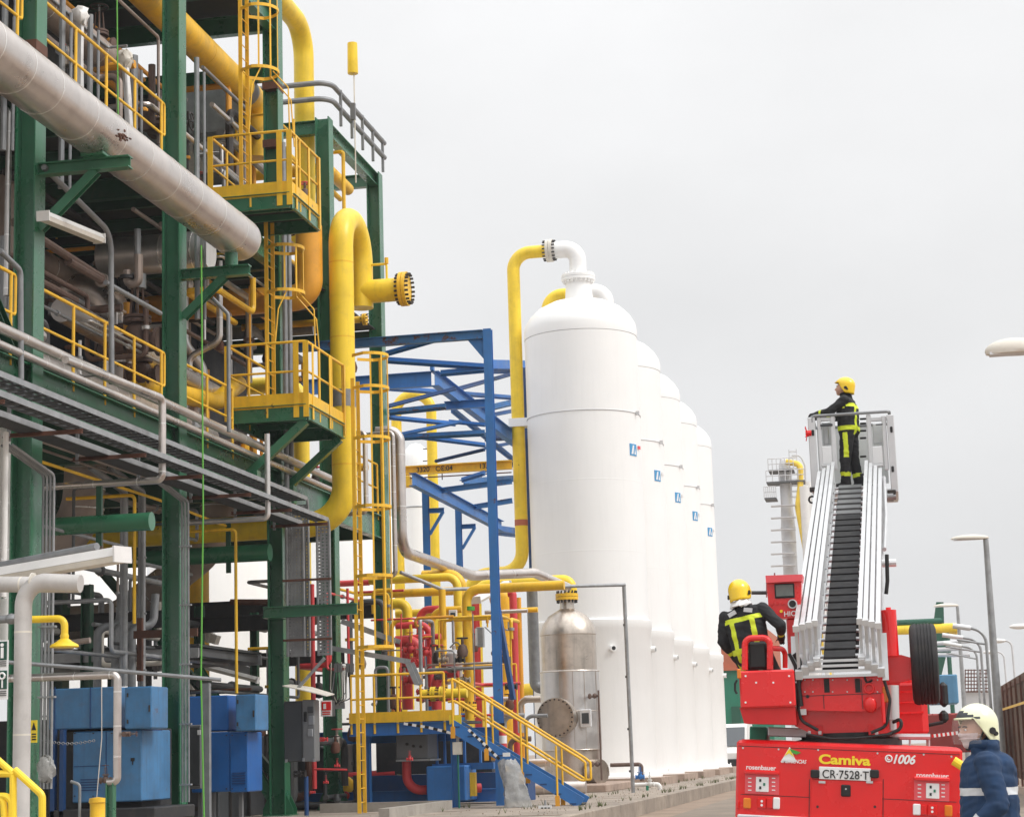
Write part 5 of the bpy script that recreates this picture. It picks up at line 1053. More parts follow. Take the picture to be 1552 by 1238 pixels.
# ================================================================= white pressure vessels
TX, TR = -10.74, 2.04; TY = [69.4+7.03*k for k in range(5)]
TZ = 16.55
ordn = ['nearest', 'second', 'third', 'fourth', 'farthest']
def tank(k):
    y = TY[k]; b = V((TX, y, 0))
    t = thing('pressure_vessel', ordn[k]+' of the five tall white pressure vessels', 'tank', 'white pressure vessels in a row')
    prof = [(TR*1.004, TZ-.29), (TR*1.006, TZ), (TR*.985, TZ+.22), (TR*.9, TZ+.52), (TR*.75, TZ+.82), (TR*.52, TZ+1.06), (.50, TZ+1.2)]
    MB().lathe([(TR, 6.0), (TR, TZ-.3)], b, seg=64).build('shell', 'white_tank', t)
    MB().lathe(prof, b, seg=64).build('dome', 'white_tank', t, smooth=50)
    MB().lathe([(TR*1.03, .75), (TR*1.035, 5.65), (TR*1.05, 5.7), (TR*1.05, 6.0), (TR, 6.06)], b, seg=64).build('skirt', 'white_tank', t)
    MB().lathe([(TR*1.03, .76), (TR*1.1, .70), (TR*1.13, .66), (TR*1.13, .60)], b, seg=64).build('base_ring', 'white_tank', t)
    MB().lathe([(.52, TZ+1.12), (.50, TZ+1.35), (.46, TZ+1.85), (.46, TZ+1.95)], b, seg=32).build('neck', 'white_tank', t)
    flange((TX, y, TZ+2.02), (0, 0, 1), .62, 'white_tank', t, 20, t=.2, boltm='white_tank')
    MB().tube([(TX, y, TZ+2.1), (TX, y, TZ+3.15), (TX-.95, y-.0, TZ+3.15)], .31, 24, bend=.72, bseg=10).build('top_elbow', 'white_tank', t)
    MB().ring((TX, y, 13.35-.0), (0, 0, 1), TR*1.004, .016, 64, 6).build('band', 'far_grey', t)
    for z_ in (8.4, 10.9): MB().lathe([(TR*1.0, z_-.03), (TR*1.0022, z_), (TR*1.0, z_+.03)], b, seg=64).build('weld_seam', 'white_tank', t)
    MB().box((TX+TR*.97, y-.6, 13.28), (TX+TR*1.03, y-.54, 13.42)).build('band_lug', 'far_grey', t)
    # maker's mark: blue square with a pale pointed letter
    th = math.radians(-24); n = V((math.cos(th), math.sin(th), 0)); ex = V((-n.y, n.x, 0)); c = b+n*(TR+.012)+V((0, 0, 12.0-.0))
    def quad(w, h, d, dx=0, dz=0):
        o = c+n*d+ex*dx+V((0, 0, dz)); e = ex*w/2; z = V((0, 0, h/2)); return MB().add([o-e-z, o+e-z, o+e+z, o-e+z, o-e-z-n*.03, o+e-z-n*.03, o+e+z-n*.03, o-e+z-n*.03], [(0, 1, 2, 3), (4, 7, 6, 5), (0, 4, 5, 1), (1, 5, 6, 2), (2, 6, 7, 3), (3, 7, 4, 0)])
    quad(.42, .42, 0).build('logo_square', 'print_blue', t, smooth=0)
    o = c+n*.006
    MB().add([o+ex*-.15-V((0, 0, .16)), o+ex*-.02-V((0, 0, .16)), o+ex*.06+V((0, 0, .16)), o+ex*-.04+V((0, 0, .16))], [(0, 1, 2, 3)]).add([o+ex*.05-V((0, 0, .16)), o+ex*.16-V((0, 0, .16)), o+ex*.1+V((0, 0, .06))], [(0, 1, 2)]).build('logo_letter', 'print_white', t, smooth=0)
    c = b+n*(TR+.012)+V((0, 0, 12.0)); quad(.14, .12, 0, .42, .12).build('logo_tag', 'pinkish' if k == 0 else 'print_white', t, smooth=0)
    for a in ((-62, 0) if k == 0 else (-2,)):
        a = math.radians(a); n2 = V((math.cos(a), math.sin(a), 0)); q = b+n2*TR*1.03+V((0, 0, 5.0)); MB().cyl(q, q+n2*.16, .11, 14).build('nozzle', 'white_tank', t); MB().cyl(q+n2*.14, q+n2*.17, .07, 12).build('nozzle_bore', 'black', t)
    for a in range(-70, 40, 36):
        a = math.radians(a); n2 = V((math.cos(a), math.sin(a), 0)); q = b+n2*TR*1.1; MB().cyl((q.x, q.y, .58), (q.x, q.y, .8), .03, 8).build('anchor_bolt', 'white_tank', t)
    pl = tag(MB().box((TX-TR*1.26, y-TR*1.2, -.1), (TX+TR*1.26, y+TR*1.2, .60)).build('tank_plinth', 'plinth', smooth=0), 'brown concrete plinth under the '+ordn[k]+' white vessel', 'plinth')
    zt = TZ+3.15
    rx = P(784, 600, Y=TY[0]).x
    f = pipe('yellow riser with a bolted flange feeding the top of the '+ordn[k]+' white vessel', 'yellow_bright', .235, [(TX-1.1, y, zt), (rx, y, zt), (rx, y, 7.95 if k == 0 else 4), (rx-2.0, y+.2, 7.95 if k == 0 else 4), (rx-2.2, y+.2, 1.5)], bend=.75, seg=22, name='riser_pipe')
    flange((TX-1.03, y, zt), (1, 0, 0), .42, 'offwhite', f, 16, t=.24)
    if k == 0:
        MB().box((rx-.3, y-.27, 13.2), (TX-TR*.9, y+.27, 13.5)).build('clamp', 'white_tank', f)
        MB().cyl((rx, y, 9.6), (rx, y, 9.82), .24, 22).build('red_band', 'terracotta', f)
for k in range(5): tank(k)
# distant matching vessel behind the blue gantry
p = P(630, 680, Y=95); t = thing('storage_tank', 'white domed tank far behind the blue gantry', 'tank')
r = 22*95/2985; MB().lathe([(r, .3), (r, p.z-.8), (r*.95, p.z-.4), (r*.75, p.z-.05), (r*.4, p.z+.2), (0, p.z+.28)], (p.x, 95, 0), seg=40).build('shell', 'white_tank', t); MB().ring((p.x, 95, p.z-3), (0, 0, 1), r, .04, 40, 6).build('band', 'galv', t)
for k in range(9): z = p.z-5+k*.6; MB().cyl((p.x+r-.1, 94.0, z), (p.x+r+.35, 94.0, z), .03, 6).build('rung', 'dark_iron', t)
p = P(655, 800, Y=100); t = thing('storage_tank', 'broad white tank low behind the blue gantry columns', 'tank')
MB().lathe([(3.2, .3), (3.2, 13.2), (3.0, 13.6), (0, 14.4)], (p.x-3.6, 100, 0), seg=48).build('shell', 'white_tank', t); MB().ring((p.x-3.6, 100, 9), (0, 0, 1), 3.2, .05, 40, 6).build('band', 'galv', t)
for k, (u, Y) in enumerate(((130, 92), (330, 84))):
    p = P(u, 860, Y=Y); t = thing('storage_tank', ('white tank seen through the frame left of the second column', 'white tank seen through the frame behind the third column')[k], 'tank')
    MB().lathe([(3.0, .3), (3.0, 14.8), (2.8, 15.4), (0, 16.2)], (p.x, Y, 0), seg=48).build('shell', 'white_tank', t)
    for z in (4, 8): MB().ring((p.x, Y, z), (0, 0, 1), 3.0, .05, 40, 6).build('band', 'galv', t)
# far yellow arch pipe behind the gantry
a, b, c = P(600, 600, Y=80), P(653, 600, Y=80), P(655, 720, Y=80)
pipe('bright yellow arch pipe far behind the gantry', 'yellow_bright', .22, [(a.x, 80, PAD), (a.x, 80, a.z), (b.x, 80, a.z), (b.x, 80, PAD)], bend=.8, seg=18)
# ================================================================= stainless vessel
VX, VY = P(866, 1100, Y=61.5).x, 61.5; VR = 43*61.5/2985*1.0
zs = lambda v: P(866, v, Y=VY).z
t = thing('stainless_vessel', 'upright stainless steel vessel with stained dome beside the stair', 'vessel')
b = V((VX, VY, 0)); z1 = zs(962)
MB().lathe([(VR*.98, zs(1020)), (VR*.98, z1-.02), (VR*1.0, z1), (VR*.99, z1+.08), (VR*.9, z1+.35), (VR*.68, z1+.6), (VR*.4, z1+.75), (.24, z1+.82), (.22, z1+.95), (.22, z1+1.15)], b, seg=48).build('upper_shell', 'stainless', t, smooth=40)
MB().lathe([(VR*1.06, zs(1136)), (VR*1.05, zs(1018)), (VR*.98, zs(1016))], b, seg=48).build('jacket', 'stainless_clean', t)
MB().lathe([(VR*1.0, PAD+.1), (VR*1.0, zs(1136))], b, seg=48).build('lower_shell', 'stainless', t)
for v in (1018, 1078, 1136): MB().ring((VX, VY, zs(v)), (0, 0, 1), VR*1.052, .014, 48, 6).build('seam_band', 'stainless', t)
for a in (-100, -75, -52, -20): a = math.radians(a); MB().cyl(b+V((math.cos(a)*VR*1.057, math.sin(a)*VR*1.057, zs(1136))), b+V((math.cos(a)*VR*1.055, math.sin(a)*VR*1.055, zs(1018))), .008, 6).build('vertical_seam', 'stainless', t)
MB().lathe([(0, PAD), (VR*1.25, PAD), (VR*1.25, PAD+.1), (0, PAD+.1)], b, seg=32).build('base_ring', 'stainless', t)
f = flange((VX, VY, z1+1.2), (0, 0, 1), .36, 'yellow', t, 16, t=.2)
m_ = P(832, 1087, Y=59.4); d = V((m_.x-VX, m_.y-VY, 0)).normalized()
c = V((VX, VY, m_.z))+d*VR*.9
mw = MB().cyl(c, c+d*.75, .50, 32).build('manway', 'stainless', t); MB().cyl(c+d*.5, c+d*.62, .60, 32).cyl(c+d*.64, c+d*.74, .60, 32).build('manway_flange', 'stainless', mw)
for k in range(24):
    a = 2*math.pi*k/24; e = V((-d.y, d.x, 0)); q = c+d*.62+(e*math.cos(a)+V((0, 0, 1))*math.sin(a))*.55
    MB().cyl(q-d*.12, q+d*.16, .025, 6).build('bolt', 'dark_iron', mw)
q = P(888, 1088, Y=VY-VR*1.02); MB().rbox((q.x-.17, q.y-.10, q.z-.27), (q.x+.17, q.y+.1, q.z+.27), .02).build('gauge_box', 'alu_panel', t); MB().box((q.x-.11, q.y-.115, q.z-.16), (q.x+.11, q.y-.098, q.z+.16)).build('gauge_face', 'grey_dark', t)
lx = P(907, 1050, Y=59.6).x
MB().cyl((lx, 59.6, zs(1182)), (lx, 59.6, zs(1050)), .03, 8).build('level_gauge', 'valve_brown', t)
for v in (1058, 1158): MB().cyl((lx, 59.6, zs(v)), (lx-.5, VY-VR*.8, zs(v)), .035, 8).ell((lx-.12, 59.62, zs(v)), (.08, .08, .08), 8).ell((lx-.3, 59.8, zs(v)), (.06, .06, .09), 8).build('gauge_cock', 'valve_brown', t)
MB().cyl((VX+VR*.8, VY-.6, zs(1170)), (VX+VR*1.12, VY-.8, zs(1170)), .38, 24).build('side_manway', 'stainless', t)
# outlet piping and little pumps at the foot of the vessels
p = P(925, 1159, Y=60); pipe('thin brown drain pipe leaving the stainless vessel', 'valve_brown', .06, [(p.x, 60, p.z), (P(972, 1158, Y=60).x, 60, p.z), (P(972, 1158, Y=60).x, 60, p.z-.5)], bend=.1)
valve('blue valve on the drain pipe at the foot of the vessels', P(970, 1177, Y=59.5), .32, 'blue', 'dark_iron')
valve('white valve at the end of the drain pipe', P(985, 1188, Y=59.0), .3, 'white', 'galv')
ortho('short silver pipe stub beneath the blue valve', 'white', 3.2, [(960, 1189), (1000, 1189), (1000, 1205)], 59.2, bend=.1)
pipe('thin green post under the drain valves', 'teal_green', .04, [P(981, 1190, Y=58.8), (P(981, 1190, Y=58.8).x, 58.8, PAD)], name='pipe_stand', cat='post')
for (u0, u1, v, Y, r, lab) in ((855, 888, 1193, 57, .2, 'fat silver pipe lying at the foot of the stainless vessel'), (800, 835, 1155, 57, .13, 'silver pipe stub behind the stair, upper one'), (795, 830, 1180, 57.5, .12, 'silver pipe stub behind the stair, lower one')):
    a, b_ = P(u0, v, Y=Y), P(u1, v, Y=Y); pipe(lab, 'cladding', r, [(a.x-1.5, Y, b_.z), (b_.x, Y, b_.z)], bands=.6, name='insulated_pipe')
tag(MB().rbox((-11.9, 58.0, PAD), (-8.7, 64, PAD+.24), .03).build('vessel_plinth', 'plinth'), 'rough concrete plinth under the stainless vessel', 'plinth')
# ================================================================= fire engine with turntable ladder
TYR = 22.6; K = 132.0
T = thing('fire_engine', 'red fire engine with a raised turntable ladder seen from behind', 'fire engine')
_a = math.radians(4.0); EX, EY, EZ = V((math.cos(_a), 0, -math.sin(_a))), V((0, 1, 0)), V((math.sin(_a), 0, math.cos(_a)))
def rb(name, m, u0, v0, u1, v1, dy0, dy1, parent=None, bev=.012):
    c = P((u0+u1)/2, (v0+v1)/2, Y=TYR); w_, h_ = (u1-u0)/K, (v1-v0)/K
    mb = MB().rbox((-w_/2, dy0, -h_/2), (w_/2, dy1, h_/2), bev) if bev else MB().box((-w_/2, dy0, -h_/2), (w_/2, dy1, h_/2))
    return mb.xf(Matrix(((EX.x, 0, EZ.x, c.x), (0, 1, 0, c.y), (EX.z, 0, EZ.z, c.z), (0, 0, 0, 1)))).build(name, m, parent or T)
body = rb('rear_body', 'truck_red', 1121, 1130, 1449, 1246, 0, 5.6, bev=.03)
rb('top_deck', 'truck_red_matt', 1127, 1126, 1444, 1131, .12, 5.6)
rb('bumper_strip', 'alu', 1124, 1241, 1450, 1250, -.06, .1)
rb('bumper', 'truck_red_matt', 1130, 1252, 1445, 1290, .05, .4)
for u in (1150, 1392): rb('wheel_arch', 'black', u, 1256, u+45, 1350, .5, 1.6)
for s, u in ((0, 1138), (1, 1400)):
    c = P(u+16, 1330, Y=TYR+1.5); w_ = MB().lathe([(.0, -.14), (.26, -.14), (.28, -.1), (.46, -.15), (.5, -.1), (.5, .1), (.46, .15), (.28, .1), (.26, .12), (0, .12)], (c.x, TYR+1.5, .5), axis=(1, 0, 0), seg=28).build('wheel', 'rubber', T)
def rt(s, m, u0, v1, u1, h_px, **k):
    o = P(u0, v1, Y=TYR-.012); return text(s, m, T, o, EX, EZ, h_px/K, width=(u1-u0)/K, **k)
rt('Camiva', 'print_yellow', 1241, 1156, 1316, 13.5, bold=.035, name='maker_lettering')
rt('1006', 'print_white', 1354, 1156, 1386, 13, bold=.03, shear=.3, name='unit_number')
rt('rosenbauer', 'print_white', 1131, 1165, 1175, 7, bold=.025, name='builder_lettering')
rt('rosenbauer', 'print_white', 1389, 1177, 1435, 7, bold=.025, name='builder_lettering')
c = P(1347, 1149, Y=TYR-.006); MB().ring(c, EY, .035, .008, 18, 6).build('phone_ring', 'print_white', T); MB().ring(c, EY, .014, .007, 10, 6, a0=.6, a1=4.4).build('phone_symbol', 'print_white', T)
def tri(pts, m, name, dy=-.006):
    q = [P(u, v, Y=TYR+dy) for u, v in pts]; n = len(q); q += [p+V((0, .01, 0)) for p in q]
    return MB().add(q, [tuple(range(n)), tuple(range(2*n-1, n-1, -1))]+[(i, (i+1) % n, n+(i+1) % n, n+i) for i in range(n)]).build(name, m, T, smooth=0)
tri([(1183, 1154), (1197, 1131), (1207, 1154)], 'print_white', 'logo_triangle'); tri([(1189, 1145), (1196, 1134), (1204, 1147), (1196, 1141)], 'print_yellow', 'logo_triangle', -.012)
tri([(1197, 1134), (1206, 1137), (1214, 1140), (1207, 1143), (1200, 1140)], 'print_green', 'logo_leaf', -.014)
rt('EMERGENCIAS', 'print_white', 1184, 1155, 1221, 5.5, bold=.02, shear=.25, name='logo_lettering')
pl = rb('number_plate', 'print_white', 1243, 1163, 1318, 1181, -.03, -.005, bev=.004)
o = P(1246.5, 1178, Y=TYR-.035); text('CR·7528·T', 'print_black', pl, o, EX, EZ, 12.5/K, width=67/K, bold=.004, name='plate_characters')
for u in (1229, 1319): rb('plate_lamp', 'black', u, 1166, u+13, 1178, -.06, .0)
for (u, v, fl) in ((1129, 1167, 0), (1386, 1177, 1)):
    rec = rb('socket_recess', 'pinkish', u+1, v+6, u+51, v+35, -.012, .0, bev=0); rb('recess_hood', 'truck_red', u, v, u+52, v+6, -.055, .0)
    a = u+(17 if fl == 0 else 18); rb('socket_plate', 'print_white', a, v+10, a+19, v+32, -.025, -.01, parent=rec)
    for dx, dv, m in ((5, 15, 'print_black'), (5, 26, 'print_black'), (11, 21, 'teal_green')): rb('socket', m, a+dx, v+dv-2, a+dx+3, v+dv+2, -.03, -.02, parent=rec, bev=0)
    for k in range(4): rb('marking', 'print_white', u+5 if fl == 0 else u+5, v+11+k*6, u+10, v+12.5+k*6, -.016, -.01, parent=rec, bev=0); rb('marking', 'print_white', u+41, v+11+k*6, u+46, v+12.5+k*6, -.016, -.01, parent=rec, bev=0)
for L_ in (((1127, 1209, 1138, 1224, 'amber'), (1148, 1209, 1161, 1224, 'lens_red'), (1162, 1209, 1171, 1224, 'lens_red'), (1172, 1208, 1182, 1225, 'print_white')), ((1384, 1218, 1395, 1234, 'print_white'), (1396, 1219, 1405, 1234, 'lens_red'), (1406, 1219, 1420, 1235, 'lens_red'), (1432, 1220, 1443, 1236, 'amber'))):
    for u0, v0, u1, v1, m in L_:
        l_ = rb('tail_light', m, u0, v0, u1, v1, -.035, .0, bev=.01)
        if m == 'lens_red' and u1-u0 > 10:
            for dv in (4.5, 10.5): c = P((u0+u1)/2, v0+dv, Y=TYR-.036); MB().cyl(c, c+V((0, .01, 0)), .014, 10).build('reflector', 'print_white', l_)
ht = rb('hatch', 'truck_red', 1231, 1184, 1334, 1262, -.014, .0, bev=.006)
lt = rb('hatch_latch', 'black', 1275, 1189, 1289, 1206, -.035, -.01, parent=ht); c = P(1282, 1195, Y=TYR-.037); MB().cyl(c, c+V((0, .01, 0)), .01, 8).build('lock', 'alu', ht)
for u in (1239, 1326): c = P(u, 1222, Y=TYR-.016); MB().cyl(c, c+V((0, .01, 0)), .015, 8).build('stud', 'black', ht)
for u, v in ((1117, 1219), (1452, 1236)): rb('side_marker', 'lens_red', u, v-6, u+4, v+6, -.02, .05)
# deck fittings
rb('equipment_box', 'alu', 1160, 1102, 1222, 1116, .5, 1.3); rb('green_crate', 'teal_green', 1128, 1100, 1154, 1122, .8, 1.4)
r_ = MB()
for u in (1351, 1379, 1408): a, b = P(u, 1119, Y=TYR+.6), P(u, 1133, Y=TYR+.6); r_.cyl(b, a, .012, 8)
r_.cyl(P(1340, 1116, Y=TYR+.6), P(1410, 1116, Y=TYR+.6), .035, 8); r_.build('deck_rail', 'alu', T)
cabm = MB(); pxbox(cabm, 1338, 1030, 1406, 1118, TYR+5.2, 2.0, .08); cabm.build('cab', 'truck_red_matt', T)
for v in (1046, 1062, 1078): pxbox(MB(), 1362, v, 1400, v+3, TYR+5.17, .05).build('cab_rib', 'truck_red', T)
pxbox(MB(), 1363, 1030, 1408, 1034, TYR+5.1, .1).build('cab_edge', 'truck_red', T)
for u0, v0, u1, v1 in ((1423, 1033, 1437, 1071), (1423, 1076, 1438, 1095)): pxbox(MB(), u0, v0, u1, v1, TYR+6, .12, .05).build('mirror', 'black', T)
MB().cyl(P(1405, 1099, Y=TYR+6), P(1430, 1094, Y=TYR+6), .025, 8).build('mirror_arm', 'black', T)
# turntable
tb = P(1283, 1118, Y=TYR+.55); cx = tb.x
MB().lathe([(0, 0), (.62, 0), (.62, .08), (.52, .1), (.52, .16), (0, .16)], (cx, TYR+.75, tb.z-.1), seg=40).build('slew_ring', 'black', T)
def tp(u, v, Y): return P(u, v, Y=Y)
def prism(name, m, pts, Y, dy, bev=None):
    q = [P(u, v, Y=Y) for u, v in pts]; n = len(q); q += [p+V((0, dy, 0)) for p in q]
    return MB().add(q, [tuple(range(n)), tuple(range(2*n-1, n-1, -1))]+[(i, (i+1) % n, n+(i+1) % n, n+i) for i in range(n)]).build(name, m, T, smooth=0)
prism('turntable_base', 'truck_red', [(1200, 1078), (1348, 1070), (1366, 1092), (1362, 1108), (1300, 1116), (1240, 1116), (1205, 1100)], TYR+.3, .9)
for u in (1238, 1316): pxbox(MB(), u, 1098, u+9, 1112, TYR+.26, .05).build('pad_eye', 'truck_red_matt', T)
prism('turret', 'truck_red', [(1212, 1026), (1340, 1022), (1338, 1068), (1322, 1078), (1213, 1076)], TYR+.1, .9)
for u in (1249, 1296): pxbox(MB(), u, 1028, u+8, 1049, TYR+.09, .05).build('slot', 'black', T)
e = P(1318, 1055, Y=TYR+.05); MB().ring(e+V((0, 0, .09)), (0, 1, 0), .05, .014, 14, 6).build('lifting_ring', 'lens_red', T); MB().ell(e-V((0, 0, .09)), (.075, .05, .09), 14).build('extinguisher_cap', 'lens_red', T)
pxbox(MB(), 1212, 1074, 1222, 1083, TYR+.05, .05).build('bracket', 'alu', T)
for u, v in ((1224, 1055),): c = P(u, v, Y=TYR+.09); MB().cyl(c, c+V((0, .03, 0)), .02, 8).build('plug', 'black', T)
# operator stand
st_ = pxbox(MB(), 1121, 1015, 1205, 1072, TYR-.1, .9, .02).build('operator_guard', 'truck_red', T)
prism('operator_floor', 'truck_red_matt', [(1121, 1072), (1205, 1070), (1207, 1098), (1128, 1096)], TYR-.05, .8)
for u, v in ((1130, 1024), (1146, 1034), (1172, 1034), (1196, 1024), (1130, 1064), (1198, 1064)): c = P(u, v, Y=TYR-.105); MB().cyl(c, c+V((0, .01, 0)), .012, 8).build('rivet', 'print_white', st_)
pxbox(MB(), 1117, 1013, 1123, 1028, TYR-.12, .05, .01).build('marker_lamp', 'amber', st_)
c = [tp(1129, 1015, TYR-.05), tp(1129, 967, TYR-.05), tp(1167, 966, TYR-.05), tp(1167, 1014, TYR-.05)]
MB().tube(c, .036, 10, bend=.08).build('seat_frame', 'truck_red', st_); pxbox(MB(), 1134, 972, 1163, 1014, TYR-.02, .1, .03).build('seat_cushion', 'black', st_)
MB().tube([tp(1120, 1012, TYR+.6), tp(1119, 983, TYR+.6), tp(1150, 981, TYR+.6)], .028, 8, bend=.08).build('guard_rail', 'truck_red', st_)
MB().tube([tp(1166, 982, TYR-.02), tp(1190, 983, TYR+.2), tp(1190, 1012, TYR+.2)], .03, 8, bend=.08).build('guard_rail', 'truck_red', st_)
MB().tube([tp(1117, 1030, TYR-.1), tp(1114, 1036, TYR-.1), tp(1114, 1046, TYR-.1), tp(1117, 1051, TYR-.1)], .014, 6, bend=.03).build('grab_handle', 'black', st_)
# console
cn = prism('console', 'truck_red', [(1162, 883), (1215, 880), (1213, 936), (1166, 938)], TYR+.6, .25)
prism('console_hood', 'pinkish', [(1160, 872), (1216, 870), (1215, 880), (1161, 883)], TYR+.5, .4)
pxbox(MB(), 1174, 884, 1204, 906, TYR+.58, .05, .005).build('screen_frame', 'black', cn); pxbox(MB(), 1176, 886, 1202, 903, TYR+.57, .03).build('screen', mat('screen_grey', (.16, .18, .17), .2, var=.15, vscale=9), cn)
c = P(1201, 915, Y=TYR+.57); MB().cyl(c, c+V((0, .05, 0)), .048, 18).build('dial', 'black', cn); MB().ring(c, (0, 1, 0), .048, .008, 18, 6).build('dial_rim', 'alu', cn)
text('HIO', 'print_white', cn, P(1188, 934, Y=TYR+.58), (1, 0, .03), (0, 0, 1), 8/K, bold=.01)
for u, v in ((1170, 914), (1178, 914), (1186, 914), (1184, 926)): c = P(u, v, Y=TYR+.58); MB().cyl(c, c+V((0, .03, 0)), .018, 10).build('button', 'lens_red' if v < 920 else 'print_yellow', cn)
pxbox(MB(), 1193, 936, 1212, 992, TYR+.62, .2, .02).build('pedestal', 'truck_red', T)
MB().cyl(P(1139, 898, Y=TYR+.7), P(1162, 898, Y=TYR+.7), .022, 8).build('console_arm', 'grey_dark', T)
MB().tube([tp(1204, 990, TYR), tp(1212, 1002, TYR), tp(1210, 1040, TYR), tp(1214, 1070, TYR)], .03, 8, bend=.1).tube([tp(1196, 990, TYR), tp(1206, 1010, TYR), tp(1206, 1060, TYR)], .02, 8, bend=.1).build('hose_loop', 'black', T)
# right side: post, arm, spare wheel, ram
p0, p1 = P(1351, 994, Y=TYR+.6), P(1351, 924, Y=TYR+.6); MB().cyl(p0, (p0.x, p0.y, p1.z), .088, 22).cyl((p0.x, p0.y, p1.z), (p0.x, p0.y, p1.z+.03), .03, 10).build('cylinder_post', 'truck_red', T)
prism('wheel_carrier', 'truck_red', [(1338, 992), (1366, 992), (1380, 996), (1382, 1028), (1342, 1038), (1338, 1034)], TYR+.75, .4)
prism('wheel_carrier', 'truck_red_matt', [(1352, 1034), (1364, 1032), (1360, 1095), (1342, 1092), (1340, 1050)], TYR+.7, .3)
wc = P(1401, 1006, Y=TYR+1.0); wy = TYR+1.0; R_ = .47; W_ = .155
wh = MB().lathe([(.27, -W_*.8), (.32, -W_*1.0), (.40, -W_), (.45, -W_*.9), (R_-.004, -W_*.72), (R_, -W_*.6)] + [q for k in range(5) for q in ((R_, -W_*.6+k*W_*.24), (R_, -W_*.6+k*W_*.24+.036-.018), (R_-.009, -W_*.6+k*W_*.24+.022), (R_-.009, -W_*.6+k*W_*.24+.033))] + [(R_, W_*.6), (R_-.004, W_*.72), (.45, W_*.9), (.40, W_), (.32, W_*1.0), (.27, W_*.8)], (wc.x, wy, wc.z), axis=(1, 0, 0), seg=48).build('spare_wheel', 'rubber', T)
MB().lathe([(0, -.02), (.12, -.02), (.14, -.06), (.25, -.1), (.275, -W_*.85), (.275, W_*.85), (.2, .08), (0, .08)], (wc.x, wy, wc.z), axis=(1, 0, 0), seg=28).build('rim', 'truck_red_matt', wh)
a, b = P(1352, 1038, Y=TYR+.3), P(1353, 1090, Y=TYR+.3); MB().cyl(b, a, .075, 18).cyl(b-V((0, 0, .12)), b, .04, 12).build('hydraulic_ram', 'alu', T)
pxbox(MB(), 1338, 1040, 1346, 1064, TYR+.08, .06, .01).build('side_lamp', 'amber', T); pxbox(MB(), 1336, 1050, 1341, 1096, TYR+.02, .08, .01).build('guide_plate', 'truck_red', T)
MB().tube([tp(1354, 1094, TYR+.2), tp(1366, 1088, TYR+.1), tp(1366, 1104, TYR+.1), tp(1345, 1113, TYR+.1)], .02, 8, bend=.08).build('hydraulic_hose', 'black', T)
# ladder
H0, H1 = P(1273, 1020, Y=TYR-.05), P(1290, 741, Y=30.2); dl = (H1-H0); LL = dl.length; dl.normalize(); sx = V((1, 0, 0)); nl = sx.cross(dl).normalized(); sx = dl.cross(nl)
def lp(a, s, n): return H0+dl*a+sx*s+nl*n
hw = (.455, .385, .315, .25)
for i, hwi in enumerate(hw):
    sec = thing('ladder_section', '', ''); del sec['label'], sec['category']; sec.parent = T
    hc = .53-.0*i
    for s in (-1, 1):
        MB().extr([(-.025, -.03), (.025, -.03), (.025, .03), (-.025, .03)], lp(.05+.06*i, s*hwi, hc), lp(LL-.1+.1*i, s*hwi, .30+.02*i), up=nl).build('top_chord', 'alu', sec)
        MB().extr([(-.028, -.03), (.028, -.03), (.028, .03), (-.028, .03)], lp(0, s*hwi, .04*i), lp(LL, s*hwi, .03*i), up=nl).build('bottom_chord', 'alu', sec)
        n = 14; 
        for k in range(n+1):
            a = .06+.06*i+(LL-.4)*k/n; f = a/LL; h_ = hc+(.30-hc)*f
            MB().bar(lp(a, s*hwi, .02+.04*i), lp(a+(.0 if k == 0 else .25), s*hwi, h_-.02), .03, .035, up=sx).build('lattice', 'alu', sec)
        MB().extr([(-.034, -.035), (.034, -.035), (.034, .035), (-.034, .035)], lp(.02+.06*i, s*hwi, hc), lp(.05+.06*i, s*hwi, hc), up=nl).build('end_cap', 'alu_panel', sec)
        MB().extr([(-.04, -.05), (.04, -.05), (.04, .05), (-.04, .05)], lp(-.03+.02*i, s*hwi, .04*i), lp(.04+.02*i, s*hwi, .04*i), up=nl).build('end_shoe', 'alu', sec)
    MB().bar(lp(.0+.03*i, -hwi, -.03+.05*i), lp(.0+.03*i, hwi, -.03+.05*i), .04, .03).build('cross_member', 'alu', sec)
    if i == 0: MB().extr([(-.2, -.02), (.2, -.02), (.2, 0), (-.2, 0)], lp(.1, 0, .0), lp(LL-.5, 0, .0), up=nl).build('dark_backing', 'rubber', sec)  # black strip added beneath so the gaps between rungs read dark
    if i == 3:
        rung = pad_ = grey_ = None; a = .22; k = 0
        while a < LL-.35:
            q = lp(a, 0, .12)-lp(0, 0, 0)
            if rung is None:
                rung = MB().cyl(H0-sx*.25+dl*.02, H0+sx*.25+dl*.02, .022, 8).build('rung', 'alu', sec); rung.location = q
                pad_ = MB().extr([(-.175, -.03), (.175, -.03), (.175, .03), (-.175, .03)], H0-dl*.085, H0+dl*.135, up=nl).build('rung_pad', 'rubber', sec); pad_.location = q
            elif a < LL-1.9: link_copy(rung, sec, q); link_copy(pad_, sec, q)
            else:
                if grey_ is None: grey_ = MB().extr([(-.17, -.03), (.17, -.03), (.17, .03), (-.17, .03)], H0-dl*.075, H0+dl*.1, up=nl).build('worn_rung_pad', 'grey_box', sec); grey_.location = q
                else: link_copy(grey_, sec, q)
                link_copy(rung, sec, q)
            a += .292; k += 1
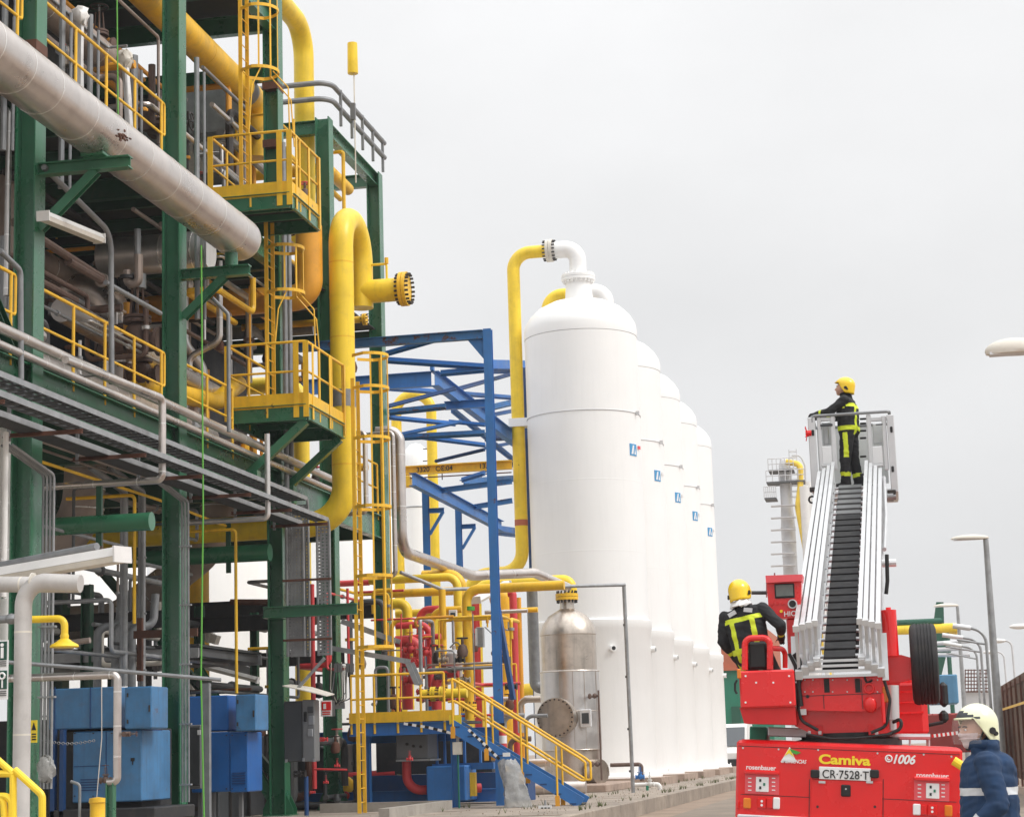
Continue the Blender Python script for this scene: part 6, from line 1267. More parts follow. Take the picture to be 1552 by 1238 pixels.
# basket
B = MB().box((0, 0, 0), (.001, .001, .001)); YB = 30.3
bz = P(1290, 744, Y=YB).z; bt = P(1290, 630, Y=YB).z; bx0, bx1 = P(1229, 690, Y=YB).x, P(1357, 690, Y=YB).x
B = MB().box((bx0, YB, bz-.06), (bx1, YB+1.25, bz)).build('basket', 'alu_panel', T)
def bpan(u0, v0, u1, v1, dy=0, d=.05, m='alu_panel', name='basket_panel', bev=.01): return pxbox(MB(), u0, v0, u1, v1, YB+dy, d, bev).build(name, m, B)
for (a, b, c, d) in ((1227, 1237, 1243, 1262), (1315, 1322, 1336, 1358)):
    pass
bpan(1227, 632, 1238, 746, -.02, .12, 'alu'); bpan(1347, 628, 1358, 746, -.02, .12, 'alu')
bpan(1240, 632, 1246, 712, 0, .05, 'alu', 'basket_post'); bpan(1260, 628, 1267, 712, 0, .05, 'alu', 'basket_post'); bpan(1315, 628, 1322, 712, 0, .05, 'alu', 'basket_post'); bpan(1338, 630, 1345, 712, 0, .05, 'alu', 'basket_post')
bpan(1241, 632, 1266, 638, .01, .04, 'alu', 'basket_crossbar'); bpan(1316, 632, 1345, 638, .01, .04, 'alu', 'basket_crossbar')
bpan(1246, 676, 1261, 703, .0, .04); bpan(1322, 676, 1338, 703, .0, .04); bpan(1245, 703, 1262, 707, -.01, .05, 'alu', 'basket_crossbar'); bpan(1321, 703, 1339, 707, -.01, .05, 'alu', 'basket_crossbar')
bpan(1246, 639, 1260, 674, .9, .04, 'alu'); bpan(1323, 641, 1338, 672, .9, .04, 'alu'); bpan(1248, 640, 1256, 673, .3, .03, 'alu', 'equipment'); 
for v in (633, 640, 651, 662, 690, 717): bpan(1303, v, 1313, v+3, .2, .04, 'black', 'grip_bar')
bpan(1243, 642, 1262, 646, -.015, .03, 'grey_dark', 'rail_pad'); bpan(1327, 642, 1338, 644, -.015, .03, 'grey_dark', 'rail_pad')
bpan(1227, 632, 1230, 746, .1, 1.1, 'alu', 'side_panel'); bpan(1355, 630, 1358, 746, .1, 1.1, 'alu', 'side_panel'); bpan(1240, 645, 1345, 735, 1.2, .04, 'alu_panel', 'front_panel')
for (u0, v0, u1) in ((1227, 738, 1236), (1345, 742, 1358)): bpan(u0, v0, u1, v0+7, -.05, .1, 'dark_iron', 'buffer')
for (u, v) in ((1231, 655), (1350, 650), (1352, 710)): bpan(u-1, v-4, u+3, v+5, -.04, .04, 'black', 'latch')
tz = P(1290, 627, Y=YB).z
MB().tube([(bx0+.05, YB, tz-.1), (bx0+.05, YB-.0, tz), (bx1-.05, YB, tz), (bx1-.05, YB+1.2, tz), (bx0+.05, YB+1.2, tz), (bx0+.05, YB+.05, tz)], .024, 8, bend=.06).build('top_rail', 'grey_conduit', B)
MB().ring(P(1231, 757, Y=YB), (0, 1, 0), .05, .015, 14, 6).build('shackle', 'black', B)
c = P(1348, 753, Y=YB); MB().cyl((c.x-.1, YB, c.z), (c.x+.06, YB, c.z), .07, 14).cyl((c.x+.06, YB, c.z), (c.x+.1, YB, c.z), .05, 12).build('hose_outlet', 'galv', B)
c = P(1224, 657, Y=YB); m_ = MB().cyl((c.x-.03, YB, c.z), (c.x+.06, YB, c.z), .05, 10)
for k in range(5): a = 2*math.pi*k/5; m_.cyl((c.x, YB, c.z), (c.x-.03, YB-.02+.1*math.cos(a), c.z+.12*math.sin(a)), .008, 5)
m_.build('valve_wheel', 'lens_red', B)
MB().tube([lp(LL*.55, .5, .1), lp(LL*.75, .52, .1), lp(LL, .5, .15)], .03, 8, bend=.2).build('water_line', 'alu', T)
c = P(1351, 853, Y=25.5); MB().cyl((c.x-.12, 25.5, c.z), (c.x+.06, 25.5, c.z), .05, 10).build('floodlight', 'alu_panel', T); MB().tube([P(1344, 840, Y=25.3), P(1345, 880, Y=25.3), P(1343, 900, Y=25.3)], .025, 8).build('cable_run', 'black', T)

# panel gaps, hinges, tape and small hardware
for (u0, v0, u1, v1) in ((1124, 1136, 1446, 1136.8), (1226, 1182, 1227, 1246), (1338, 1182, 1339, 1246), (1124, 1205, 1226, 1205.8), (1340, 1212, 1446, 1212.8)): rb('panel_gap', 'black', u0, v0, u1, v1, -.003, .01, bev=0)
for u in (1246, 1318): rb('hinge', 'alu', u-5, 1183, u+5, 1186.5, -.03, -.01, parent=ht, bev=.003)
for u, v in ((1126, 1133), (1180, 1135), (1240, 1136), (1330, 1141), (1400, 1143), (1442, 1146)): c = P(u, v, Y=TYR-.004); MB().cyl(c, c+V((0, .01, 0)), .011, 8).build('screw', 'alu', body)
for (u0, v0, u1, v1) in ((1216, 1052, 1336, 1052.8), (1248, 1052, 1249, 1074), (1306, 1030, 1307, 1074)): pxbox(MB(), u0, v0, u1, v1, TYR+.095, .02).build('panel_gap', 'black', T)
for u in (1220, 1232, 1262, 1284, 1302, 1330):
    for v in (1030, 1048): c = P(u, v, Y=TYR+.095); MB().cyl(c, c+V((0, .01, 0)), .009, 8).build('screw', 'alu', T)
for k, (pts, r) in enumerate((([(1216, 1024), (1206, 1050), (1214, 1092), (1240, 1106)], .018), ([(1340, 1030), (1349, 1060), (1344, 1100), (1320, 1110)], .018), ([(1222, 1112), (1260, 1119), (1300, 1118), (1352, 1112)], .014), ([(1310, 1024), (1314, 1036), (1322, 1030)], .012))):
    MB().tube([tp(u, v, TYR+.06) for u, v in pts], r, 8, bend=.12).build('hydraulic_hose', 'black', T)
for u in (1224, 1240, 1326): pxbox(MB(), u, 1107, u+5, 1113, TYR+.2, .05, .005).build('fitting', 'alu', T)
for s_ in (-1, 1):
    MB().bar(lp(.0, s_*.5, -.1), lp(.3, s_*.5, .35), .03, .07, up=sx).build('pivot_plate', 'alu', T)
# ================================================================= people
def capsule(mb, p0, p1, r0, r1, seg=12):
    p0, p1 = V(p0), V(p1); n = max(2, int((p1-p0).length/.022))
    for i in range(n+1):
        q = p0.lerp(p1, i/n); r = r0+(r1-r0)*i/n; mb.ell(q, (r, r, r), seg)
def person(label, base, yaw, H, J, regions, voxel=.011, lean=0, wide=1.0):
    """J: list of (part, p0, p1, r0, r1) in a body frame (x right, y forward, z up, metres for a 1.75 m figure)"""
    t = thing('person', label, 'person'); k = H/1.75
    mb = MB()
    for (nm, p0, p1, r0, r1) in J:
        if nm.startswith('ell:'): mb.ell(p0, p1, 16)
        else: capsule(mb, p0, p1, r0, r1)
    me = bpy.data.meshes.new('tmp'); me.from_pydata([tuple(p) for p in mb.v], [], mb.f); o = bpy.data.objects.new('tmp', me)
    rm = o.modifiers.new('r', 'REMESH'); rm.mode = 'VOXEL'; rm.voxel_size = voxel
    sm = o.modifiers.new('s', 'SMOOTH'); sm.factor = .5; sm.iterations = 7
    bme = evaluated(o); bpy.data.meshes.remove(me)
    ms = []
    def mi(n):
        if n not in ms: ms.append(n)
        return ms.index(n)
    bones = [(nm, V(p0), V(p1), r0, r1) for (nm, p0, p1, r0, r1) in J if not nm.startswith('ell:')]
    idx = []
    for pl in bme.polygons:
        c = pl.center; best = (9, None, 0)
        for (nm, a, b, r0, r1) in bones:
            d = b-a; L2 = d.length_squared; f = 0 if L2 < 1e-9 else max(0, min(1, (c-a).dot(d)/L2)); dist = (c-a-d*f).length-(r0+(r1-r0)*f)
            if dist < best[0]: best = (dist, nm, f)
        idx.append(mi(regions(best[1], best[2], c)))
    bme.materials.clear()
    for n in ms: bme.materials.append(M[n])
    for pl, i in zip(bme.polygons, idx): pl.material_index = i; pl.use_smooth = True
    cloth = {i for i, n in enumerate(ms) if n in ('jacket', 'jacket_blue', 'hivis', 'silver_tape')}
    vn = set(); 
    for pl in bme.polygons:
        if pl.material_index in cloth: vn.update(pl.vertices)
    nrm = {i: bme.vertices[i].normal.copy() for i in vn}
    for i in vn:
        v_ = bme.vertices[i]; c = v_.co; n_ = noise.noise(V((c.x*7, c.y*7, c.z*9+3)))*.010 + noise.noise(V((c.x*9+c.z*4, c.y*9, c.z*26+c.x*12)))*.0075
        v_.co = c+nrm[i]*n_
    bme.name = 'body'; ob = bpy.data.objects.new('body', bme); C.objects.link(ob); ob.parent = t
    t.location = base; t.rotation_euler = (0, lean, yaw); t.scale = (k*wide, k*wide, k); t['placed'] = 1
    return t
def hand(J, nm, w_, fdir, side, curl=.5, up=V((0, 0, 1))):
    # palm plus five fingers from the wrist w_ along fdir
    w_, f = V(w_), V(fdir).normalized(); s = f.cross(up).normalized()*side; n = f.cross(s).normalized()
    if n.z > 0: n = -n
    J.append((nm, w_, w_+f*.085, .033, .038))
    for i, (o, l) in enumerate(((-.032, .065), (-.011, .078), (.011, .082), (.032, .072))):
        a = w_+f*.09+s*o; b = a+(f+n*curl*.5).normalized()*l*.55; c = b+(f*.5+n*curl*1.6).normalized()*l*.5
        J.append((nm, a, b, .0105, .0095)); J.append((nm, b, c, .0095, .008))
    a = w_+f*.03+s*.035; b = a+(f*.7+s*.8+n*.3).normalized()*.045; J.append((nm, a, b, .013, .011)); J.append((nm, b, b+(f+n*.5).normalized()*.035, .011, .009))
def head(J, z=1.63, fwd=.02, tilt=0, turn=0):
    c = V((0, fwd, z)); R_ = Matrix.Rotation(turn, 3, 'Z') @ Matrix.Rotation(tilt, 3, 'X')
    q = lambda x, y, z_: c+R_ @ V((x, y, z_))
    J += [('neck', (0, 0, z-.2), q(0, 0, -.08), .062, .058), ('face', q(0, 0, .03), q(0, .03, -.02), .095, .085), ('face', q(0, .055, -.075), q(0, .07, -.09), .048, .035), ('face', q(0, .105, .0), q(0, .122, -.03), .014, .018), ('face', q(-.085, -.01, -.02), q(-.088, -.015, .02), .018, .02), ('face', q(.085, -.01, -.02), q(.088, -.015, .02), .018, .02), ('face', q(-.03, .085, .025), q(.03, .085, .025), .022, .022), ('face', q(-.018, .098, -.06), q(.018, .098, -.06), .014, .014)]
    return q
def helmet(t, q, m, visor=True, decal=None):
    c = q(0, -.012, .045); a = (q(0, 0, 1)-q(0, 0, 0)); f = (q(0, 1, 0)-q(0, 0, 0)); s = (q(1, 0, 0)-q(0, 0, 0))
    B_ = Matrix((s, f, a)).transposed(); vs, fs, dark = [], [], []; n, r = 40, 18
    for i in range(r+1):
        g = i/r
        for k_ in range(n):
            ph = 2*math.pi*k_/n; x, y = math.cos(ph), math.sin(ph)
            # lower edge: brow at the front, deep at the neck, rounded over the ear
            zl = .035 if y > .55 else .035-.165*((.55-y)/.75)**.8 if y > -.2 else -.13
            zt = .132; th = math.radians(3+87*min(1, g/.72)); 
            if g <= .72: z = max(zl, zt*math.cos(th)); rr = math.sin(math.acos(max(0, min(1, z/zt)))) if z > 0 else 1
            else: z = min(zt*math.cos(math.radians(90)), 0)+(zl-0)*(g-.72)/.28 if zl < 0 else zl; rr = 1.0 if z <= 0 else math.sin(math.acos(min(1, z/zt)))
            rr *= 1.0+(.07 if (g > .985 and y > .2) else 0)
            vs.append(c+B_ @ V((.116*rr*x, (.142 if y > 0 else .136)*rr*y, z)))
    for i in range(r):
        for k_ in range(n):
            fs.append((i*n+k_, (i+1)*n+k_, (i+1)*n+(k_+1) % n, i*n+(k_+1) % n)); ph = (k_+.5)/n*360
            dark.append(decal and 7 <= i <= 10 and abs(ph-90) < 16+(i-7)*18)
    fs.append(tuple(range(n))); dark.append(False)
    me = bpy.data.meshes.new('helmet'); me.from_pydata([tuple(p) for p in vs], [], fs); me.materials.append(M[m]); me.materials.append(M['grey_dark'])
    for p_, d_ in zip(me.polygons, dark): p_.material_index = 1 if d_ else 0; p_.use_smooth = True
    hm = bpy.data.objects.new('helmet', me); C.objects.link(hm); hm.parent = t
    so = hm.modifiers.new('thick', 'SOLIDIFY'); so.thickness = .008; so.offset = 1
    brim = [c+B_ @ V((.121*math.cos(x), .15*math.sin(x), .035)) for x in [math.radians(d_) for d_ in range(32, 149, 9)]]
    MB().tube(brim, .008, 6, bend=0).build('brim', m, hm)
    for s_ in (-1, 1): MB().cyl(c+B_ @ V((s_*.116, -.035, -.05)), c+B_ @ V((s_*.132, -.035, -.05)), .024, 8).cyl(c+B_ @ V((s_*.118, -.06, -.07)), c+B_ @ V((s_*.130, -.06, -.07)), .016, 8).build('ear_mount', 'black', hm)
    if visor:
        vs, fs = [], []
        for i in range(7):
            for k_ in range(17):
                ph = math.radians(15+150*k_/16); z_ = .03-.165*i/6; rr = 1.03+.06*math.sin(i/6*3)
                vs.append(c+B_ @ V((.122*rr*math.cos(ph), .15*rr*math.sin(ph)+.012, z_)))
        for i in range(6):
            for k_ in range(16): fs.append((i*17+k_, i*17+k_+1, (i+1)*17+k_+1, (i+1)*17+k_))
        MB().add(vs, fs).build('visor', 'visor', hm, smooth=60)
    return hm
def eyes(t, q):
    for s in (-1, 1):
        e = MB().ell(q(s*.032, .098, .005), (.013, .009, .008), 10).build('eye', 'print_white', t); MB().ell(q(s*.032, .106, .005), (.005, .003, .005), 8).build('iris', 'black', e)
        MB().tube([q(s*.05, .098, .024), q(s*.03, .107, .029), q(s*.015, .106, .026)], .005, 6).build('eyebrow', 'dark_iron', t)
TORSO = [('hips', (-.08, 0, .95), (.08, 0, .95), .145, .145), ('torso', (-.07, 0, 1.0), (-.09, 0, 1.30), .15, .145), ('torso', (.07, 0, 1.0), (.09, 0, 1.30), .15, .145), ('torso', (-.13, -.01, 1.38), (.13, -.01, 1.38), .10, .10), ('torso', (0, 0, 1.42), (0, 0, 1.50), .10, .075)]
def legs(lx=.10, lf=0.0, rf=0.0):
    return [('thigh_l', (-.1, 0, .92), (-lx-.02, lf*.5+.02, .5), .115, .085), ('shin_l', (-lx-.02, lf*.5+.02, .5), (-lx-.02, lf, .12), .085, .072), ('boot_l', (-lx-.02, lf-.02, .06), (-lx-.04, lf+.16, .045), .058, .048), ('boot_l', (-lx-.02, lf, .2), (-lx-.02, lf-.02, .07), .07, .06),
            ('thigh_r', (.1, 0, .92), (lx+.02, rf*.5+.02, .5), .115, .085), ('shin_r', (lx+.02, rf*.5+.02, .5), (lx+.02, rf, .12), .085, .072), ('boot_r', (lx+.02, rf-.02, .06), (lx+.04, rf+.16, .045), .058, .048), ('boot_r', (lx+.02, rf, .2), (lx+.02, rf-.02, .07), .07, .06)]
def fire_regions(nm, f, c):
    if nm == 'face': return 'skin'
    if nm == 'hand': return 'black'
    if nm.startswith('boot'): return 'black'
    if nm.startswith('shin'): return 'hivis' if .62 < f < .78 else 'jacket'
    if nm in ('torso', 'hips'):
        if .93 < c.z < 1.0: return 'hivis'
        if c.y < -.02 and (1.30 < c.z < 1.36): return 'hivis'
        if c.y < .0 and c.z < 1.36 and abs(abs(c.x)-.12) < .028: return 'hivis'
        if c.y > .0 and 1.28 < c.z < 1.34: return 'hivis'
        return 'jacket'
    if nm.startswith('fore'): return 'hivis' if .55 < f < .72 else 'jacket'
    if nm.startswith('thigh') and abs(c.x) > .12 and -.02 < c.y < .05: return 'hivis'
    return 'jacket'
# firefighter in the basket, turned to the left, hands on the rail
J = list(TORSO)+legs(.10, .06, -.08)
J += [('arm_l', (-.21, 0, 1.41), (-.25, .20, 1.24), .08, .066), ('fore_l', (-.25, .20, 1.24), (-.12, .42, 1.24), .064, .048), ('arm_r', (.21, 0, 1.41), (.26, .18, 1.22), .08, .066), ('fore_r', (.26, .18, 1.22), (.12, .42, 1.22), .064, .048)]
hand(J, 'hand', (-.12, .42, 1.24), (.2, 1, -.1), 1, .9); hand(J, 'hand', (.12, .42, 1.22), (-.2, 1, -.1), -1, .9)
q = head(J, 1.64, .03, math.radians(10))
fb = P(1290, 741, Y=30.75)
t = person('firefighter in black and yellow standing in the raised ladder basket', (fb.x+.02, 30.62, bz+.06), math.radians(80), 1.70, J, fire_regions, .012, wide=1.12)
helmet(t, q, 'fire_yellow', visor=False); eyes(t, q)
# firefighter at the turntable controls, back to the camera
def crouch():
    L_ = []
    for s, n_ in ((-1, 'l'), (1, 'r')):
        L_ += [('thigh_'+n_, (s*.1, 0, .92), (s*.13, .26, .64), .115, .088), ('shin_'+n_, (s*.13, .26, .64), (s*.13, .05, .32), .085, .072), ('boot_'+n_, (s*.13, .03, .23), (s*.14, .2, .215), .058, .048), ('boot_'+n_, (s*.13, .05, .36), (s*.13, .03, .24), .07, .06)]
    return L_
J = list(TORSO)+crouch()
J += [('arm_l', (-.22, 0, 1.41), (-.30, -.02, 1.14), .078, .066), ('fore_l', (-.30, -.02, 1.14), (-.25, .14, .92), .062, .048), ('arm_r', (.22, 0, 1.41), (.40, -.04, 1.16), .078, .066), ('fore_r', (.40, -.04, 1.16), (.30, .22, 1.05), .062, .048)]
hand(J, 'hand', (-.25, .14, .92), (.1, .6, -.7), 1, .6); hand(J, 'hand', (.30, .22, 1.05), (-.3, .9, -.1), -1, .9)
q = head(J, 1.63, .03, math.radians(-4))
ft = P(1119, 880, Y=22.95)
t = person('firefighter with a yellow helmet at the turntable controls, back to the camera', (P(1161, 1000, Y=22.85).x, 22.85, ft.z-1.74), math.radians(-14), 1.72, J, fire_regions, .011, lean=math.radians(-10), wide=1.05)
helmet(t, q, 'fire_yellow', visor=False)
mb = MB().lathe([(.105, 1.475), (.125, 1.49), (.10, 1.545), (.08, 1.555)], (0, -.02, 0), seg=24); mb.v = [p+V((random.uniform(-.012, .012), random.uniform(-.012, .012), random.uniform(-.012, .012))) for p in mb.v]; mb.build('hood', 'print_white', t, smooth=70)
for s_ in (-1, 1): MB().bar((s_*.05, -.118, 1.43), (s_*.14, -.118, 1.40), .02, .05).build('shoulder_patch', 'silver_tape', t)
# near person in blue, body side-on, head turned to the camera
def blue_regions(nm, f, c):
    if nm == 'face': return 'mask' if c.z < 1.605 and (c-V((0, .04, 1.62))).dot(V((-.5, .86, 0))) > .045 else 'skin'
    if nm == 'hand': return 'skin'
    if nm.startswith('fore'): return 'silver_tape' if .50 < f < .74 else 'jacket_blue'
    if nm == 'torso' and 1.185 < c.z < 1.235: return 'silver_tape'
    if nm.startswith('boot'): return 'black'
    return 'jacket_blue'
J = list(TORSO)+legs(.11, .02, -.02)
J += [('arm_l', (-.20, .0, 1.40), (-.27, -.06, 1.13), .085, .074), ('fore_l', (-.27, -.06, 1.13), (-.24, .14, .93), .07, .056), ('arm_r', (.20, 0, 1.40), (.26, .0, 1.12), .085, .072), ('fore_r', (.26, .0, 1.12), (.22, .16, .92), .068, .054), ('torso', (-.06, .04, 1.49), (.06, .04, 1.49), .052, .052), ('torso', (-.07, -.04, 1.50), (.07, -.04, 1.50), .056, .056), ('torso', (-.06, -.07, 1.0), (-.05, -.075, 1.36), .132, .115), ('torso', (.06, -.07, 1.0), (.05, -.075, 1.36), .132, .115), ('torso', (-.05, .07, 1.0), (-.05, .05, 1.34), .132, .12), ('torso', (.05, .07, 1.0), (.05, .05, 1.34), .132, .12)]
hand(J, 'hand', (-.24, .14, .93), (.1, .6, -.7), 1, .5); hand(J, 'hand', (.22, .16, .92), (-.1, .6, -.7), -1, .5)
q = head(J, 1.62, .05, 0, math.radians(32))
np_ = P(1478, 1067, Y=13.8)
t = person('person in a blue jacket and pale helmet wearing a face mask near the camera', (P(1494, 1150, Y=13.8).x, 13.8, np_.z-1.797*.98), math.radians(88), 1.715, J, blue_regions, .0085, wide=1.04)
hm = helmet(t, q, 'helmet_pale', visor=True, decal=True); eyes(t, q)
for dz in (-.03, -.055): MB().tube([q(-.085, .02, dz), q(-.05, .1, dz), q(.0, .125, dz), q(.05, .1, dz), q(.085, .02, dz)], .003, 5).build('mask_fold', 'mask', t)
MB().lathe([(.095, 1.49), (.11, 1.505), (.112, 1.545), (.104, 1.555)], (0, .015, 0), seg=28).build('collar', 'jacket_blue', t, smooth=50)
MB().tube([q(-.1, .0, .0), q(-.08, .04, -.09), q(0, .075, -.135), q(.08, .04, -.09), q(.1, .0, .0)], .007, 6, bend=.03).build('chin_strap', 'black', t)
# ================================================================= background on the right
def street_lamp(label, u, vt, Y, hu0, hu1, hv, r=.09, z0=0, m='offwhite', group='flat headed street lamps', hf=.14):
    t = thing('street_lamp', label, 'street lamp', group); p = P(u, vt, Y=Y); a, b = P(hu0, hv, Y=Y), P(hu1, hv, Y=Y)
    MB().tube([(p.x, Y, z0), (p.x, Y, p.z)], r*1.3, 14, r1=r*.7).build('pole', 'galv', t)
    L_ = b.x-a.x; h_ = max(.14, L_*hf)
    mb = MB().ell(((a.x+b.x)/2, Y, p.z+h_*.3), (L_/2, .2, h_*.75), 24); mb.v = [V((q_.x, q_.y, max(q_.z, p.z+h_*.02+(b.x-q_.x)*.03))) for q_ in mb.v]; mb.build('lamp_head', m, t, smooth=50)
    MB().box((a.x+L_*.08, Y-.12, p.z+h_*.05), (b.x-L_*.3, Y+.12, p.z+h_*.22)).build('lens', 'alu_panel', t)
    return t
street_lamp('tall street lamp with a flat head right of the fire engine', 1494, 817, 58, 1440, 1499, 812, .11)
street_lamp('smaller street lamp behind the spare wheel of the fire engine', 1451, 919, 95, 1414, 1453, 914, .1)
street_lamp('street lamp whose flat head enters at the right edge', 1575, 536, 34, 1492, 1580, 530, .11, hf=.3)
for k, (u, vt, hu, Y, lab) in enumerate(((1494, 962, 1444, 66, 'highest of the three curved floodlight poles beside the street lamp'), (1486, 976, 1428, 78, 'middle one of the three curved floodlight poles'), (1480, 988, 1430, 90, 'lowest of the three curved floodlight poles'))):
    t = thing('floodlight_pole', lab, 'floodlight', 'curved floodlight poles'); p = P(u, vt, Y=Y); e = P(hu, vt-14, Y=Y)
    MB().tube([(p.x, Y, 0), (p.x, Y, p.z+.15), (e.x, Y, e.z)], .05, 10, bend=.5).build('pole', 'galv', t)
    f_ = P(hu+28, vt-8, Y=Y); MB().tube([e, e.lerp(p+V((0, 0, .15)), .55)], .09, 10).build('tube_light', 'alu_panel', t)
    for dz in (.45,): MB().tube([(p.x, Y, p.z-.3), (e.x+.1, Y, e.z-dz)], .035, 8).build('lower_arm', 'galv', t)
for k, (u, v, Y) in enumerate(((1512, 971, 120), (1500, 988, 150), (1545, 949, 100))):
    t = thing('far_lamp', ('small far lamp with a curved arm left of the fence', 'smallest far lamp by the end of the fence', 'far lamp head at the right edge above the fence')[k], 'street lamp'); p = P(u, v, Y=Y); q = P(u+22, v+12, Y=Y)
    MB().tube([p, (q.x, Y, p.z), (q.x+.1, Y, 0)], .06, 8, bend=.9).build('pole', 'far_grey', t); MB().ell(p, (.5, .2, .14), 12).build('lamp_head', 'white', t)
# brown fence
t = thing('fence', 'brown corrugated fence receding at the right edge', 'fence')
FX = 3.6; mb = MB(); n = 150; y0, y1 = 46.0, 78.0
for i in range(n):
    ya, yb = y0+(y1-y0)*i/n, y0+(y1-y0)*(i+1)/n; xo = .05 if i % 2 else 0
    mb.add([(FX+xo, ya, .2), (FX+.05-xo, yb, .2), (FX+.05-xo, yb, 3.5), (FX+xo, ya, 3.5)], [(0, 1, 2, 3)])
mb.build('sheeting', 'brown_fence', t, smooth=0)
for i in range(12): y = y0+i*2.9; MB().box((FX-.09, y, 0), (FX-.02, y+.08, 3.44)).build('post', 'rust', t)
for z_ in (.5, 3.3): MB().bar((FX-.02, y0, z_), (FX-.02, y1, z_), .03, .08).build('rail', 'rust', t)
tag(MB().bar((FX-.12, 46, 2.55), (FX-.12, 90, 2.6), .01, .08).build('barrier_tape', 'yellow'), 'yellow tape stretched along the brown fence', 'tape')
# red hall, blue crate, wire cages
def slab(name, label, cat, u0, v0, u1, v1, Y, dy, m, extra=()):
    t = thing(name, label, cat); pxbox(MB(), u0, v0, u1, v1, Y, dy, .05).build('body', m, t)
    for (nm, a, b, c, d, oy, dd, mm) in extra: pxbox(MB(), a, b, c, d, Y+oy, dd).build(nm, mm, t)
    return t
slab('container', 'dull red container low behind the fire engine', 'container', 1405, 1080, 1500, 1140, 70, 6, 'far_red', [('rib', 1405+k*9, 1081, 1407+k*9, 1139, -.04, .05, 'far_red') for k in range(10)])
slab('container', 'pale blue container behind the mirrors', 'container', 1408, 1022, 1452, 1066, 110, 4, 'far_blue', [('rib', 1410+k*7, 1023, 1412+k*7, 1065, -.05, .06, 'far_blue') for k in range(6)])
t = thing('wire_cage', 'stack of rusty wire mesh cages right of the blue container', 'cage')
for k in range(9): u = 1463+k*4.5; a, b = P(u, 1048, Y=105), P(u, 1014, Y=105); MB().cyl(a, b, .03, 5).build('upright_wire', 'rust', t)
for k in range(7): v = 1015+k*5.5; MB().cyl(P(1462, v, Y=105), P(1500, v, Y=105), .03, 5).build('level_wire', 'rust', t)
pxbox(MB(), 1462, 1046, 1500, 1090, 105.2, 1.5).build('lower_load', 'far_grey', t)
# red and white barrier tape, yellow hose end
t = thing('barrier_tape', 'red and white barrier tape behind the fire engine deck', 'tape'); a, b = P(1412, 1115, Y=34), P(1452, 1110, Y=34)
for k in range(12): MB().bar(a.lerp(b, k/12), a.lerp(b, (k+1)/12), .008, .055).build('tape_stripe', 'print_white' if k % 2 else 'lens_red', t, smooth=0)
tag(MB().tube([P(1445, 1152, Y=21.8), P(1464, 1164, Y=21.8)], .05, 10).build('hose_end', 'yellow_bright'), 'yellow hose end beside the fire engine tail', 'hose')
# green hopper with crossing pipes
t = thing('hopper', 'dark green tapered hopper behind the spare wheel', 'hopper'); Y = 130
q = [P(u, v, Y=Y) for u, v in ((1396, 945), (1438, 945), (1440, 968), (1424, 1036), (1408, 1036), (1396, 968))]; n = len(q); q += [p+V((0, 4, 0)) for p in q]
MB().add(q, [tuple(range(n)), tuple(range(2*n-1, n-1, -1))]+[(i, (i+1) % n, n+(i+1) % n, n+i) for i in range(n)]).build('bin', 'far_green', t, smooth=0)
q = [P(u, v, Y=Y) for u, v in ((1415, 945), (1419, 912), (1430, 912), (1431, 945))]; n = 4; q += [p+V((0, 3, 0)) for p in q]
MB().add(q, [tuple(range(n)), tuple(range(2*n-1, n-1, -1))]+[(i, (i+1) % n, n+(i+1) % n, n+i) for i in range(n)]).build('chute', 'far_green', t, smooth=0)
for s in (1398, 1436): MB().cyl(P(s, 960, Y=Y), V((P(s, 960, Y=Y).x, Y, 0)), .14, 8).build('leg', 'far_green', t)
for v, m, r, u0, u1, lab in ((941, 'far_green', .18, 1340, 1425, 'far green pipe above the yellow one behind the spare wheel'), (951, 'yellow_bright', .28, 1340, 1447, 'far yellow pipe behind the spare wheel')):
    a, b = P(u0, v, Y=118), P(u1, v, Y=118); pipe(lab, m, r, [(a.x, 118, b.z), (b.x, 118, b.z), (b.x, 122, b.z)], bend=0)
for k, v in enumerate((975, 984, 992)):
    pipe(('top', 'middle', 'bottom')[k]+' one of three pale far pipes beside the hopper', 'far_grey', .12, [P(1420, v, Y=112), P(1470, v-4+k*2, Y=112)])
# building with orange parapet, van
slab('building', 'green shed with an orange upper wall left of the fire engine', 'building', 1078, 1014, 1172, 1150, 125, 12, 'teal_green', [('upper_wall', 1076, 955, 1165, 1013, -.2, 12, 'terracotta'), ('ledge', 1076, 1010, 1166, 1015, -.35, .4, 'terracotta'), ('door', 1110, 1070, 1124, 1150, -.1, .1, 'far_green')])
t = thing('van', 'white van partly hidden between the far vessel and the fire engine', 'van'); X0 = P(1098, 1100, Y=103).x
prof = [(0, .45), (0, 1.25), (.35, 1.45), (1.0, 1.55), (1.75, 2.55), (2.2, 2.75), (5.6, 2.75), (5.75, 2.5), (5.75, .45)]
def vprof(x0, x1, pr): 
    n = len(pr); vs = [(x, 103+a, z) for x in (x0, x1) for a, z in pr]; return MB().add(vs, [tuple(range(n)), tuple(range(2*n-1, n-1, -1))]+[(i, (i+1) % n, n+(i+1) % n, n+i) for i in range(n)])
vprof(X0-1.0, X0+1.0, prof).build('body', 'white', t, smooth=20)
vprof(X0-.9, X0+.9, [(.98, 1.60), (1.72, 2.56), (1.70, 2.57), (.95, 1.61)]).build('windscreen', 'glass', t, smooth=0)
MB().rbox((X0-1.02, 102.9, .35), (X0+1.02, 103.2, .95), .05).build('bumper', 'black', t)
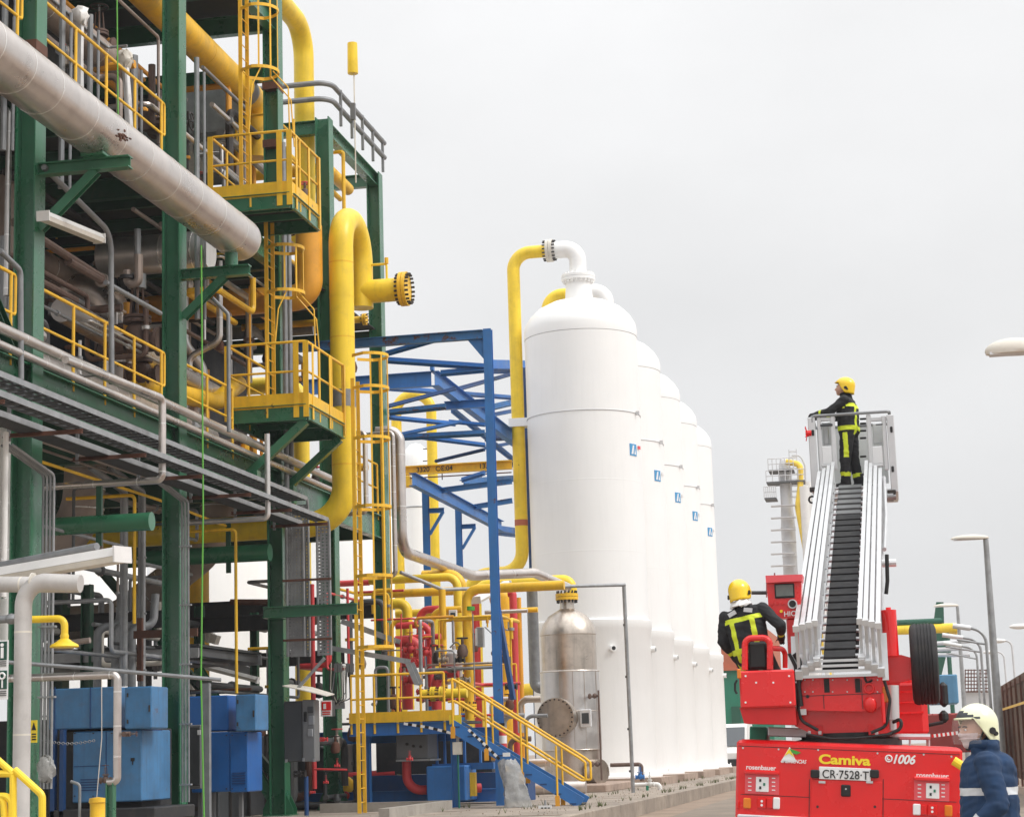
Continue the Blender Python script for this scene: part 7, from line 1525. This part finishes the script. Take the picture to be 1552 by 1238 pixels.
for s in (-1, 1):
    MB().rbox((X0+s*.75-.18, 102.96, .98), (X0+s*.75+.18, 103.05, 1.2), .03).build('headlight', 'glass', t)
    for y in (104.0, 107.4): MB().lathe([(0, -.1), (.2, -.1), (.33, -.1), (.35, -.06), (.35, .06), (.33, .1), (0, .1)], (X0+s*.92, y, .35), axis=(1, 0, 0), seg=20).build('wheel', 'rubber', t)
# far process tower
t = thing('process_tower', 'pale grey process tower with caged platforms and a yellow pipe', 'tower'); Y = 215
def q(u, v): return P(u, v, Y=Y)
c = q(1189, 700); r = 9*Y/2985
MB().lathe([(r*1.25, 0), (r*1.2, q(1189, 800).z), (r*1.0, q(1189, 765).z), (r, c.z-.4), (r*.8, c.z+.1), (r*.4, c.z+.45), (0, c.z+.55)], (c.x, Y, 0), seg=28).build('shaft', 'far_grey', t, smooth=40)
MB().cyl(V((q(1200, 0).x, Y-.5, 0)), V((q(1200, 0).x, Y-.5, q(1200, 745).z)), .38, 14).build('side_shaft', 'far_grey', t)
MB().tube([V((q(1213, 0).x, Y-1.2, 0)), q(1210, 770)+V((0, -1.2, 0)), q(1214, 738)+V((0, -1.2, 0)), q(1214, 706)+V((0, -1.2, 0)), q(1192, 702)+V((0, -1.2, 0))], .32, 12, bend=.6).build('yellow_pipe', 'yellow_bright', t)
for (u0, u1, v) in ((1163, 1221, 733), (1160, 1178, 757), (1166, 1204, 715)):
    a, b = q(u0, v), q(u1, v); MB().box((a.x, Y-1.6, a.z-.15), (b.x, Y+1.4, a.z)).build('platform', 'galv_dark', t)
    for k in range(7): x = a.x+(b.x-a.x)*k/6; MB().cyl((x, Y-1.6, a.z), (x, Y-1.6, a.z+1.2), .05, 5).build('guard_post', 'far_grey', t)
    for dz in (.6, 1.2): MB().cyl((a.x, Y-1.6, a.z+dz), (b.x, Y-1.6, a.z+dz), .05, 5).build('guard_rail', 'far_grey', t)
for (u_, r_, v_) in ((1178, .55, 742), (1184, .3, 735), (1196, .25, 738)): MB().cyl(V((q(u_, 0).x, Y-1.4, 0)), V((q(u_, 0).x, Y-1.4, q(u_, v_).z)), r_, 14).build('side_shaft', 'white', t)
for k in range(6): v = 770+k*18; MB().box((q(1170, v).x, Y-2.0, q(1180, v).z), (q(1207, v).x, Y-1.0, q(1180, v).z+.1)).build('pipe_clamp', 'far_grey', t)
MB().tube([q(1200, 690), q(1213, 690), q(1220, 705), q(1221, 733)], .09, 8, bend=.8).build('lifting_davit', 'far_grey', t)
for k in range(9): z_ = q(1163, 757).z-.0+k*.62; MB().ring((q(1164, 0).x, Y-1.0, z_), (0, 0, 1), .42, .04, 14, 5).build('cage_hoop', 'far_grey', t)
for s in (-.4, .4): MB().cyl((q(1164, 0).x+s, Y-1.2, q(1163, 757).z), (q(1164, 0).x+s, Y-1.2, q(1163, 757).z+5.2), .05, 5).build('cage_bar', 'far_grey', t)
for k in range(3): v = 800+k*22; MB().ring((c.x, Y, q(1189, v).z), (0, 0, 1), r*1.22, .05, 24, 6).build('band', 'far_grey', t)
for (u, v0, v1) in ((1174, 868, 878), (1162, 872, 905)): MB().cyl(q(u, v0), q(u, v1), .08, 6).build('pink_guard', 'far_red', t)

# ================================================================= damp air
hz = MB().box((-400, -60, -1.2), (400, 420, 40)).build('haze', 'black', smooth=0)
struct(hz, 'stuff')
hm_ = bpy.data.materials.new('haze'); hm_.use_nodes = True; t_ = hm_.node_tree; t_.nodes.clear()
o_ = N(t_, 'ShaderNodeOutputMaterial'); pv = N(t_, 'ShaderNodeVolumePrincipled'); pv.inputs['Density'].default_value = .00045; pv.inputs['Color'].default_value = (.93, .94, .96, 1); pv.inputs['Anisotropy'].default_value = .2
t_.links.new(pv.outputs[0], o_.inputs['Volume']); hz.data.materials.clear(); hz.data.materials.append(hm_)
# ================================================================= origins at each thing's base
bpy.context.view_layer.update()
def descend(o):
    for c in o.children: yield c; yield from descend(c)
for o in [x for x in C.objects if x.parent is None and x.type in ('EMPTY', 'MESH') and 'category' in x and 'placed' not in x]:
    pts = []
    for c in ([o] if o.type == 'MESH' else []) + list(descend(o)):
        if c.type == 'MESH': pts += [c.matrix_world @ V(q) for q in c.bound_box]
    if not pts: continue
    lo = V([min(p[i] for p in pts) for i in range(3)]); hi = V([max(p[i] for p in pts) for i in range(3)])
    b = V(((lo.x+hi.x)/2, (lo.y+hi.y)/2, lo.z))
    if o.type == 'EMPTY':
        o.location = b
        for c in o.children: c.location = c.location - b
    elif o.data.users == 1 and not o.children:
        o.data.transform(Matrix.Translation(-b)); o.location = o.location + b
